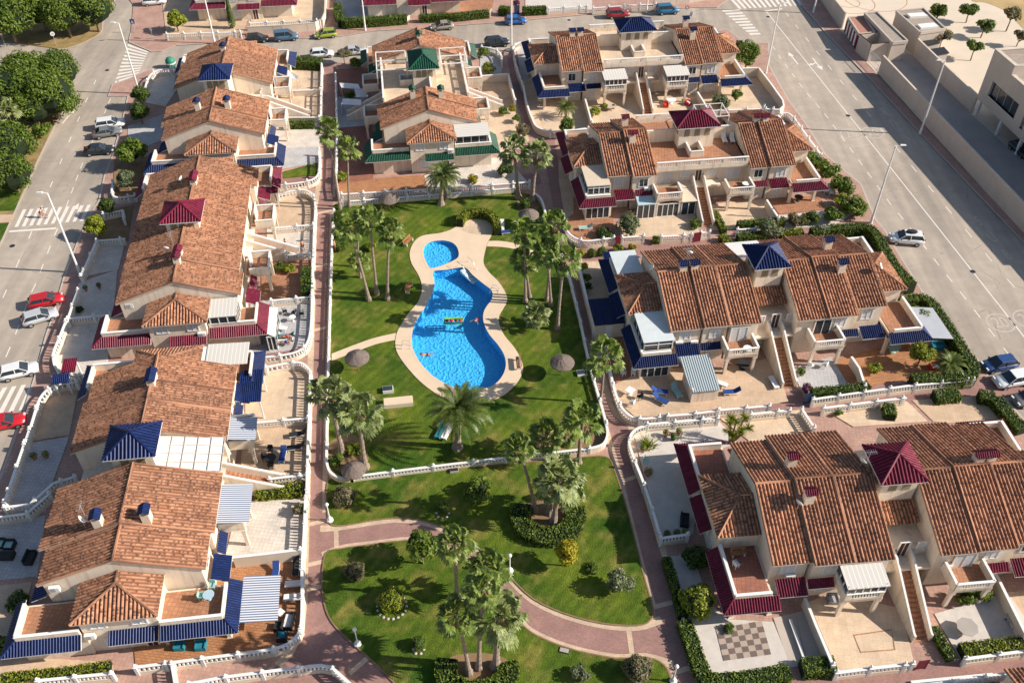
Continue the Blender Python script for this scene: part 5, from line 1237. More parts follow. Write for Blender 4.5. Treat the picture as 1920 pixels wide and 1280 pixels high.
for a in (
    ('curved clipped hedge round the paved patch at the top of the pool', [(862,410),(868,398),(882,393),(900,392),(918,397),(930,409),(934,425)], 1.5, .9, 'leaf_lime'),
    ('tall clipped hedge sweeping round the upper right plot along the pavement', [(1523,429),(1560,425),(1605,422),(1628,423),(1645,437),(1662,468),(1682,498),(1712,530)], 1.8, 1.3, 'leaf_mid'),
    ('tall clipped hedge sweeping round the orange patio to the road corner', [(1690,560),(1720,555),(1744,560),(1770,595),(1800,640),(1824,676),(1826,694),(1812,702),(1712,706)], 1.7, 1.2, 'leaf_mid'),
    ('clipped hedge over the balustrade right of the lower outdoor stairs', [(1524,732),(1600,724),(1630,718)], 1.6, 1.0, 'leaf_mid', False),
    ('clipped hedge along the stairs of the maroon block', [(1341,394),(1350,412),(1359,428)], 1.0, .8, 'leaf_lime', False),
    ('clipped hedge below the sand terrace of the maroon block', [(1384,416),(1420,413),(1472,408)], 1.2, .9, 'leaf_mid', False),
    ('clipped hedge behind the silver olive bush', [(1384,440),(1420,437),(1440,435)], 1.3, 1.0, 'leaf_mid', False),
    ('short clipped hedge left of the tall sweeping hedge', [(1466,433),(1506,430)], 1.4, 1.0, 'leaf_lime', False),
    ('clipped low hedge by the gate at the foot of the stairs', [(1354,438),(1368,454)], 1.0, 1.0, 'leaf_lime', False),
    ('shaded hedge running down the brick path beside the gravel patio', [(1250,1042),(1268,1100),(1282,1150)], 1.0, .8, 'leaf_mid', False),
    ('leafy hedge curving round the chequered patio corner', [(1284,1160),(1298,1200),(1318,1255),(1340,1272),(1400,1268),(1482,1255)], 1.1, 1.3, 'leaf_mid'),
    ('block of clipped hedge beside the rubble wall at the bottom', [(1506,1246),(1568,1244)], 1.2, 1.5, 'leaf_mid', False),
    ('clipped bright hedge below the octagonal table patio', [(1806,1214),(1860,1207),(1930,1200)], 1.1, 1.1, 'leaf_lime', False),
    ('low hedge running down beside the near right stairs', [(1753,1172),(1770,1205),(1786,1230)], .8, .8, 'leaf_mid', False),
    ('hedge above the near right block, left piece by the brick lane', [(1668,754),(1672,775)], 1.2, 1.2, 'leaf_mid', False),
    ('hedge above the near right block, middle piece', [(1755,738),(1800,734)], 1.2, 1.4, 'leaf_mid', False),
    ('hedge above the near right block, piece by the road', [(1838,736),(1868,742),(1890,770),(1920,800)], 1.2, 1.4, 'leaf_mid', False),
    ('low clipped hedge along the bottom left terrace', [(0,1268),(60,1262),(140,1254),(205,1243)], .7, .8, 'leaf_lime', False),
    ('green hedge on the planter of the near left block', [(478,918),(520,915),(565,911)], 1.0, 1.5, 'leaf_lime', False),
    ('dark hedge on the right of the soil patio by the left path', [(574,499),(574,524),(573,545)], 1.4, 1.2, 'leaf_mid', False),
    ('hedge between two far left patios', [(540,228),(588,227)], 1.2, 1.1, 'leaf_mid', False),
    ('tall hedge at the street end of the far left block', [(524,108),(560,110),(602,112)], 1.7, 2.0, 'leaf_mid', False),
    ('tall hedge along the north pavement, left piece with corner', [(632,4),(634,24),(640,36),(700,33),(762,28)], 1.6, 1.5, 'leaf_mid', False),
    ('tall hedge along the north pavement, right piece', [(786,28),(850,26),(916,19)], 1.4, 1.2, 'leaf_mid', False),
    ('hedge behind the bougainvillea gate on the north pavement', [(936,12),(955,14)], 1.6, 1.4, 'leaf_mid', False),
    ('short hedge right of the bougainvillea gate on the north pavement', [(980,14),(1024,12)], 1.5, 1.2, 'leaf_mid', False),
    ('leafy hedge ring round the palm cluster in the lower lawn, front', [(978,942),(976,965),(985,985),(1008,997),(1040,1000),(1068,988),(1080,965),(1078,948)], 1.05, 1.9, 'leaf_mid'),
    ('leafy hedge ring round the palm cluster at the bottom edge', [(838,1232),(836,1255),(846,1278),(880,1290),(925,1288),(952,1262),(950,1238)], 1.05, 1.8, 'leaf_mid'),
    ('small hedge by the porch wall of the far right corner', [(1386,75),(1398,92)], 1.4, 1.0, 'leaf_dark', False),
): hedge(*a)
# ---------------------------------------------------------------- palms
def fan_crown(seed, mat, nf=23, R_=1.75, blades=15):
    rnd = random.Random(seed); m = MB()
    for i in range(nf):
        az = i * 2.39996 + rnd.uniform(-.35,.35); el = R(80) - R(125) * ((i+.5) / nf) ** 1.05 + rnd.uniform(-.16,.16)
        d = Vector((math.cos(az)*math.cos(el), math.sin(az)*math.cos(el), math.sin(el))); pl = R_ * rnd.uniform(.46,.68)
        side = Vector((-math.sin(az), math.cos(az), 0)); up = side.cross(d) * -1
        if up.z < 0: up = -up
        b = d * pl - Vector((0,0,.10*pl)); m.tube([(0,0,0), d*pl*.55, b], [.035,.03,.02], 3, False)
        tw = rnd.uniform(-.5,.5); side, up = side*math.cos(tw) + up*math.sin(tw), up*math.cos(tw) - side*math.sin(tw); fr = R_ * rnd.uniform(.36,.47)
        for k in range(blades):
            t = (k/(blades-1) - .5) * R(230); L = fr * (1 - .16*abs(t)) * rnd.uniform(.85,1.1)
            e = (d*math.cos(t) + side*math.sin(t) + up*(.20 - .10*abs(t))).normalized(); wv = e.cross(up).normalized() * fr * .155
            p1 = b + e*L*.58; p2 = b + e*L - Vector((0,0,L*.42*rnd.uniform(.5,1.5)))
            m.face([b, p1 - wv, p1 + wv]); m.face([p1 - wv, p2 - wv*.12, p2 + wv*.12, p1 + wv])
    return m.data('crown', mat)
def fan_dead(seed, R_=1.0):
    rnd = random.Random(seed); m = MB()
    for i in range(16):
        az = rnd.uniform(0,6.28); d = Vector((math.cos(az)*.42, math.sin(az)*.42, -1)).normalized(); b = d*.5; s = Vector((-math.sin(az), math.cos(az), 0))
        for k in range(5):
            e = (d + s*(k-2)*.25).normalized(); w_ = s*.05; q = b + e*.75*rnd.uniform(.7,1.1); m.face([b-w_*.5, q-w_, q+w_, b+w_*.5])
    return m.data('dead_fronds', M['leaf_dead'])
def date_crown(seed, L=4.1, nf=46):
    rnd = random.Random(seed); m = MB()
    for i in range(nf):
        az = i*2.39996 + rnd.uniform(-.15,.15); e0 = R(86) - R(92)*(i/nf)**.8; n = 9; p = Vector((0,0,0)); pts = [p.copy()]; el = e0; l = L * rnd.uniform(.88,1.05)*(.75+.25*min(1,i/12))
        for k in range(n): 
            el -= R(9.5) * (.55 + k/n); d = Vector((math.cos(az)*math.cos(el), math.sin(az)*math.cos(el), math.sin(el))); p = p + d*l/n; pts.append(p.copy())
        side = Vector((-math.sin(az), math.cos(az), 0))
        for k in range(n):
            a, b = pts[k], pts[k+1]; d = (b-a).normalized(); up = side.cross(d)
            if up.z < 0: up = -up
            m.face([a - side*.02, b - side*.015, b + side*.015, a + side*.02])
            if k == 0: continue
            for j in range(3):
                t = (j+.5)/3; c = a.lerp(b, t); ll = .55 * math.sin(math.pi*min(.95, .12 + .85*(k+t)/n))
                for s in (-1, 1):
                    q = c + (side*s*.82 + d*.5 + up*.22 - Vector((0,0,.12))).normalized()*ll; m.face([c - d*.065, c + d*.065, q + d*.02, q - d*.02])
    return m.data('crown', M['leaf_date'])
def palm(label, base, top, kind='fan', scale=1.0, tr=.2, v=None, mat='leaf_palm'):
    b = G(*base, .18); k = G(*top, 0); z = CAM_H * (1 - b.y / k.y); t = G(*top, z) - b; v = random.randint(0,2) if v is None else v
    nm = 'date_palm' if kind == 'date' else 'fan_palm'
    root = thing(nm, label, 'palm tree', b, 0, 'date palms' if kind == 'date' else 'fan palms'); m = MB(); n = max(5, int(t.z/.35)); pts = []; rad = []
    for i in range(n+1):
        f = i/n; s = f**1.5*.5 + f*.5; pts.append((t.x*s, t.y*s, t.z*f)); rad.append(tr*(1.35 - .5*min(1,f*4) - .18*f)*(1.06 if i % 2 else .94) * (1 + (.35 if f < .05 else 0)))
    m.tube(pts, rad, 9)
    if kind == 'date': m.lathe([(tr*.9,-.5),(tr*1.5,-.25),(tr*1.5,.05),(tr*.6,.25)], (t.x,t.y,t.z), 9)
    m.build('trunk', M['bark'], root)
    me = cached(('palm', kind, v, mat), lambda: date_crown(v+5) if kind == 'date' else fan_crown(v+9, M[mat]))
    o = link('crown', me, root, t, random.uniform(0,6.28), scale*(1.08 if kind == 'fan' else 1)); o.rotation_euler = (random.uniform(-.12,.12), random.uniform(-.12,.12), random.uniform(0,6.28))
    if kind == 'fan': link('dead_fronds', cached(('dead', v), lambda: fan_dead(v)), root, t, random.uniform(0,6), scale)
    return root
for a in (
    ('slender tall palm by the top of the left path, taller one', (638,392), (615,242), 'fan', 1.15, .17),
    ('slender palm by the top of the left path, shorter one', (655,387), (652,276), 'fan', 1.05, .17),
    ('stout tall palm left of a pair by the right brick path', (972,372), (963,278), 'fan', 1.35, .30, 0, 'leaf_palm2'),
    ('stout tall palm right of a pair by the right brick path', (998,376), (1007,288), 'fan', 1.35, .30, 1, 'leaf_palm2'),
    ('leaning palm of the left poolside group, longest leaning trunk', (692,563), (655,426), 'fan', 1.12, .2),
    ('middle palm of the left poolside group', (707,552), (693,410), 'fan', 1.12, .2),
    ('upright right-hand palm of the left poolside group', (727,562), (730,432), 'fan', 1.12, .2),
    ('low-crowned palm at the back of the left poolside group', (672,500), (672,412), 'fan', 1.0, .18),
    ('short palm among the left poolside trunks', (676,520), (672,488), 'fan', .8, .16),
    ('tallest palm of the right poolside group, high dark crown', (985,566), (983,432), 'fan', 1.1, .19),
    ('right poolside palm with lower crown, left side', (993,556), (982,484), 'fan', 1.1, .19),
    ('right poolside palm with highest crown next to the path', (1025,563), (1040,420), 'fan', 1.2, .19),
    ('right poolside palm with middle crown', (1033,573), (1025,468), 'fan', 1.15, .19),
    ('right poolside palm with the nearest leaning trunk', (1045,617), (1057,485), 'fan', 1.25, .22),
    ('short bushy palm at the foot of the right poolside group', (1006,612), (1005,588), 'fan', 1.05, .22, 0, 'leaf_palm2'),
    ('palm leaning over the balustrade of the blue lounger terrace', (1126,755), (1135,664), 'fan', 1.3, .18),
    ('front left palm of the pair by the left path, farther', (642,848), (617,740), 'fan', 1.42, .29, 1, 'leaf_palm2'),
    ('front left palm of the pair by the left path, nearer', (685,877), (672,770), 'fan', 1.42, .29, 2, 'leaf_palm2'),
    ('bushy low fan palm at the right corner of the pool garden', (1030,852), (1026,812), 'fan', 1.12, .25),
    ('tall fan palm at the right corner wall of the pool garden', (1085,866), (1090,782), 'fan', 1.25, .24, 1),
    ('young fan palm between the two corner palms of the pool garden', (1062,832), (1060,815), 'fan', .9, .2),
    ('curved slim palm standing in the hedge ring of the lower lawn', (1004,958), (972,838), 'fan', .95, .2),
    ('stout pale palm in the middle of the hedge ring of the lower lawn', (1038,980), (1050,893), 'fan', 1.48, .32, 0, 'leaf_palm2'),
    ('thick palm behind the stout pale one in the hedge ring', (1030,962), (1032,905), 'fan', 1.1, .3, 2, 'leaf_palm2'),
    ('thick short palm at right in the hedge ring', (1062,958), (1068,918), 'fan', 1.0, .28, 1, 'leaf_palm2'),
    ('palm in front of the winding path, leftmost high crown', (857,1120), (853,1018), 'fan', 1.08, .2),
    ('palm in front of the winding path, broad middle crown', (908,1125), (915,1068), 'fan', 1.25, .2),
    ('leaning palm of the bottom hedge ring, left crown', (880,1262), (857,1152), 'fan', 1.05, .21),
    ('slim palm with small crown in the bottom hedge ring', (898,1252), (905,1100), 'fan', .95, .21),
    ('stout pale palm in the bottom hedge ring', (930,1250), (936,1152), 'fan', 1.45, .33, 0, 'leaf_palm2'),
    ('small palm in the front yard at the left edge', (12,268), (8,205), 'fan', 1.3, .18, 1, 'leaf_palm2'),
    ('tall date palm at the lower end of the pool', (858,838), (862,768), 'date', 1.0, .4),
    ('date palm by the balustrade of the green-roofed block', (827,383), (829,332), 'date', .8, .36),
    ('second date palm just behind the green block date palm', (836,372), (835,325), 'date', .65, .3),
    ('banana-like palm on the orange patio', (1780,702), (1782,684), 'date', .55, .18),
    ('small palm on the sand patio of the far right block', (1062,220), (1061,202), 'date', .5, .14),
): palm(*a)
# yucca
c = G(1368,832); root = thing('yucca', 'branching yucca tree by the white gravel garden', 'tree', c, 0, 'yuccas'); m = MB(); lf = MB(); rnd = random.Random(4)
for k in range(9):
    a = k*.7; r = rnd.uniform(.3,1.3); tp = Vector((math.cos(a)*r+.3, math.sin(a)*r, rnd.uniform(2.2,3.4))); m.tube([(0,0,0), (tp.x*.35,tp.y*.35,1.0), tp], [.16,.1,.07], 6)
    for i in range(60):
        d = rvec(rnd); d.z = abs(d.z)*.9 - .15; e = tp + d*.75; s_ = d.orthogonal().normalized()*.045; lf.face([tp - s_, e - s_*.2, e + s_*.2, tp + s_])
m.build('trunk', M['bark2'], root); lf.build('crown', M['leaf_lime'], root)
c = G(1214,838); root = thing('cactus_plant', 'upright yellow-green plant at the left of the white gravel garden', 'plant', c, 0, 'yuccas'); lf = MB()
for i in range(160):
    d = rvec(rnd); d.z = abs(d.z) + .5; d.normalize(); b = Vector((rnd.uniform(-.3,.3), rnd.uniform(-.3,.3), 0)); e = b + d*rnd.uniform(.7,1.6); s_ = d.orthogonal().normalized()*.05; lf.face([b - s_, e - s_*.3, e + s_*.3, b + s_])
lf.build('leaves', M['leaf_lime'], root)
# stone rings round planted shrubs
for lab, px, r in (('ring of pale stones round the leafy shrub in the bottom lawn', (735,1136), 1.3), ('ring of stones round the egg-shaped shrub', (830,962), .6), ('ring of stones round the mushroom shrub', (785,1217), .45)):
    c = G(*px, .19); root = thing('stone_ring', lab, 'edging', c, 0, 'stone rings'); m = MB(); n = int(r*14)
    for k in range(n):
        a = k*6.2832/n; m.lathe([(.02,0),(.14,.02),(.15,.06),(.06,.10)], (r*math.cos(a), r*math.sin(a), 0), 6)
    m.build('stones', M['kerb'], root)
# ---------------------------------------------------------------- school side, right of the avenue
SW = gp([(1496,-20),(1504,11),(1560,74),(1622,138),(1726,250),(1830,360),(1925,460),(2060,600),(2140,600),(1960,452),(1847,360),(1641,138),(1604,93),(1574,54),(1532,-8),(1525,-20)], .12)
mb = MB(); sheet(mb, SW, (), .12, .12); struct('pavement', mb, M['pave'])
mb = MB(); ribbon(mb, SW[:8], .25, .127); struct('kerb', mb, M['kerb'])
mb = MB(); sheet(mb, gp([(1641,130),(1700,100),(1712,104),(1821,214),(1960,340),(2250,640),(2140,600),(1960,452),(1847,360)], .1), (), .1); struct('yard', mb, M['yarddk'])
mb = MB(); sheet(mb, gp([(1532,-8),(1574,54),(1641,138),(1712,104),(1821,214),(2100,480),(3000,480),(3000,-60),(1520,-60)], .06), (), .06); struct('school_yard', mb, M['yard'])
mb = MB(); sheet(mb, smooth(gp([(1820,0),(1850,6),(1890,24),(1960,70),(2200,60),(2200,-40),(1800,-40)], .08)), (), .08); struct('sand_patch', mb, M['soil2'] if 'soil2' in M else M['dirt'])
mb = MB()
for px, r in (((1590,6), 5), ((1640,-2), 6)): ring(mb, px, r, .12, .075)
ring(mb, (1590,6), 2.2, .12, .075); struct('playground_lines', mb, M['terra'])
def wall_thing(label, px, ht, wd=.25, mat='conc', cat='wall', name='school_wall', grp='school perimeter walls'):
    p = gp(px, .1); root = thing(name, label, cat, p[0], 0, grp); m, c, j = MB(), MB(), MB()
    for a, b in zip(p, p[1:]):
        a, b = a - p[0], b - p[0]; m.bar(a, b, wd, 0, ht); c.bar(a, b, wd + .06, ht, ht + .08)
        for v, d in along([a, b], 4.5): j.bar(v, v + d*.06, wd + .02, .1, ht - .02)
    m.build('wall', M[mat], root); c.build('coping', M['verge'], root); j.build('joints', M['yarddk'], root)
wall_thing('long tall beige concrete wall along the avenue pavement, from the gate to the frame edge', [(1647,138),(1749,250),(1850,360),(1935,452),(2080,610)], 3.2)
wall_thing('beige concrete wall north of the red gatehouse along the avenue', [(1530,-12),(1556,25),(1578,54)], 3.0)
wall_thing('inner tall beige wall between the service yard and the courtyard', [(1712,104),(1768,160),(1822,212)], 3.0)
wall_thing('short beige wall left of the barred gate', [(1607,92),(1624,114)], 2.6)
p, q = gp(((1625,115), (1646,137)), .1); d = q - p; root = thing('gate', 'barred metal sliding gate in the concrete wall of the avenue', 'gate', p, math.atan2(d.y, d.x), 'school gates'); m = MB(); L = d.length
for k in range(int(L/.25)): m.box(k*.25, k*.25+.03, -.02, .02, .1, 2.2)
for z in (.1, 1.1, 2.2): m.box(0, L, -.03, .03, z, z+.07)
m.build('bars', M['metal'], root)
def block(label, px, z1, z0=.06, roof='roofgravel', mat='conc', name='school_pavilion', open_=False, grp='school outbuildings'):
    p = [G(u, v, z1) for u, v in px]; o = p[0].copy(); o.z = 0; root = thing(name, label, 'building', o, 0, grp); q = [v - o for v in p]
    m = MB(); n = len(q)
    if open_:
        for i in range(n): m.bar((q[i].x,q[i].y,0), (q[(i+1) % n].x,q[(i+1) % n].y,0), .25, z0, z1)
    else: m.prism([(v.x, v.y) for v in q], z0, z1 - .35)
    m.build('wall', M[mat], root); c = MB()
    for i in range(n): c.bar((q[i].x,q[i].y,0), (q[(i+1) % n].x,q[(i+1) % n].y,0), .28, z1-.5, z1)
    c.build('parapet', M['conc'], root)
    if not open_:
        cx = sum((v for v in q), Vector()) / n; r = MB(); r.prism([((v.x-cx.x)*.95+cx.x, (v.y-cx.y)*.95+cx.y) for v in q], z1-.36, z1-.22); r.build('roof', M[roof], root)
    return root, q
r_, q = block('low gatehouse with red roof and white barred front on the avenue', [(1591,32),(1621,30),(1641,60),(1612,63)], 3.0, roof='redroof')
m = MB(); bb = MB(); a, b = q[0], q[3]
for k in range(9):
    v = a.lerp(b, (k+.5)/9); w_ = (b-a).normalized()*.42; e = Vector((-.18,-.1,0)); (m if k % 2 else bb).bar(Vector((v.x,v.y,0))+e-w_, Vector((v.x,v.y,0))+e+w_, .06, .3, 2.5)
m.build('white_panels', M['white'], r_); bb.build('red_panels', M['maroonpaint'], r_)
block('beige flat-roofed pavilion with gravel roof behind the red gatehouse', [(1622,24),(1645,22),(1702,76),(1674,79)], 3.7)
block('open roofless concrete court in front of the gravel-roofed pavilion', [(1613,65),(1651,60),(1675,79),(1634,83)], 3.2, open_=True)
r_, q = block('wide flat-roofed pavilion with two white skylights', [(1681,20),(1732,15),(1773,53),(1726,60)], 4.2)
for lab, px in (('', [(1700,26),(1731,24),(1740,30),(1707,32)]), ('', [(1720,46),(1751,43),(1760,50),(1727,53)])):
    m = MB(); g = [G(u, v, 4.3) - r_.location for u, v in px]; m.prism([(v.x, v.y) for v in g], 3.9, 4.35); m.build('skylight', M['white'], r_)
for lab, px, z in (('flat black-roofed shed nearest the wide pavilion', [(1726,76),(1752,73),(1763,80),(1737,86)], 2.4), ('flat black-roofed shed by the thin lamp top', [(1745,92),(1770,88),(1780,99),(1753,104)], 2.4)):
    p = [G(u, v, z) for u, v in px]; root = thing('bin_shelter', lab, 'shed', (p[0].x, p[0].y, .06), 0, 'black-roofed sheds'); g = [v - Vector((p[0].x, p[0].y, 0)) for v in p]; c = sum(g, Vector())/4
    m = MB(); m.prism([(v.x, v.y) for v in g], z-.25, z-.06); m.build('roof', M['dark'], root); m = MB(); m.prism([((v.x-c.x)*.88+c.x, (v.y-c.y)*.88+c.y) for v in g], 0, z-.25); m.build('wall', M['yarddk'], root)
# school building on pillars
A, B = G(1831,184,2.9), G(1921,269,2.9); d = (B - A); d.z = 0; d.normalize(); n = Vector((d.y, -d.x, 0)); n = n if n.x > 0 else -n
root = thing('school_building', 'large beige school block raised on pillars at the right edge', 'building', (A.x, A.y, 0), math.atan2(d.y, d.x))
sg = 1 if (Matrix.Rotation(-math.atan2(d.y, d.x), 3, 'Z') @ n).y > 0 else -1
def S(m, x0, x1, y0, y1, z0, z1): a, b = sorted((sg*y0, sg*y1)); m.box(x0, x1, a, b, z0, z1)
m = MB()
# facade pieces left round one deep window opening and a slit
for x0, x1, z0, z1 in ((0,2.2,2.9,11),(2.2,9.4,2.9,4.6),(2.2,5.5,6.9,11),(5.5,9.4,6.9,9.6),(9.4,11.2,2.9,9.6),(11.2,11.9,2.9,4.2),(11.2,11.9,7.6,9.6),(11.9,13.4,2.9,9.6),(13.4,20,2.9,4.6),(13.4,20,6.9,9.6),(20,40,2.9,9.6)): S(m, x0, x1, 0, .5, z0, z1)
S(m, 0, .5, .5, 26, 2.9, 11); S(m, 39.5, 40, .5, 26, 2.9, 9.6); S(m, .5, 40, 25.5, 26, 2.9, 9.6); S(m, 5, 5.5, .5, 25.5, 8.6, 11); S(m, .5, 5, 25.5, 26, 9.6, 11); S(m, .5, 39.5, .5, 25.5, 2.9, 3.2)
m.build('wall', M['conc'], root)
m = MB(); S(m, 5.5, 39.5, .5, 25.5, 8.6, 8.8); S(m, .5, 5, .5, 25.5, 10, 10.2); m.build('roof', M['roofgravel'], root)
m = MB(); S(m, -.05, 5.55, -.05, .55, 11, 11.1); S(m, 5.56, 40.05, -.05, .55, 9.6, 9.7); S(m, -.05, .55, .55, 26, 11, 11.1); m.build('coping', M['verge'], root)
for x0, x1, z0, z1 in ((2.2,9.4,4.6,6.9),(13.4,20,4.6,6.9),(11.2,11.9,4.2,7.6)):
    f = MB(); S(f, x0, x1, .36, .42, z0, z1); w_ = f.build('window', M['glass'], root); f = MB()
    for k in range(5): x = x0 + (x1-x0)*k/4; S(f, x-.03, x+.03, .3, .36, z0, z1)
    S(f, x0, x1, -.06, .36, z0-.08, z0); f.build('frame', M['metal'], w_)
for x in (.4, 6.5, 12, 18, 24):
    for y in (.5, 9): f = MB(); S(f, x-.2, x+.2, y, y+.4, 0, 2.9); f.build('pillar', M['white'], root)
f = MB(); S(f, .5, 39, 12, 12.2, .1, 2.9); f.build('ground_wall', M['conc'], root)
# ---------------------------------------------------------------- houses beyond the street and at the bottom right corner
def far_house(key, label, end_px, trim, th, u_end=17.4):
    e = G(*end_px, 2.75); a = R(th); o = e - Vector((math.cos(a), math.sin(a), 0)) * u_end
    H[key] = house('house_block', label, (o.x, o.y, th), trim, [(-13.2,-9.6,7.1,7.3,8.1),(-9.6,9.6,7.4,7.3,8.3),(9.6,13.4,7.2,7.2,8.1)], (-2.2,2.5,-2.6,1.95), {'FR': 'room', 'BR': 'room', 'FL': 'room', 'BL': 'room'}, [(9,0)], None, 'B', ends='R')
far_house('N1', 'cream house end with maroon skirt roofs beyond the street at the top left', (456,14), 'maroon', -83.4)
far_house('N2', 'cream house end with glazed porch beyond the street at the top middle', (776,6), 'maroon', -83.0)
a = R(5.6); c = G(1884,1252,5.6); lo = Vector((math.cos(a)*-13.2 - math.sin(a)*7.4, math.sin(a)*-13.2 + math.cos(a)*7.4, 0)); o = c - lo
H['R5'] = house('house_block', 'cream house block cut off at the bottom right corner', (o.x, o.y, 5.6), 'maroon', [(-13.2,-9.2,7.0,7.4,8.05),(-9.2,-2,7.45,7.45,8.3),(2.2,12.9,7.4,7.4,8.2)], (-2,2.4,-1.5,3.2), {'FR': 'room', 'BR': 'room'}, [], None, 'F', ends='L')
floor('sand', [(470,62),(600,54),(612,30),(604,-20),(470,-20)]); floor('tan', [(312,74),(452,68),(470,20),(470,-40),(300,-40)]); floor('grey', [(630,46),(765,40),(770,-20),(630,-20)]); floor('terra', [(785,36),(920,30),(930,-20),(785,-20)]); floor('gravel', [(985,26),(1110,20),(1110,-30),(985,-30)])
def lowwall(label, px, ht, mat): wall_thing(label, px, ht, .2, mat, 'wall', 'garden_wall', 'street walls to the north')
lowwall('rounded cream wall on the north pavement below the maroon trimmed house', [(466,66),(530,63),(592,58),(606,50),(611,38),(612,0)], 1.5, 'wall2')
lowwall('pale stone wall by the street corner near the teal car', [(1225,12),(1290,6),(1330,0),(1350,-14)], 1.7, 'verge')
lowwall('low cream wall below the tall north hedge, left', [(630,50),(700,46),(762,42),(768,36)], .7, 'wall2')
lowwall('low cream wall below the tall north hedge, right', [(786,42),(860,38),(918,32),(922,24)], .7, 'wall2')
M['redroof'] = M['redroof'] if 'redroof' in M else M['terra']

c = G(1790,1284,.2); root = thing('pool_cover', 'blue private pool cover at the bottom right edge', 'pool cover', c, R(5.6), None); m = MB(); m.box(-3.4,3.4,-1.8,.45,0,.12); m.build('cover', mplain('blue_cover', (.03,.12,.22), .5, .1), root); m = MB(); m.box(-3.6,3.6,.45,.7,0,.16); m.build('rim', M['white'], root)
# ---------------------------------------------------------------- cars
def paint(name, c, metal=.0):
    t = NT(name); t.b.inputs['Coat Weight'].default_value = .6; t.b.inputs['Coat Roughness'].default_value = .06
    n = t.noise(6, 3); return t.fin(t.ramp(n, [(.3, sh(c, .92)), (.7, sh(c, 1.06))]), .38, .5, metal)
for k, c in dict(white=(.74,.74,.73), silver=(.48,.49,.50), grey=(.17,.17,.17), black=(.018,.02,.025), red=(.50,.012,.018), darkred=(.28,.012,.02), blue=(.02,.12,.42), bluegrey=(.07,.14,.22), teal=(.015,.14,.28), navy=(.02,.06,.19), green=(.30,.36,.03), gold=(.30,.26,.20)).items(): M['car_'+k] = paint('car_paint_'+k, c)
M['tyre'] = mplain('tyre', (.018,.018,.018), .85, .2); M['rim'] = mplain('alloy_rim', (.45,.45,.46), .35, .1, 1, .5, 0, .6)
M['lampglass'] = mplain('lamp_glass', (.7,.7,.68), .15, .05, 1, .6); M['tail'] = mplain('tail_lamp', (.35,.01,.01), .3, .1)
# per type: length, width, stations of the lower body (x, bottom, belt, half width) and the cabin (x at base rear/roof rear/roof front/base front, height)
CT = dict(
 hatch=(4.1, 1.74, [(-2.05,.42,.80,.72),(-1.95,.30,.95,.82),(-1.2,.24,.97,.87),(0,.24,.94,.87),(.9,.24,.90,.87),(1.55,.26,.82,.84),(1.95,.32,.68,.74),(2.05,.42,.56,.62)], (-1.95,-1.5,.25,1.1), 1.48),
 suv=(4.45, 1.84, [(-2.22,.48,.95,.78),(-2.1,.34,1.08,.88),(-1.2,.28,1.10,.92),(0,.28,1.07,.92),(1.0,.28,1.03,.92),(1.75,.32,.96,.90),(2.1,.38,.82,.82),(2.22,.5,.66,.66)], (-2.1,-1.75,.35,1.15), 1.66),
 sedan=(4.45, 1.76, [(-2.22,.44,.80,.72),(-2.1,.30,.94,.82),(-1.3,.24,.97,.87),(0,.24,.92,.87),(.9,.24,.88,.87),(1.7,.26,.80,.84),(2.1,.32,.68,.74),(2.22,.42,.55,.62)], (-1.65,-.95,.2,1.05), 1.44),
 van=(4.3, 1.82, [(-2.15,.40,1.0,.80),(-2.08,.30,1.10,.88),(-1.2,.26,1.12,.91),(0,.26,1.10,.91),(1.0,.26,1.06,.91),(1.6,.28,.96,.88),(2.0,.34,.80,.80),(2.15,.44,.62,.66)], (-2.1,-1.95,.45,1.25), 1.80))
def car_body(ty):
    L, W, st, cab, ht = CT[ty]; m = MB(); n = len(st); vs_ = []
    for x, zb, zt, w_ in st: vs_ += [(x, s*y, z) for s, y, z in ((-1,w_*.80,zb),(-1,w_*.98,zb+(zt-zb)*.28),(-1,w_,zb+(zt-zb)*.62),(-1,w_*.93,zt),(1,w_*.93,zt),(1,w_,zb+(zt-zb)*.62),(1,w_*.98,zb+(zt-zb)*.28),(1,w_*.80,zb))]
    fs = [(8*i+k, 8*i+8+k, 8*i+8+(k+1) % 8, 8*i+(k+1) % 8) for i in range(n-1) for k in range(8)]; fs += [tuple(range(8)), tuple(range(8*n-8, 8*n))[::-1]]
    m.mesh(vs_, fs); return m
def belt(ty, x):
    st = CT[ty][2]
    for (x0,_,z0,w0), (x1,_,z1,w1) in zip(st, st[1:]):
        if x0 <= x <= x1: t = (x-x0)/(x1-x0); return z0+(z1-z0)*t, w0+(w1-w0)*t
    return st[0][2], st[0][3]
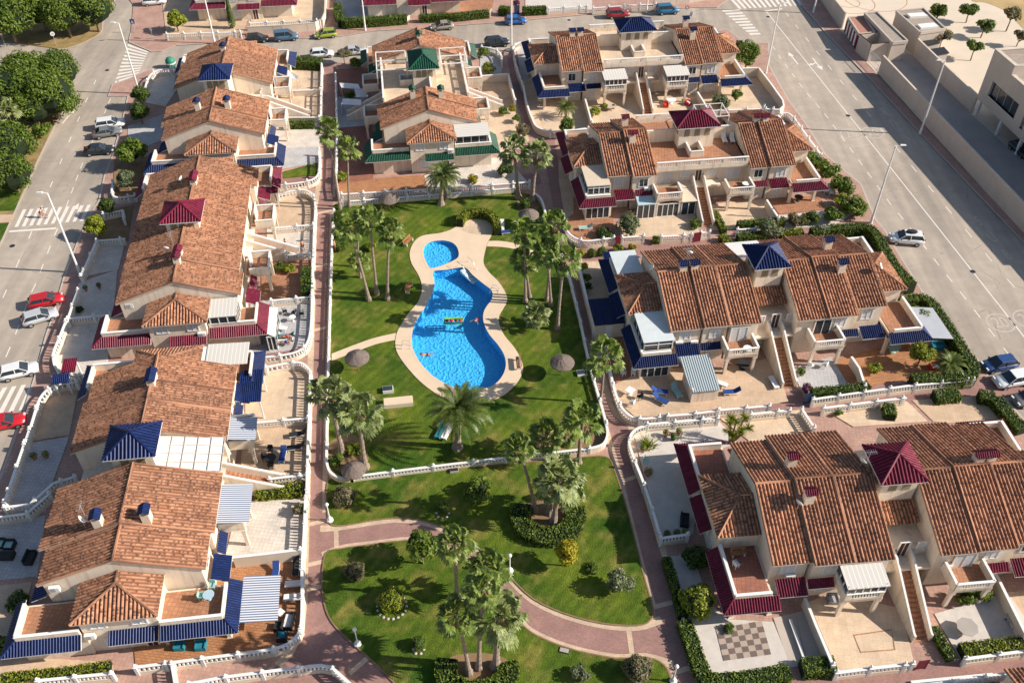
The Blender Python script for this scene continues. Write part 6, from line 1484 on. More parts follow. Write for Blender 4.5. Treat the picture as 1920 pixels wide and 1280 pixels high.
def car(label, rear, front, col, ty='hatch', roofbox=False):
    a, b = gp((rear, front)); d = b - a; c = (a + b) / 2; root = thing('parked_car', label, 'car', (c.x, c.y, 0), math.atan2(d.y, d.x), 'cars on the streets')
    L, W, st, cab, ht = CT[ty]; mat = M['car_'+col]
    link('body', cached(('cb', ty, col), lambda: shadeflat(car_body(ty).data('body', mat), True)), root)
    def cabin():
        m = MB(); r = []
        for x, top in ((cab[0],0),(cab[1],1),(cab[2],1),(cab[3],0)):
            z, w_ = belt(ty, x); r += [(x, -(w_*.93 if not top else w_*.74), z-.02 if not top else ht-.03), (x, (w_*.93 if not top else w_*.74), z-.02 if not top else ht-.03)]
        m.mesh(r, [(0,2,3,1),(2,4,5,3),(4,6,7,5),(0,6,4,2),(1,3,5,7)]); return m.data('windows', M['glass'])
    def roof():
        m = MB(); z1, w1 = belt(ty, cab[1]); z2, w2 = belt(ty, cab[2]); y1, y2 = w1*.76, w2*.76
        e = [(cab[1]-.06,-y1,ht-.06),(cab[2]+.06,-y2,ht-.06),(cab[2]+.06,y2,ht-.06),(cab[1]-.06,y1,ht-.06)]; f = [(x*.96+.0, y*.9, ht+.02) for x, y, z in e]
        m.mesh(e + f, [(0,1,5,4),(1,2,6,5),(2,3,7,6),(3,0,4,7),(4,5,6,7)])
        for s in (-1, 1):
            for xa, xb in ((cab[0], cab[1]), (cab[3], cab[2]), ((cab[0]*.45+cab[3]*.55),)*2):
                za, wa = belt(ty, xa); wb = belt(ty, xb)[1]; m.tube([(xa, s*wa*.93, za-.02), (xb, s*wb*.76, ht-.04)], .045, 4)
        return m.data('roof_panel', mat)
    link('windows', cached(('cw', ty), cabin), root); link('roof_panel', cached(('cr_', ty, col), roof), root)
    def tyre():
        m = MB(); n = 16; R_ = .32
        ring_ = [(R_*.62,-.11),(R_*.97,-.11),(R_,-.06),(R_,.06),(R_*.97,.11),(R_*.62,.11)]; vs_ = [(r*math.cos(6.2832*k/n), y, r*math.sin(6.2832*k/n)) for k in range(n) for r, y in ring_]
        m.mesh(vs_, [(6*k+j, 6*k+(j+1) % 6, 6*((k+1) % n)+(j+1) % 6, 6*((k+1) % n)+j) for k in range(n) for j in range(6)]); return m.data('tyre', M['tyre'])
    def rim():
        m = MB(); n = 16
        for y in (-.10, .10): m.mesh([(.21*math.cos(6.2832*k/n), y, .21*math.sin(6.2832*k/n)) for k in range(n)], [tuple(range(n)) if y > 0 else tuple(range(n))[::-1]])
        m.mesh([(.21*math.cos(6.2832*k/n), y, .21*math.sin(6.2832*k/n)) for y in (-.1,.1) for k in range(n)], [(k, (k+1) % n, n+(k+1) % n, n+k) for k in range(n)]); return m.data('wheel', M['rim'])
    for x in (-L*.30, L*.30):
        for s in (-1, 1):
            w_ = link('wheel', cached('rim', rim), root, (x, s*(W/2-.10), .32)); link('tyre', cached('tyre', tyre), w_)
    for s in (-1, 1):
        link('headlight', cached(('hl', ty), lambda: box_data('headlight', -.13,.10,-.20,.20,-.07,.07,'lampglass')), root, (L/2-.20, s*W*.31, belt(ty, L/2-.2)[0]-.04))
        link('taillight', cached(('tl', ty), lambda: box_data('taillight', -.05,.08,-.12,.12,-.14,.14,'tail')), root, (-L/2+.07, s*W*.36, belt(ty, -L/2+.1)[0]-.06))
        m = cached('mirror', lambda: box_data('mirror', -.06,.06,-.1,.1,-.06,.08,'dark')); link('mirror', m, root, (cab[3]-.25, s*(W/2+.06), belt(ty, cab[3]-.25)[0]+.06))
    if roofbox: m = MB(); m.lathe([(.35,0),(.5,.1),(.42,.3),(.1,.34)], n=8); o = m.build('roof_box', M['dark'], root); o.location = (-.4,0,ht+.02); o.scale = (1.6,.8,1)
def box_data(name, x0, x1, y0, y1, z0, z1, mat): m = MB(); m.box(x0, x1, y0, y1, z0, z1); return m.data(name, M[mat])
for a in (
    ('bright red hatchback parked beside the silver one on the left road', (58,577), (121,563), 'red', 'hatch'), ('silver hatchback parked beside the red one on the left road', (44,611), (112,590), 'silver', 'hatch'),
    ('white hatchback parked above the lower left zebra crossing', (2,711), (75,693), 'white', 'hatch'), ('red coupe cut by the left frame edge below the crossing', (-22,806), (46,791), 'red', 'sedan'),
    ('white estate car parked nose-in by the corner patio trees', (184,243), (234,236), 'white', 'suv'), ('grey car parked tight beside the white one near the corner trees', (178,259), (229,250), 'grey', 'sedan'), ('black car parked next to the bright roadside tree', (160,290), (216,285), 'black', 'sedan'),
    ('white car at the top left corner parked on the side road', (270,11), (312,7), 'white', 'suv'), ('dark green-black hatchback at the left end of the street row', (463,80), (503,77), 'black', 'hatch'), ('blue-grey high van parked next to the dark hatchback', (516,77), (560,73), 'bluegrey', 'van'),
    ('lime green small car on the street', (629,68), (593,72), 'green', 'hatch'), ('beige silver saloon car on the street above the green block', (852,53), (806,57), 'gold', 'sedan'), ('bright blue car on the street behind the thin lamp post', (945,46), (989,43), 'blue', 'hatch'),
    ('dark red car on the street above the far right block', (1136,34), (1180,31), 'darkred', 'suv'), ('teal blue people carrier at the right end of the street', (1230,27), (1272,24), 'teal', 'van'), ('black car on the near side of the street beside the hedge corner', (909,88), (955,84), 'black', 'suv'),
    ('pale blue-grey car half behind the hat-shaped tree', (646,104), (683,100), 'silver', 'sedan'), ('white car tail showing between hedge and brick path', (588,108), (621,105), 'white', 'hatch'),
    ('white car with black roof box on the right avenue', (1727,457), (1666,452), 'white', 'suv', True), ('navy blue car on the right avenue by the hedge corner', (1903,684), (1837,695), 'navy', 'hatch'), ('white car on the right avenue below the navy one', (1930,713), (1860,725), 'white', 'suv'), ('dark car at the right edge below the white one', (1962,745), (1893,760), 'grey', 'hatch'),
    ('black car in shade under the school building', (1897,276), (1925,300), 'black', 'hatch'),
): car(*a)
# ---------------------------------------------------------------- lamps and signs
def street_lamp(label, base, ang=180, h=12.0):
    b = G(*base, .1); root = thing('street_lamp', label, 'street lamp', b, R(ang), 'tall street lamps')
    def pole(): m = MB(); m.tube([(0,0,0),(0,0,.9),(0,0,1.0),(0,0,h)], [.2,.19,.15,.10], 8); m.lathe([(.24,0),(.24,.06)]); m.tube([(0,0,h-.05),(.35,0,h+.05),(.7,0,h+.08)], [.05,.045,.04], 6); return m.data('pole', M['white'])
    link('pole', cached(('pole', h), pole), root)
    def head(): m = MB(); m.mesh([(.5,-.14,h+.05),(1.3,-.11,h+.08),(1.3,.11,h+.08),(.5,.14,h+.05),(.55,-.1,h+.2),(1.2,-.08,h+.18),(1.2,.08,h+.18),(.55,.1,h+.2)], [(3,2,1,0),(4,5,6,7),(0,1,5,4),(1,2,6,5),(2,3,7,6),(3,0,4,7)]); return m.data('lamp_head', M['white'])
    link('lamp_head', cached(('head', h), head), root)
for a in (('tall street lamp by the left pavement near the red and silver cars', (149,510)), ('tall street lamp at the corner patio by the far left zebra', (262,176)), ('tall street lamp on the avenue by the tall sweeping hedge', (1633,418), 0), ('tall street lamp on the school side of the avenue', (1725,251), 180),
          ('tall street lamp at the road corner of the far right block', (1436,137), 0), ('tall street lamp before the two far right blocks on the street', (959,95), 180), ('tall street lamp north of the street by the orange tree', (403,82), 200), ('tall street lamp before the tall north hedge', (685,57), 200), ('tall street lamp by the gate wall at the top of the avenue', (1525,24), 180), ('tall street lamp in the left verge among the trees', (14,238), 20), ('tall street lamp by the north side of the street near the teal car', (1212,24), 180)): street_lamp(*a)
def globe_lamp(label, base):
    b = G(*base, .19); root = thing('garden_lamp', label, 'garden lamp', b, 0, 'white globe lamps'); m = MB(); m.lathe([(.34,0),(.34,.14),(.22,.2),(.16,.5),(.06,.6),(.055,2.3),(.1,2.34)], n=8); m.build('post', M['white'], root)
    m = MB(); m.lathe([(.03,-.2),(.14,-.15),(.2,0),(.14,.15),(.03,.2)], (0,0,2.52), 10); m.build('globe', M['white'], root, True)
for a in (('white globe lamp at the left end of the winding path', (619,975)), ('white globe lamp by the bottom left lawn edge', (671,1207)), ('white globe lamp behind the middle palms by the winding path', (956,1070)), ('white globe lamp at the bottom right end of the lawn', (1262,1276))): globe_lamp(*a)
M['signblue'] = mplain('sign_blue', (.015,.08,.30), .5, .05); M['signred'] = mplain('sign_red', (.5,.02,.02), .5, .05)
def sign(label, base, shape, h=2.6, ang=0):
    b = G(*base, .1); root = thing('road_sign', label, 'sign', b, R(ang), 'road signs'); m = MB(); m.tube([(0,0,0),(0,0,h)], .035, 6); m.build('pole', M['metal'], root); m = MB()
    if shape == 'square': m.box(-.4,.4,-.06,-.035,h-.85,h); m.build('sign_plate', M['signblue'], root); m = MB(); m.mesh([(-.25,-.066,h-.7),(.25,-.066,h-.7),(0,-.066,h-.2)], [(0,1,2)]); m.build('symbol', M['white'], root)
    else:
        mats = {'round': ('signred', 'white'), 'white': ('white', 'metal')}[shape]
        for k, (r, mt) in enumerate(((.38, mats[0]), (.27, mats[1]))): m = MB(); m.mesh([(r*math.cos(6.2832*i/16), -.05-.008*k, h-.4+r*math.sin(6.2832*i/16)) for i in range(16)] + [(r*math.cos(6.2832*i/16), -.035, h-.4+r*math.sin(6.2832*i/16)) for i in range(16)], [tuple(range(16)), tuple(range(16,32))[::-1]] + [(16+i, 16+(i+1) % 16, (i+1) % 16, i) for i in range(16)]); m.build('sign_plate' if not k else 'sign_face', M[mt], root)
for a in (('square blue crossing sign at the pink pavement corner', (254,62), 'square'), ('round red-rimmed sign at the left edge beneath the trees', (11,88), 'round', 2.8, 30), ('pale round sign on the verge under the dark trees', (106,86), 'white', 2.6, 30), ('pale small sign on the pink pavement near the shade', (287,73), 'white', 2.2, -40), ('round red-rimmed sign by the street corner of the far right block', (1285,40), 'round', 3.0)): sign(*a)
b = G(322,126,.1); root = thing('recycling_bin', 'green round-topped bottle bank at the far left corner', 'bin', b, 0); m = MB(); m.lathe([(.5,0),(.75,.2),(.85,.8),(.8,1.3),(.5,1.7),(.1,1.85)], n=14); m.build('body', mplain('bin_green', (.04,.22,.14), .5, .1), root, True); m = MB(); m.lathe([(.87,.75),(.87,.95)], n=14); m.build('band', M['white'], root)
# ---------------------------------------------------------------- pool furniture
M['cush_blue'] = mplain('blue_canvas', (.02,.06,.22), .8, .1); M['cush_teal'] = mplain('teal_canvas', (.02,.20,.26), .8, .1); M['cush_dark'] = mplain('dark_rattan', (.03,.03,.032), .7, .25, 6); M['cush_white'] = mplain('white_canvas', (.78,.76,.73), .8, .06); M['cush_mint'] = mplain('mint_canvas', (.32,.52,.46), .8, .1); M['cush_red'] = mplain('red_canvas', (.55,.05,.03), .8, .1)
def parasol(label, base, h=2.1, r=1.35):
    b = G(*base, .2); root = thing('parasol', label, 'parasol', b, 0, 'thatched parasols'); m = MB(); m.tube([(0,0,0),(0,0,h+.4)], .045, 6); m.build('pole', M['wood'], root); m = MB(); n = 20; rnd = random.Random(len(label))
    vs_ = [(0,0,h+.62)]
    for k, (f, z) in enumerate(((.35,.45),(.7,.2),(1,-.05),(1.04,-.16))): vs_ += [(r*f*math.cos(6.2832*i/n)*rnd.uniform(.97,1.03), r*f*math.sin(6.2832*i/n)*rnd.uniform(.97,1.03), h+z+rnd.uniform(-.03,.03)) for i in range(n)]
    fs = [(0, 1+i, 1+(i+1) % n) for i in range(n)] + [(1+n*k+i, 1+n*(k+1)+i, 1+n*(k+1)+(i+1) % n, 1+n*k+(i+1) % n) for k in range(3) for i in range(n)]; m.mesh(vs_, fs); m.build('thatch', M['thatch'], root)
for a in (('thatched parasol on the lawn left of the pool', (673,694)), ('thatched parasol on the lawn right of the pool', (1053,703)), ('low thatched parasol tucked in the bottom left garden corner', (665,893), 1.2, 1.2), ('thatched parasol in the shade under the top balustrade', (731,392), 1.8), ('thatched parasol behind the right poolside palms', (991,424), 2.0)): parasol(*a)
def lounger(label, px, ang, mat='cush_white', z=.2, grp='sun loungers', flat=False):
    b = G(*px, z); root = thing('sun_lounger', label, 'sun lounger', b, R(ang), grp)
    def fr():
        m = MB()
        for x in (-.8, .55):
            for y in (-.28, .28): m.box(x-.03,x+.03,y-.03,y+.03,0,.32)
        for y in (-.3, .3): m.box(-.95,.95,y-.03,y+.03,.30,.35)
        return m.data('frame', M['white'])
    def cu():
        m = MB(); m.box(-.95,.35,-.3,.3,.35,.43)
        up = 0 if flat else .45; m.mesh([(.35,-.3,.35),(.95,-.3,.35+up),(.95,.3,.35+up),(.35,.3,.35),(.33,-.3,.43),(.92,-.3,.43+up),(.92,.3,.43+up),(.33,.3,.43)], [(3,2,1,0),(4,5,6,7),(0,1,5,4),(1,2,6,5),(2,3,7,6),(3,0,4,7)]); return m.data('mattress', M[mat])
    link('frame', cached('lfr', fr), root); link('mattress', cached(('lcu', mat, flat), cu), root)
def chair(label, px, ang, mat='cush_white', z=.2):
    b = G(*px, z); root = thing('garden_chair', label, 'chair', b, R(ang), 'garden chairs')
    for x in (-.2, .2):
        for y in (-.2, .2): link('leg', cached(('cl', mat), lambda: box_data('leg', -.025,.025,-.025,.025,0,.42,mat)), root, (x, y, 0))
    link('seat', cached(('cs', mat), lambda: box_data('seat', -.26,.26,-.26,.26,.42,.47,mat)), root); link('backrest', cached(('cbk', mat), lambda: box_data('backrest', -.29,-.24,-.26,.26,.47,.95,mat)), root)
    for s in (-1, 1): link('armrest', cached(('ca', mat), lambda: box_data('armrest', -.26,.2,-.03,.03,.62,.66,mat)), root, (0, s*.27, 0))
def table(label, px, r, mat='cush_white', z=.2, n=16, h=.72):
    b = G(*px, z); root = thing('garden_table', label, 'table', b, R(8), 'garden tables'); m = MB(); m.lathe([(r,h-.04),(r,h)], n=n); m.build('tabletop', M[mat], root); m = MB(); m.lathe([(r*.45,0),(r*.4,.05),(.06,.12),(.06,h-.04)], n=8); m.build('pedestal', M[mat], root)
def sofa(label, px, ang, w_=1.0, mat='cush_dark', cush='cush_dark', z=.2):
    b = G(*px, z); root = thing('sofa', label, 'sofa', b, R(ang), 'dark rattan sofas'); m = MB(); m.box(-w_/2,w_/2,-.42,.42,.02,.35); m.box(-w_/2,w_/2,.28,.42,.35,.75)
    for s in (-1, 1): m.box(s*w_/2-(.1 if s > 0 else 0), s*w_/2+(.1 if s < 0 else 0), -.42,.28,.35,.58)
    m.build('frame', M[mat], root); m = MB(); m.box(-w_/2+.11,w_/2-.11,-.40,.26,.36,.46); m.build('cushion', M[cush], root)
def bench(label, px, ang, L=1.8, z=.2, mat='wood'):
    b = G(*px, z); root = thing('bench', label, 'bench', b, R(ang), 'benches'); m = MB()
    for k in range(3): m.box(-L/2,L/2,-.25+k*.16,-.12+k*.16,.42,.46)
    m.build('seat', M[mat], root); m = MB()
    for k in range(2): m.box(-L/2,L/2,.24+k*.03,.28+k*.03,.56+k*.18,.70+k*.18)
    m.build('backrest', M[mat], root)
    for s in (-1, 1): link('leg', cached('bleg', lambda: box_data('leg', -.05,.05,-.25,.3,0,.42,'cush_white')), root, (s*(L/2-.2), 0, 0))
bench('wooden bench on the lawn by the kids pool', (766,456), 62); bench('wooden bench on the lawn left of the main pool', (767,543), 80); bench('wooden bench on the pool deck at its right end', (972,684), -86, 1.9, .27)
bench('wooden bench on the red terrace of the near right block', (1383,1040), 10, 1.5, 3.1); bench('pale stone bench by the patio wall of the octagonal table', (1893,1167), -70, 1.4, .2, 'kerb')
def planter(label, px, sx, sy, ht, mat, top, ang=8):
    b = G(*px, .19); root = thing('utility_box', label, 'box', b, R(ang), 'garden boxes'); m = MB(); m.box(-sx/2,sx/2,-sy/2,sy/2,0,ht); m.build('body', M[mat], root); m = MB(); m.box(-sx/2+.06,sx/2-.06,-sy/2+.06,sy/2-.06,ht,ht+.04); m.build('lid', M[top], root)
planter('long low beige box bench on the lawn below the pool', (747,757), 3.2, 1.1, .55, 'wall2', 'deck'); planter('square white box with dark lid on the lawn below the pool', (728,733), 1.15, .8, .45, 'white', 'glass'); planter('square white box with dark lid by the right pool wall', (1091,701), 1.1, .8, .3, 'white', 'glass'); planter('small concrete drain box under the lower baluster wall', (852,883), .9, .5, .25, 'kerb', 'dark'); planter('dark flush cover on the lawn by the winding path', (1058,1219), .9, .5, .06, 'dark', 'yarddk', -15)
for a in (('turquoise lounger under the date palm', (826,812), 70, 'cush_teal'), ('white lounger under the date palm', (838,814), 70, 'cush_white'), ('blue-white lounger by the clipped hedge of the paved patch', (953,438), 10, 'cush_blue'), ('white upright lounger by the clipped hedge of the paved patch', (941,428), 90, 'cush_white'),
    ('royal blue lounger on the tan terrace, farther one', (1236,737), 170, 'cush_blue'), ('royal blue lounger on the tan terrace, nearer one', (1238,752), 140, 'cush_blue'), ('white and teal lounger beside the striped lean-to', (1268,737), 110, 'cush_mint'), ('long white lounger in the sun on the tan terrace', (1348,721), 150, 'cush_white', .2, 'sun loungers', True), ('dark blue covered lounger below the white one', (1371,738), 5, 'cush_blue'), ('white lounger along the stair wall of the tan terrace', (1450,720), 100, 'cush_white', .2, 'sun loungers', True),
    ('white lounger on the roof terrace, left one', (1357,264), 92, 'cush_white', 5.56), ('white lounger on the roof terrace, right one', (1372,264), 88, 'cush_white', 5.56), ('mint lounger beside the porch of the maroon block', (1546,358), 92, 'cush_mint'), ('grey-white lounger right of the mint one', (1556,360), 92, 'cush_white'),
    ('pale green lounger on the corner patio', (1098,430), 5, 'cush_mint'), ('teal towel lounger on the sunbathing patio', (538,634), 2, 'cush_teal'), ('white lounger with sunbather on the sunbathing patio', (536,644), 2, 'cush_white'), ('white lounger at the top of the sunbathing patio', (524,618), 170, 'cush_white'), ('blue lounger on the black-furniture patio', (531,857), 90, 'cush_blue'), ('grey-blue lounger by the tiled wall of the orange terrace', (518,1076), 95, 'cush_blue'), ('dark lounger right of the grey-blue one on the orange terrace', (556,1065), 95, 'cush_dark'), ('silver lounger on the orange terrace, upper', (555,1097), 5, 'cush_white'), ('silver lounger on the orange terrace, lower', (553,1122), 5, 'cush_white'),
    ('black lounger on the patio below the sand one, upper', (560,817), 10, 'cush_dark'), ('black lounger on the patio below the sand one, lower', (556,842), 10, 'cush_dark')): lounger(*a)
for a in (('white armchair on the shady terracotta side, left one', (1168,703), -60), ('white armchair on the shady terracotta side, right one', (1187,703), -100), ('white chair at the curved corner of the blue lounger terrace', (1184,760), 150), ('dark chair by the white square table', (1199,748), 200, 'cush_dark'), ('grey chair on the white gravel garden', (1211,868), -30, 'cush_mint'), ('white chair by the bright parasol right of the stairs', (1519,689), 40), ('white chair at the door right of the stairs', (1545,688), 140),
    ('black chair left of the round dark table', (498,862), 0, 'cush_dark'), ('black chair above the round dark table', (508,848), -90, 'cush_dark'), ('black chair below the round dark table', (509,876), 90, 'cush_dark'), ('pale chair on the upper tan terrace, left of the glass table', (380,1122), 0, 'cush_mint', 3.1), ('pale chair on the upper tan terrace, above the glass table', (400,1102), -90, 'cush_mint', 3.1), ('white chair on the red terrace by the wooden bench', (1379,1062), 30, 'cush_white', 3.1),
    ('dark chair on the sunbathing patio, top left', (535,588), 20, 'cush_dark'), ('dark chair on the sunbathing patio, top middle', (552,590), 160, 'cush_dark'), ('dark chair on the sunbathing patio, top right', (566,593), 200, 'cush_dark')): chair(*a)
for a in (('white square table on the blue lounger terrace', (1181,739), .62, 'cush_white', .2, 4), ('round white table on the balcony of the maroon block', (1397,352), .5, 'cush_white', 3.06), ('round white table on the balcony left of the stairs', (1400,661), .5, 'cush_white', 3.06), ('round dark table on the black-furniture patio', (509,866), .6, 'cush_dark'), ('round glass table on the upper tan terrace', (394,1122), .5, 'lglass', 3.1), ('octagonal grey patio table near the right edge', (1809,1182), .95, 'yarddk', .2, 8), ('round stone table on the round bush patio', (1147,206), .7, 'kerb'), ('long pale table under the porch with blue skirt', (1674,658), .9, 'cush_mint', .2, 4), ('small pale table on the sunbathing patio', (550,602), .4), ('white table with red parts on the colourful patio', (1258,194), .8), ('dark table under the balcony of the tan terrace', (1392,690), .9, 'cush_dark', .2, 4), ('low white table on the orange terrace', (527,1152), .45, 'cush_white', .2, 4, .5), ('table under the porch of the maroon block', (1496,377), .6, 'cush_dark')): table(*a)
for a in (('black rattan sofa with pale cushion on the orange terrace', (543,1168), -95, 1.5, 'cush_dark', 'cush_white'), ('black rattan footstool on the orange terrace', (524,1177), -95, .8), ('black rattan chair with teal cushion on the orange terrace', (530,1196), 180, .9, 'cush_dark', 'cush_teal'), ('dark sofa at the left edge on the shaded grey patio', (2,1022), 0, 1.0, 'cush_dark', 'cush_mint'), ('dark sofa second from the left edge on the shaded grey patio', (20,1024), 0, 1.0, 'cush_dark', 'cush_mint'), ('dark sofa in front on the shaded grey patio', (10,1044), 180, 1.8), ('dark sofa by the stair wall on the shaded grey patio', (58,1048), 90, 1.4), ('teal toy kitchen bench by the house wall on the orange terrace', (338,1212), 5, .9, 'cush_teal', 'cush_teal'), ('teal toy box by the porch on the orange terrace', (378,1212), 5, .9, 'cush_teal', 'cush_teal'), ('dark covered barbecue by the house on the white gravel garden', (1283,978), 80, 1.4), ('red seat on the colourful patio of the far right block', (1248,200), 0, .8, 'cush_red', 'cush_red'), ('orange seat on the colourful patio of the far right block', (1290,196), 40, .8, 'cush_red', 'cush_white'), ('teal garden swing behind the long right hedge', (1757,652), 0, 1.5, 'cush_teal', 'cush_teal'), ('red-white seat behind the long right hedge', (1752,690), 0, 1.2, 'cush_red', 'cush_white'), ('grey covered barbecue under the maroon skirt roof', (1560,1126), 0, 1.0, 'grille', 'metal')): sofa(*a)
def pot(label, px, r=.28, mat='terra', z=.2):
    b = G(*px, z); root = thing('plant_pot', label, 'plant pot', b, 0, 'plant pots'); m = MB(); m.lathe([(r*.65,0),(r,.4),(r*1.1,.42),(r*1.1,.48),(r*.9,.48)], n=10); m.build('pot', M[mat], root); rnd = random.Random(len(label)); f = MB()
    for _ in range(60): d = rvec(rnd); d.z = abs(d.z); quad_leaf(f, Vector((0,0,.55)) + d*r*1.2, d, .12, rnd)
    f.build('leaves', M['leaf_mid'], root)
for a in (('terracotta pot on the white gravel by the left balustrade', (1205,845)), ('terracotta pot on the white gravel behind the yellow-green plant', (1248,817)), ('dark pot on the white gravel in the middle', (1262,824), .3, 'cush_dark'), ('terracotta pot with green plant on the white gravel', (1272,814)), ('large terracotta pot with thin plant on the white gravel', (1215,890), .4), ('red pot at the end of the gravel garden, first', (1250,1006)), ('red pot at the end of the gravel garden, second', (1268,1004)), ('red pot at the end of the gravel garden, third', (1284,1003)), ('dark red pot on the shaded left patio, first', (66,860), .3), ('dark red pot on the shaded left patio, second', (88,857), .3), ('pot at the stair foot of the maroon block', (1150,205), .25), ('pot on the road-side pale patio, first', (162,545), .25), ('pot on the road-side pale patio, second', (187,540), .25)): pot(*a)
def sail(label, pxs, z=2.3):
    p = [G(u, v, z) for u, v in pxs]; o = p[0].copy(); o.z = .15; root = thing('sun_sail', label, 'sun sail', o, 0, 'white sun sails'); q = [v - o for v in p]; m = MB(); n = 6; vs_ = []
    for i in range(n+1):
        for j in range(n+1):
            a, b = i/n, j/n; v = q[0].lerp(q[1], a).lerp(q[3].lerp(q[2], a), b); v.z -= .35*math.sin(math.pi*a)*math.sin(math.pi*b); vs_.append(v)
    m.mesh(vs_ + [v + Vector((0,0,.02)) for v in vs_], [(i*(n+1)+j, (i+1)*(n+1)+j, (i+1)*(n+1)+j+1, i*(n+1)+j+1) for i in range(n) for j in range(n)] + [(49+i*(n+1)+j, 49+(i+1)*(n+1)+j, 49+(i+1)*(n+1)+j+1, 49+i*(n+1)+j+1) for i in range(n) for j in range(n)]); m.build('canvas', M['cush_white'], root)
    for v in q: m = MB(); m.tube([(v.x,v.y,0),(v.x,v.y,v.z+.05)], .04, 6); m.build('pole', M['metal'], root)
for a in (('pale sun sail on the green block side patio, upper', [(636,155),(672,158),(676,168),(640,165)]), ('pale sun sail on the green block side patio, lower', [(643,185),(678,187),(676,198),(640,196)]), ('pale sun sail next to the white terrace corner', [(664,165),(690,168),(690,182),(668,182)]), ('white folded sun sail beside the far left block', [(540,132),(560,142),(556,150),(540,144)])): sail(*a)
# pool ladders, rails and the inflatable
for lab, px, ang in (('chrome pool ladder at the left edge of the pool', (765,651), 180), ('chrome pool ladder at the right bend of the pool', (924,546), -20)):
    b = G(*px, .26); root = thing('pool_ladder', lab, 'pool ladder', b, R(ang), 'pool ladders')
    for s in (-1, 1): m = MB(); m.tube([(.7,s*.28,0),(.7,s*.28,.6),(.45,s*.28,.85),(-.1,s*.28,.75),(-.3,s*.28,.2),(-.3,s*.28,-.9)], .03, 6); m.build('handrail', M['metal'], root)
b = G(873,500,.26); root = thing('pool_steps', 'white stepped pool entry with handrails at the top of the pool', 'steps', b, R(-52)); m = MB()
for k in range(5): m.box(-.0+k*.55,.55+k*.55,-.9,.9,-.62,-.16-k*.1)
m.build('steps', M['white'], root)
for s in (-1, 1): m = MB(); m.tube([(-.6,s*.8,0),(-.6,s*.8,.9),(.6,s*.8,.8),(1.6,s*.8,-.2)], .03, 6); m.build('handrail', M['metal'], root)
b = G(851,602,.14); root = thing('inflatable_raft', 'green inflatable raft with dark red segments floating in the pool', 'inflatable', b, R(2)); m = MB(); m.tube([(-1.1,-.45,.06),(1.1,-.45,.06),(1.1,.45,.06),(-1.1,.45,.06),(-1.1,-.45,.06)], .13, 6); m.build('rim', mplain('raft_green', (.16,.42,.05), .4, .1), root, True)
for k in range(4): m = MB(); m.lathe([(.05,0),(.22,.03),(.25,.12),(.15,.2),(.02,.22)], (-.8+k*.53,0,.03), 10); m.build('segment', M['cush_red'] if k % 2 else M['maroonpaint'], root, True)
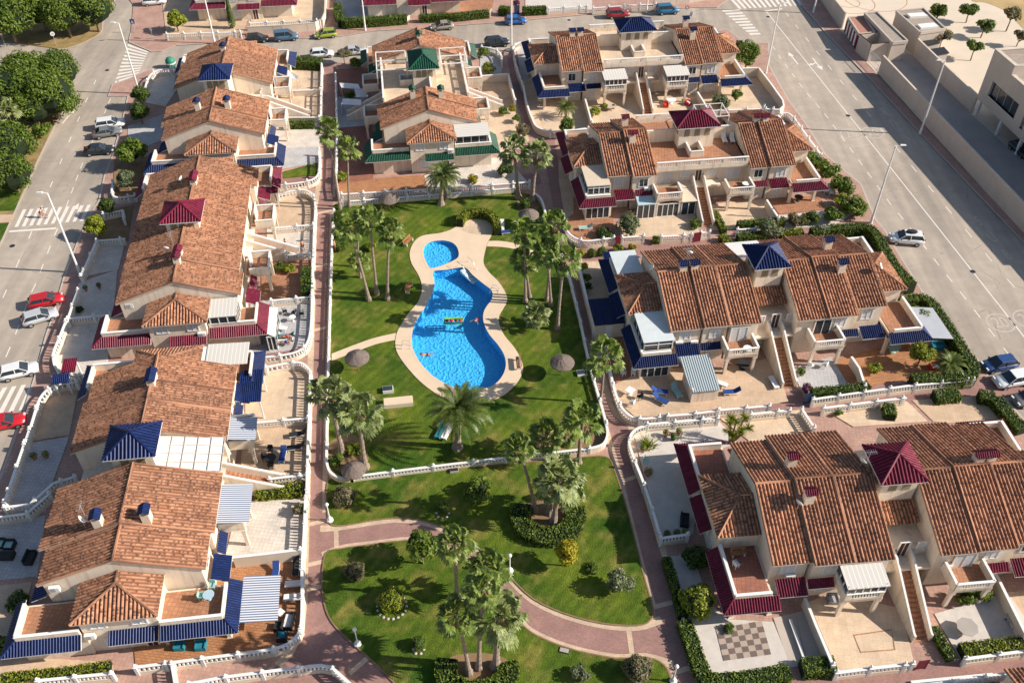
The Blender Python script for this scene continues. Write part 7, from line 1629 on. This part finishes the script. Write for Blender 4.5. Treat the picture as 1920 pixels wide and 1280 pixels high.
# ---------------------------------------------------------------- people
M['skin'] = mplain('skin', (.50,.27,.18), .6, .06); M['hair'] = mplain('hair', (.05,.03,.02), .7, .2)
def skinned(verts, edges, radii, mat, name):
    me = bpy.data.meshes.new(name); me.from_pydata(verts, edges, []); o = bpy.data.objects.new('t', me); C.objects.link(o); o.modifiers.new('s', 'SKIN'); o.modifiers.new('d', 'SUBSURF').levels = 1
    for i, r in enumerate(radii): me.skin_vertices[0].data[i].radius = (r, r)
    me.skin_vertices[0].data[0].use_root = True; dg = bpy.context.evaluated_depsgraph_get(); out = bpy.data.meshes.new_from_object(o.evaluated_get(dg)); bpy.data.objects.remove(o); out.name = name; out.materials.clear(); out.materials.append(mat); shadeflat(out, True); return out
def person(label, px, z, ang, pose, shirt=None, shorts='cush_blue'):
    b = G(*px, z); root = thing('person', label, 'person', b, R(ang), 'people')
    #        pelvis      chest        neck       head        L sh/el/hand, R sh/el/hand, L hip/knee/ankle/toe, R ...
    J = {'stand': [(0,0,.95),(0,0,1.3),(0,0,1.5),(0,.01,1.66),(-.19,0,1.42),(-.26,.02,1.12),(-.24,-.1,.88),(.19,0,1.42),(.26,.02,1.12),(.24,-.1,.88),(-.1,0,.9),(-.11,-.02,.5),(-.11,.03,.08),(-.12,-.14,.04),(.1,0,.9),(.12,-.1,.5),(.12,-.02,.08),(.13,-.2,.04)],
         'cycle': [(0,.15,.95),(0,-.08,1.25),(0,-.2,1.42),(0,-.28,1.56),(-.18,-.14,1.36),(-.24,-.36,1.15),(-.2,-.58,1.02),(.18,-.14,1.36),(.24,-.36,1.15),(.2,-.58,1.02),(-.1,.12,.92),(-.12,-.22,.72),(-.11,-.05,.3),(-.11,-.18,.26),(.1,.12,.92),(.12,-.12,.62),(.11,.08,.18),(.11,-.06,.14)],
         'lie': [(0,0,.12),(.36,0,.16),(.54,0,.2),(.7,0,.24),(.46,-.2,.15),(.22,-.34,.1),(.02,-.32,.1),(.46,.2,.15),(.3,.4,.1),(.52,.44,.1),(-.05,-.1,.11),(-.48,-.13,.2),(-.9,-.12,.1),(-.95,-.12,.2),(-.05,.1,.11),(-.5,.14,.12),(-.92,.14,.09),(-.97,.14,.2)],
         'swim': [(0,0,-.15),(.33,0,-.03),(.5,0,.03),(.64,0,.1),(.4,-.2,-.02),(.55,-.45,-.04),(.78,-.5,-.06),(.4,.2,-.02),(.5,.46,-.04),(.72,.55,-.06),(-.05,-.1,-.18),(-.42,-.16,-.28),(-.82,-.14,-.24),(-.95,-.14,-.24),(-.05,.1,-.18),(-.42,.2,-.22),(-.8,.24,-.3),(-.93,.24,-.3)]}[pose]
    E_ = [(0,1),(1,2),(2,3),(1,4),(4,5),(5,6),(1,7),(7,8),(8,9),(0,10),(10,11),(11,12),(12,13),(0,14),(14,15),(15,16),(16,17)]; Rr = [.15,.155,.06,.10,.07,.05,.035,.07,.05,.035,.1,.075,.045,.04,.1,.075,.045,.04]
    link('body', cached(('pb', pose), lambda: skinned(J, E_, Rr, M['skin'], 'body')), root)
    hd = Vector(J[3]); m = MB(); m.lathe([(.02,-.02),(.112,0),(.118,.06),(.08,.13),(.02,.15)], (hd.x, hd.y + .01, hd.z), 10); m.build('hair', M['hair'], root, True)
    link('shorts', cached(('ps', pose, shorts), lambda: skinned([J[0], J[10], tuple(Vector(J[10]).lerp(Vector(J[11]), .55)), J[14], tuple(Vector(J[14]).lerp(Vector(J[15]), .55))], [(0,1),(1,2),(0,3),(3,4)], [.165,.115,.095,.115,.095], M[shorts], 'shorts')), root)
    if shirt: link('shirt', cached(('pt', pose, shirt), lambda: skinned([J[1], tuple(Vector(J[0]).lerp(Vector(J[1]), .3)), J[4], tuple(Vector(J[4]).lerp(Vector(J[5]), .6)), J[7], tuple(Vector(J[7]).lerp(Vector(J[8]), .6))], [(0,1),(0,2),(2,3),(0,4),(4,5)], [.172,.165,.085,.07,.085,.07], M[shirt], 'shirt')), root)
person('person in white shirt riding a bicycle over the left zebra crossing', (81,408), .02, 75, 'cycle', 'cush_white', 'cush_red')
b = G(81,408,.02); root = thing('bicycle', 'bicycle ridden over the left zebra crossing', 'bicycle', b, R(75))
for y in (-.52, .52): m = MB(); m.tube([(0, y + .33*math.cos(6.2832*k/14), .34 + .33*math.sin(6.2832*k/14)) for k in range(15)], .025, 5, False); m.build('wheel', M['tyre'], root)
m = MB()
for p, q in (((0,.52,.34),(0,.15,.86)), ((0,.15,.86),(0,-.42,.84)), ((0,-.05,.34),(0,.15,.9)), ((0,-.05,.34),(0,-.42,.8)), ((0,-.05,.34),(0,.52,.34)), ((0,-.52,.34),(0,-.42,.98)), ((-.25,-.5,1.0),(.25,-.5,1.0))): m.tube([p, q], .022, 5)
m.build('frame', M['signred'], root); m = MB(); m.box(-.07,.07,.02,.28,.88,.93); m.build('saddle', M['dark'], root)
person('person in orange shorts standing by the left pool garden wall', (629,470), .2, 100, 'stand', None, 'cush_red')
person('swimmer stretched out on the left side of the pool', (799,663), .13, 200, 'swim', None, 'maroonpaint')
person('bather in the water by the right bend of the pool', (894,598), .05, 240, 'swim', None, 'cush_red')
person('sunbather lying on the teal towel lounger', (540,632), .62, 0, 'lie', None, 'cush_red')
person('sunbather lying on the white lounger by the curved balustrade', (538,642), .62, 0, 'lie', None, 'cush_blue')
person('person standing on the patio by the brick path with a bicycle', (569,470), .2, 30, 'stand', None, 'cush_dark')
person('person standing at the wall of the pale grey patio', (537,468), .2, -60, 'stand', 'maroonpaint', 'cush_dark')
# loose roof tubes: pale pipes along the brick lanes, manhole covers on the roads
def manhole(label, px, r=.35):
    b = G(*px, .004); root = tag(MBdisc(r), label, 'manhole cover', 'manhole covers'); root.location = b
def MBdisc(r): m = MB(); m.lathe([(r,0),(r,.012)], n=16); return m.build('manhole_cover', M['dark'])
for a in (('manhole cover on the left road near the far zebra', (201,132)), ('manhole cover on the left road by the dashes', (23,461)), ('manhole cover on the avenue beside the solid line', (1824,509)), ('manhole cover at the top of the avenue', (1440,32)), ('manhole cover on the street by the far right block', (1067,38)), ('manhole cover on the avenue near the speed marks', (1590,217))): manhole(*a)
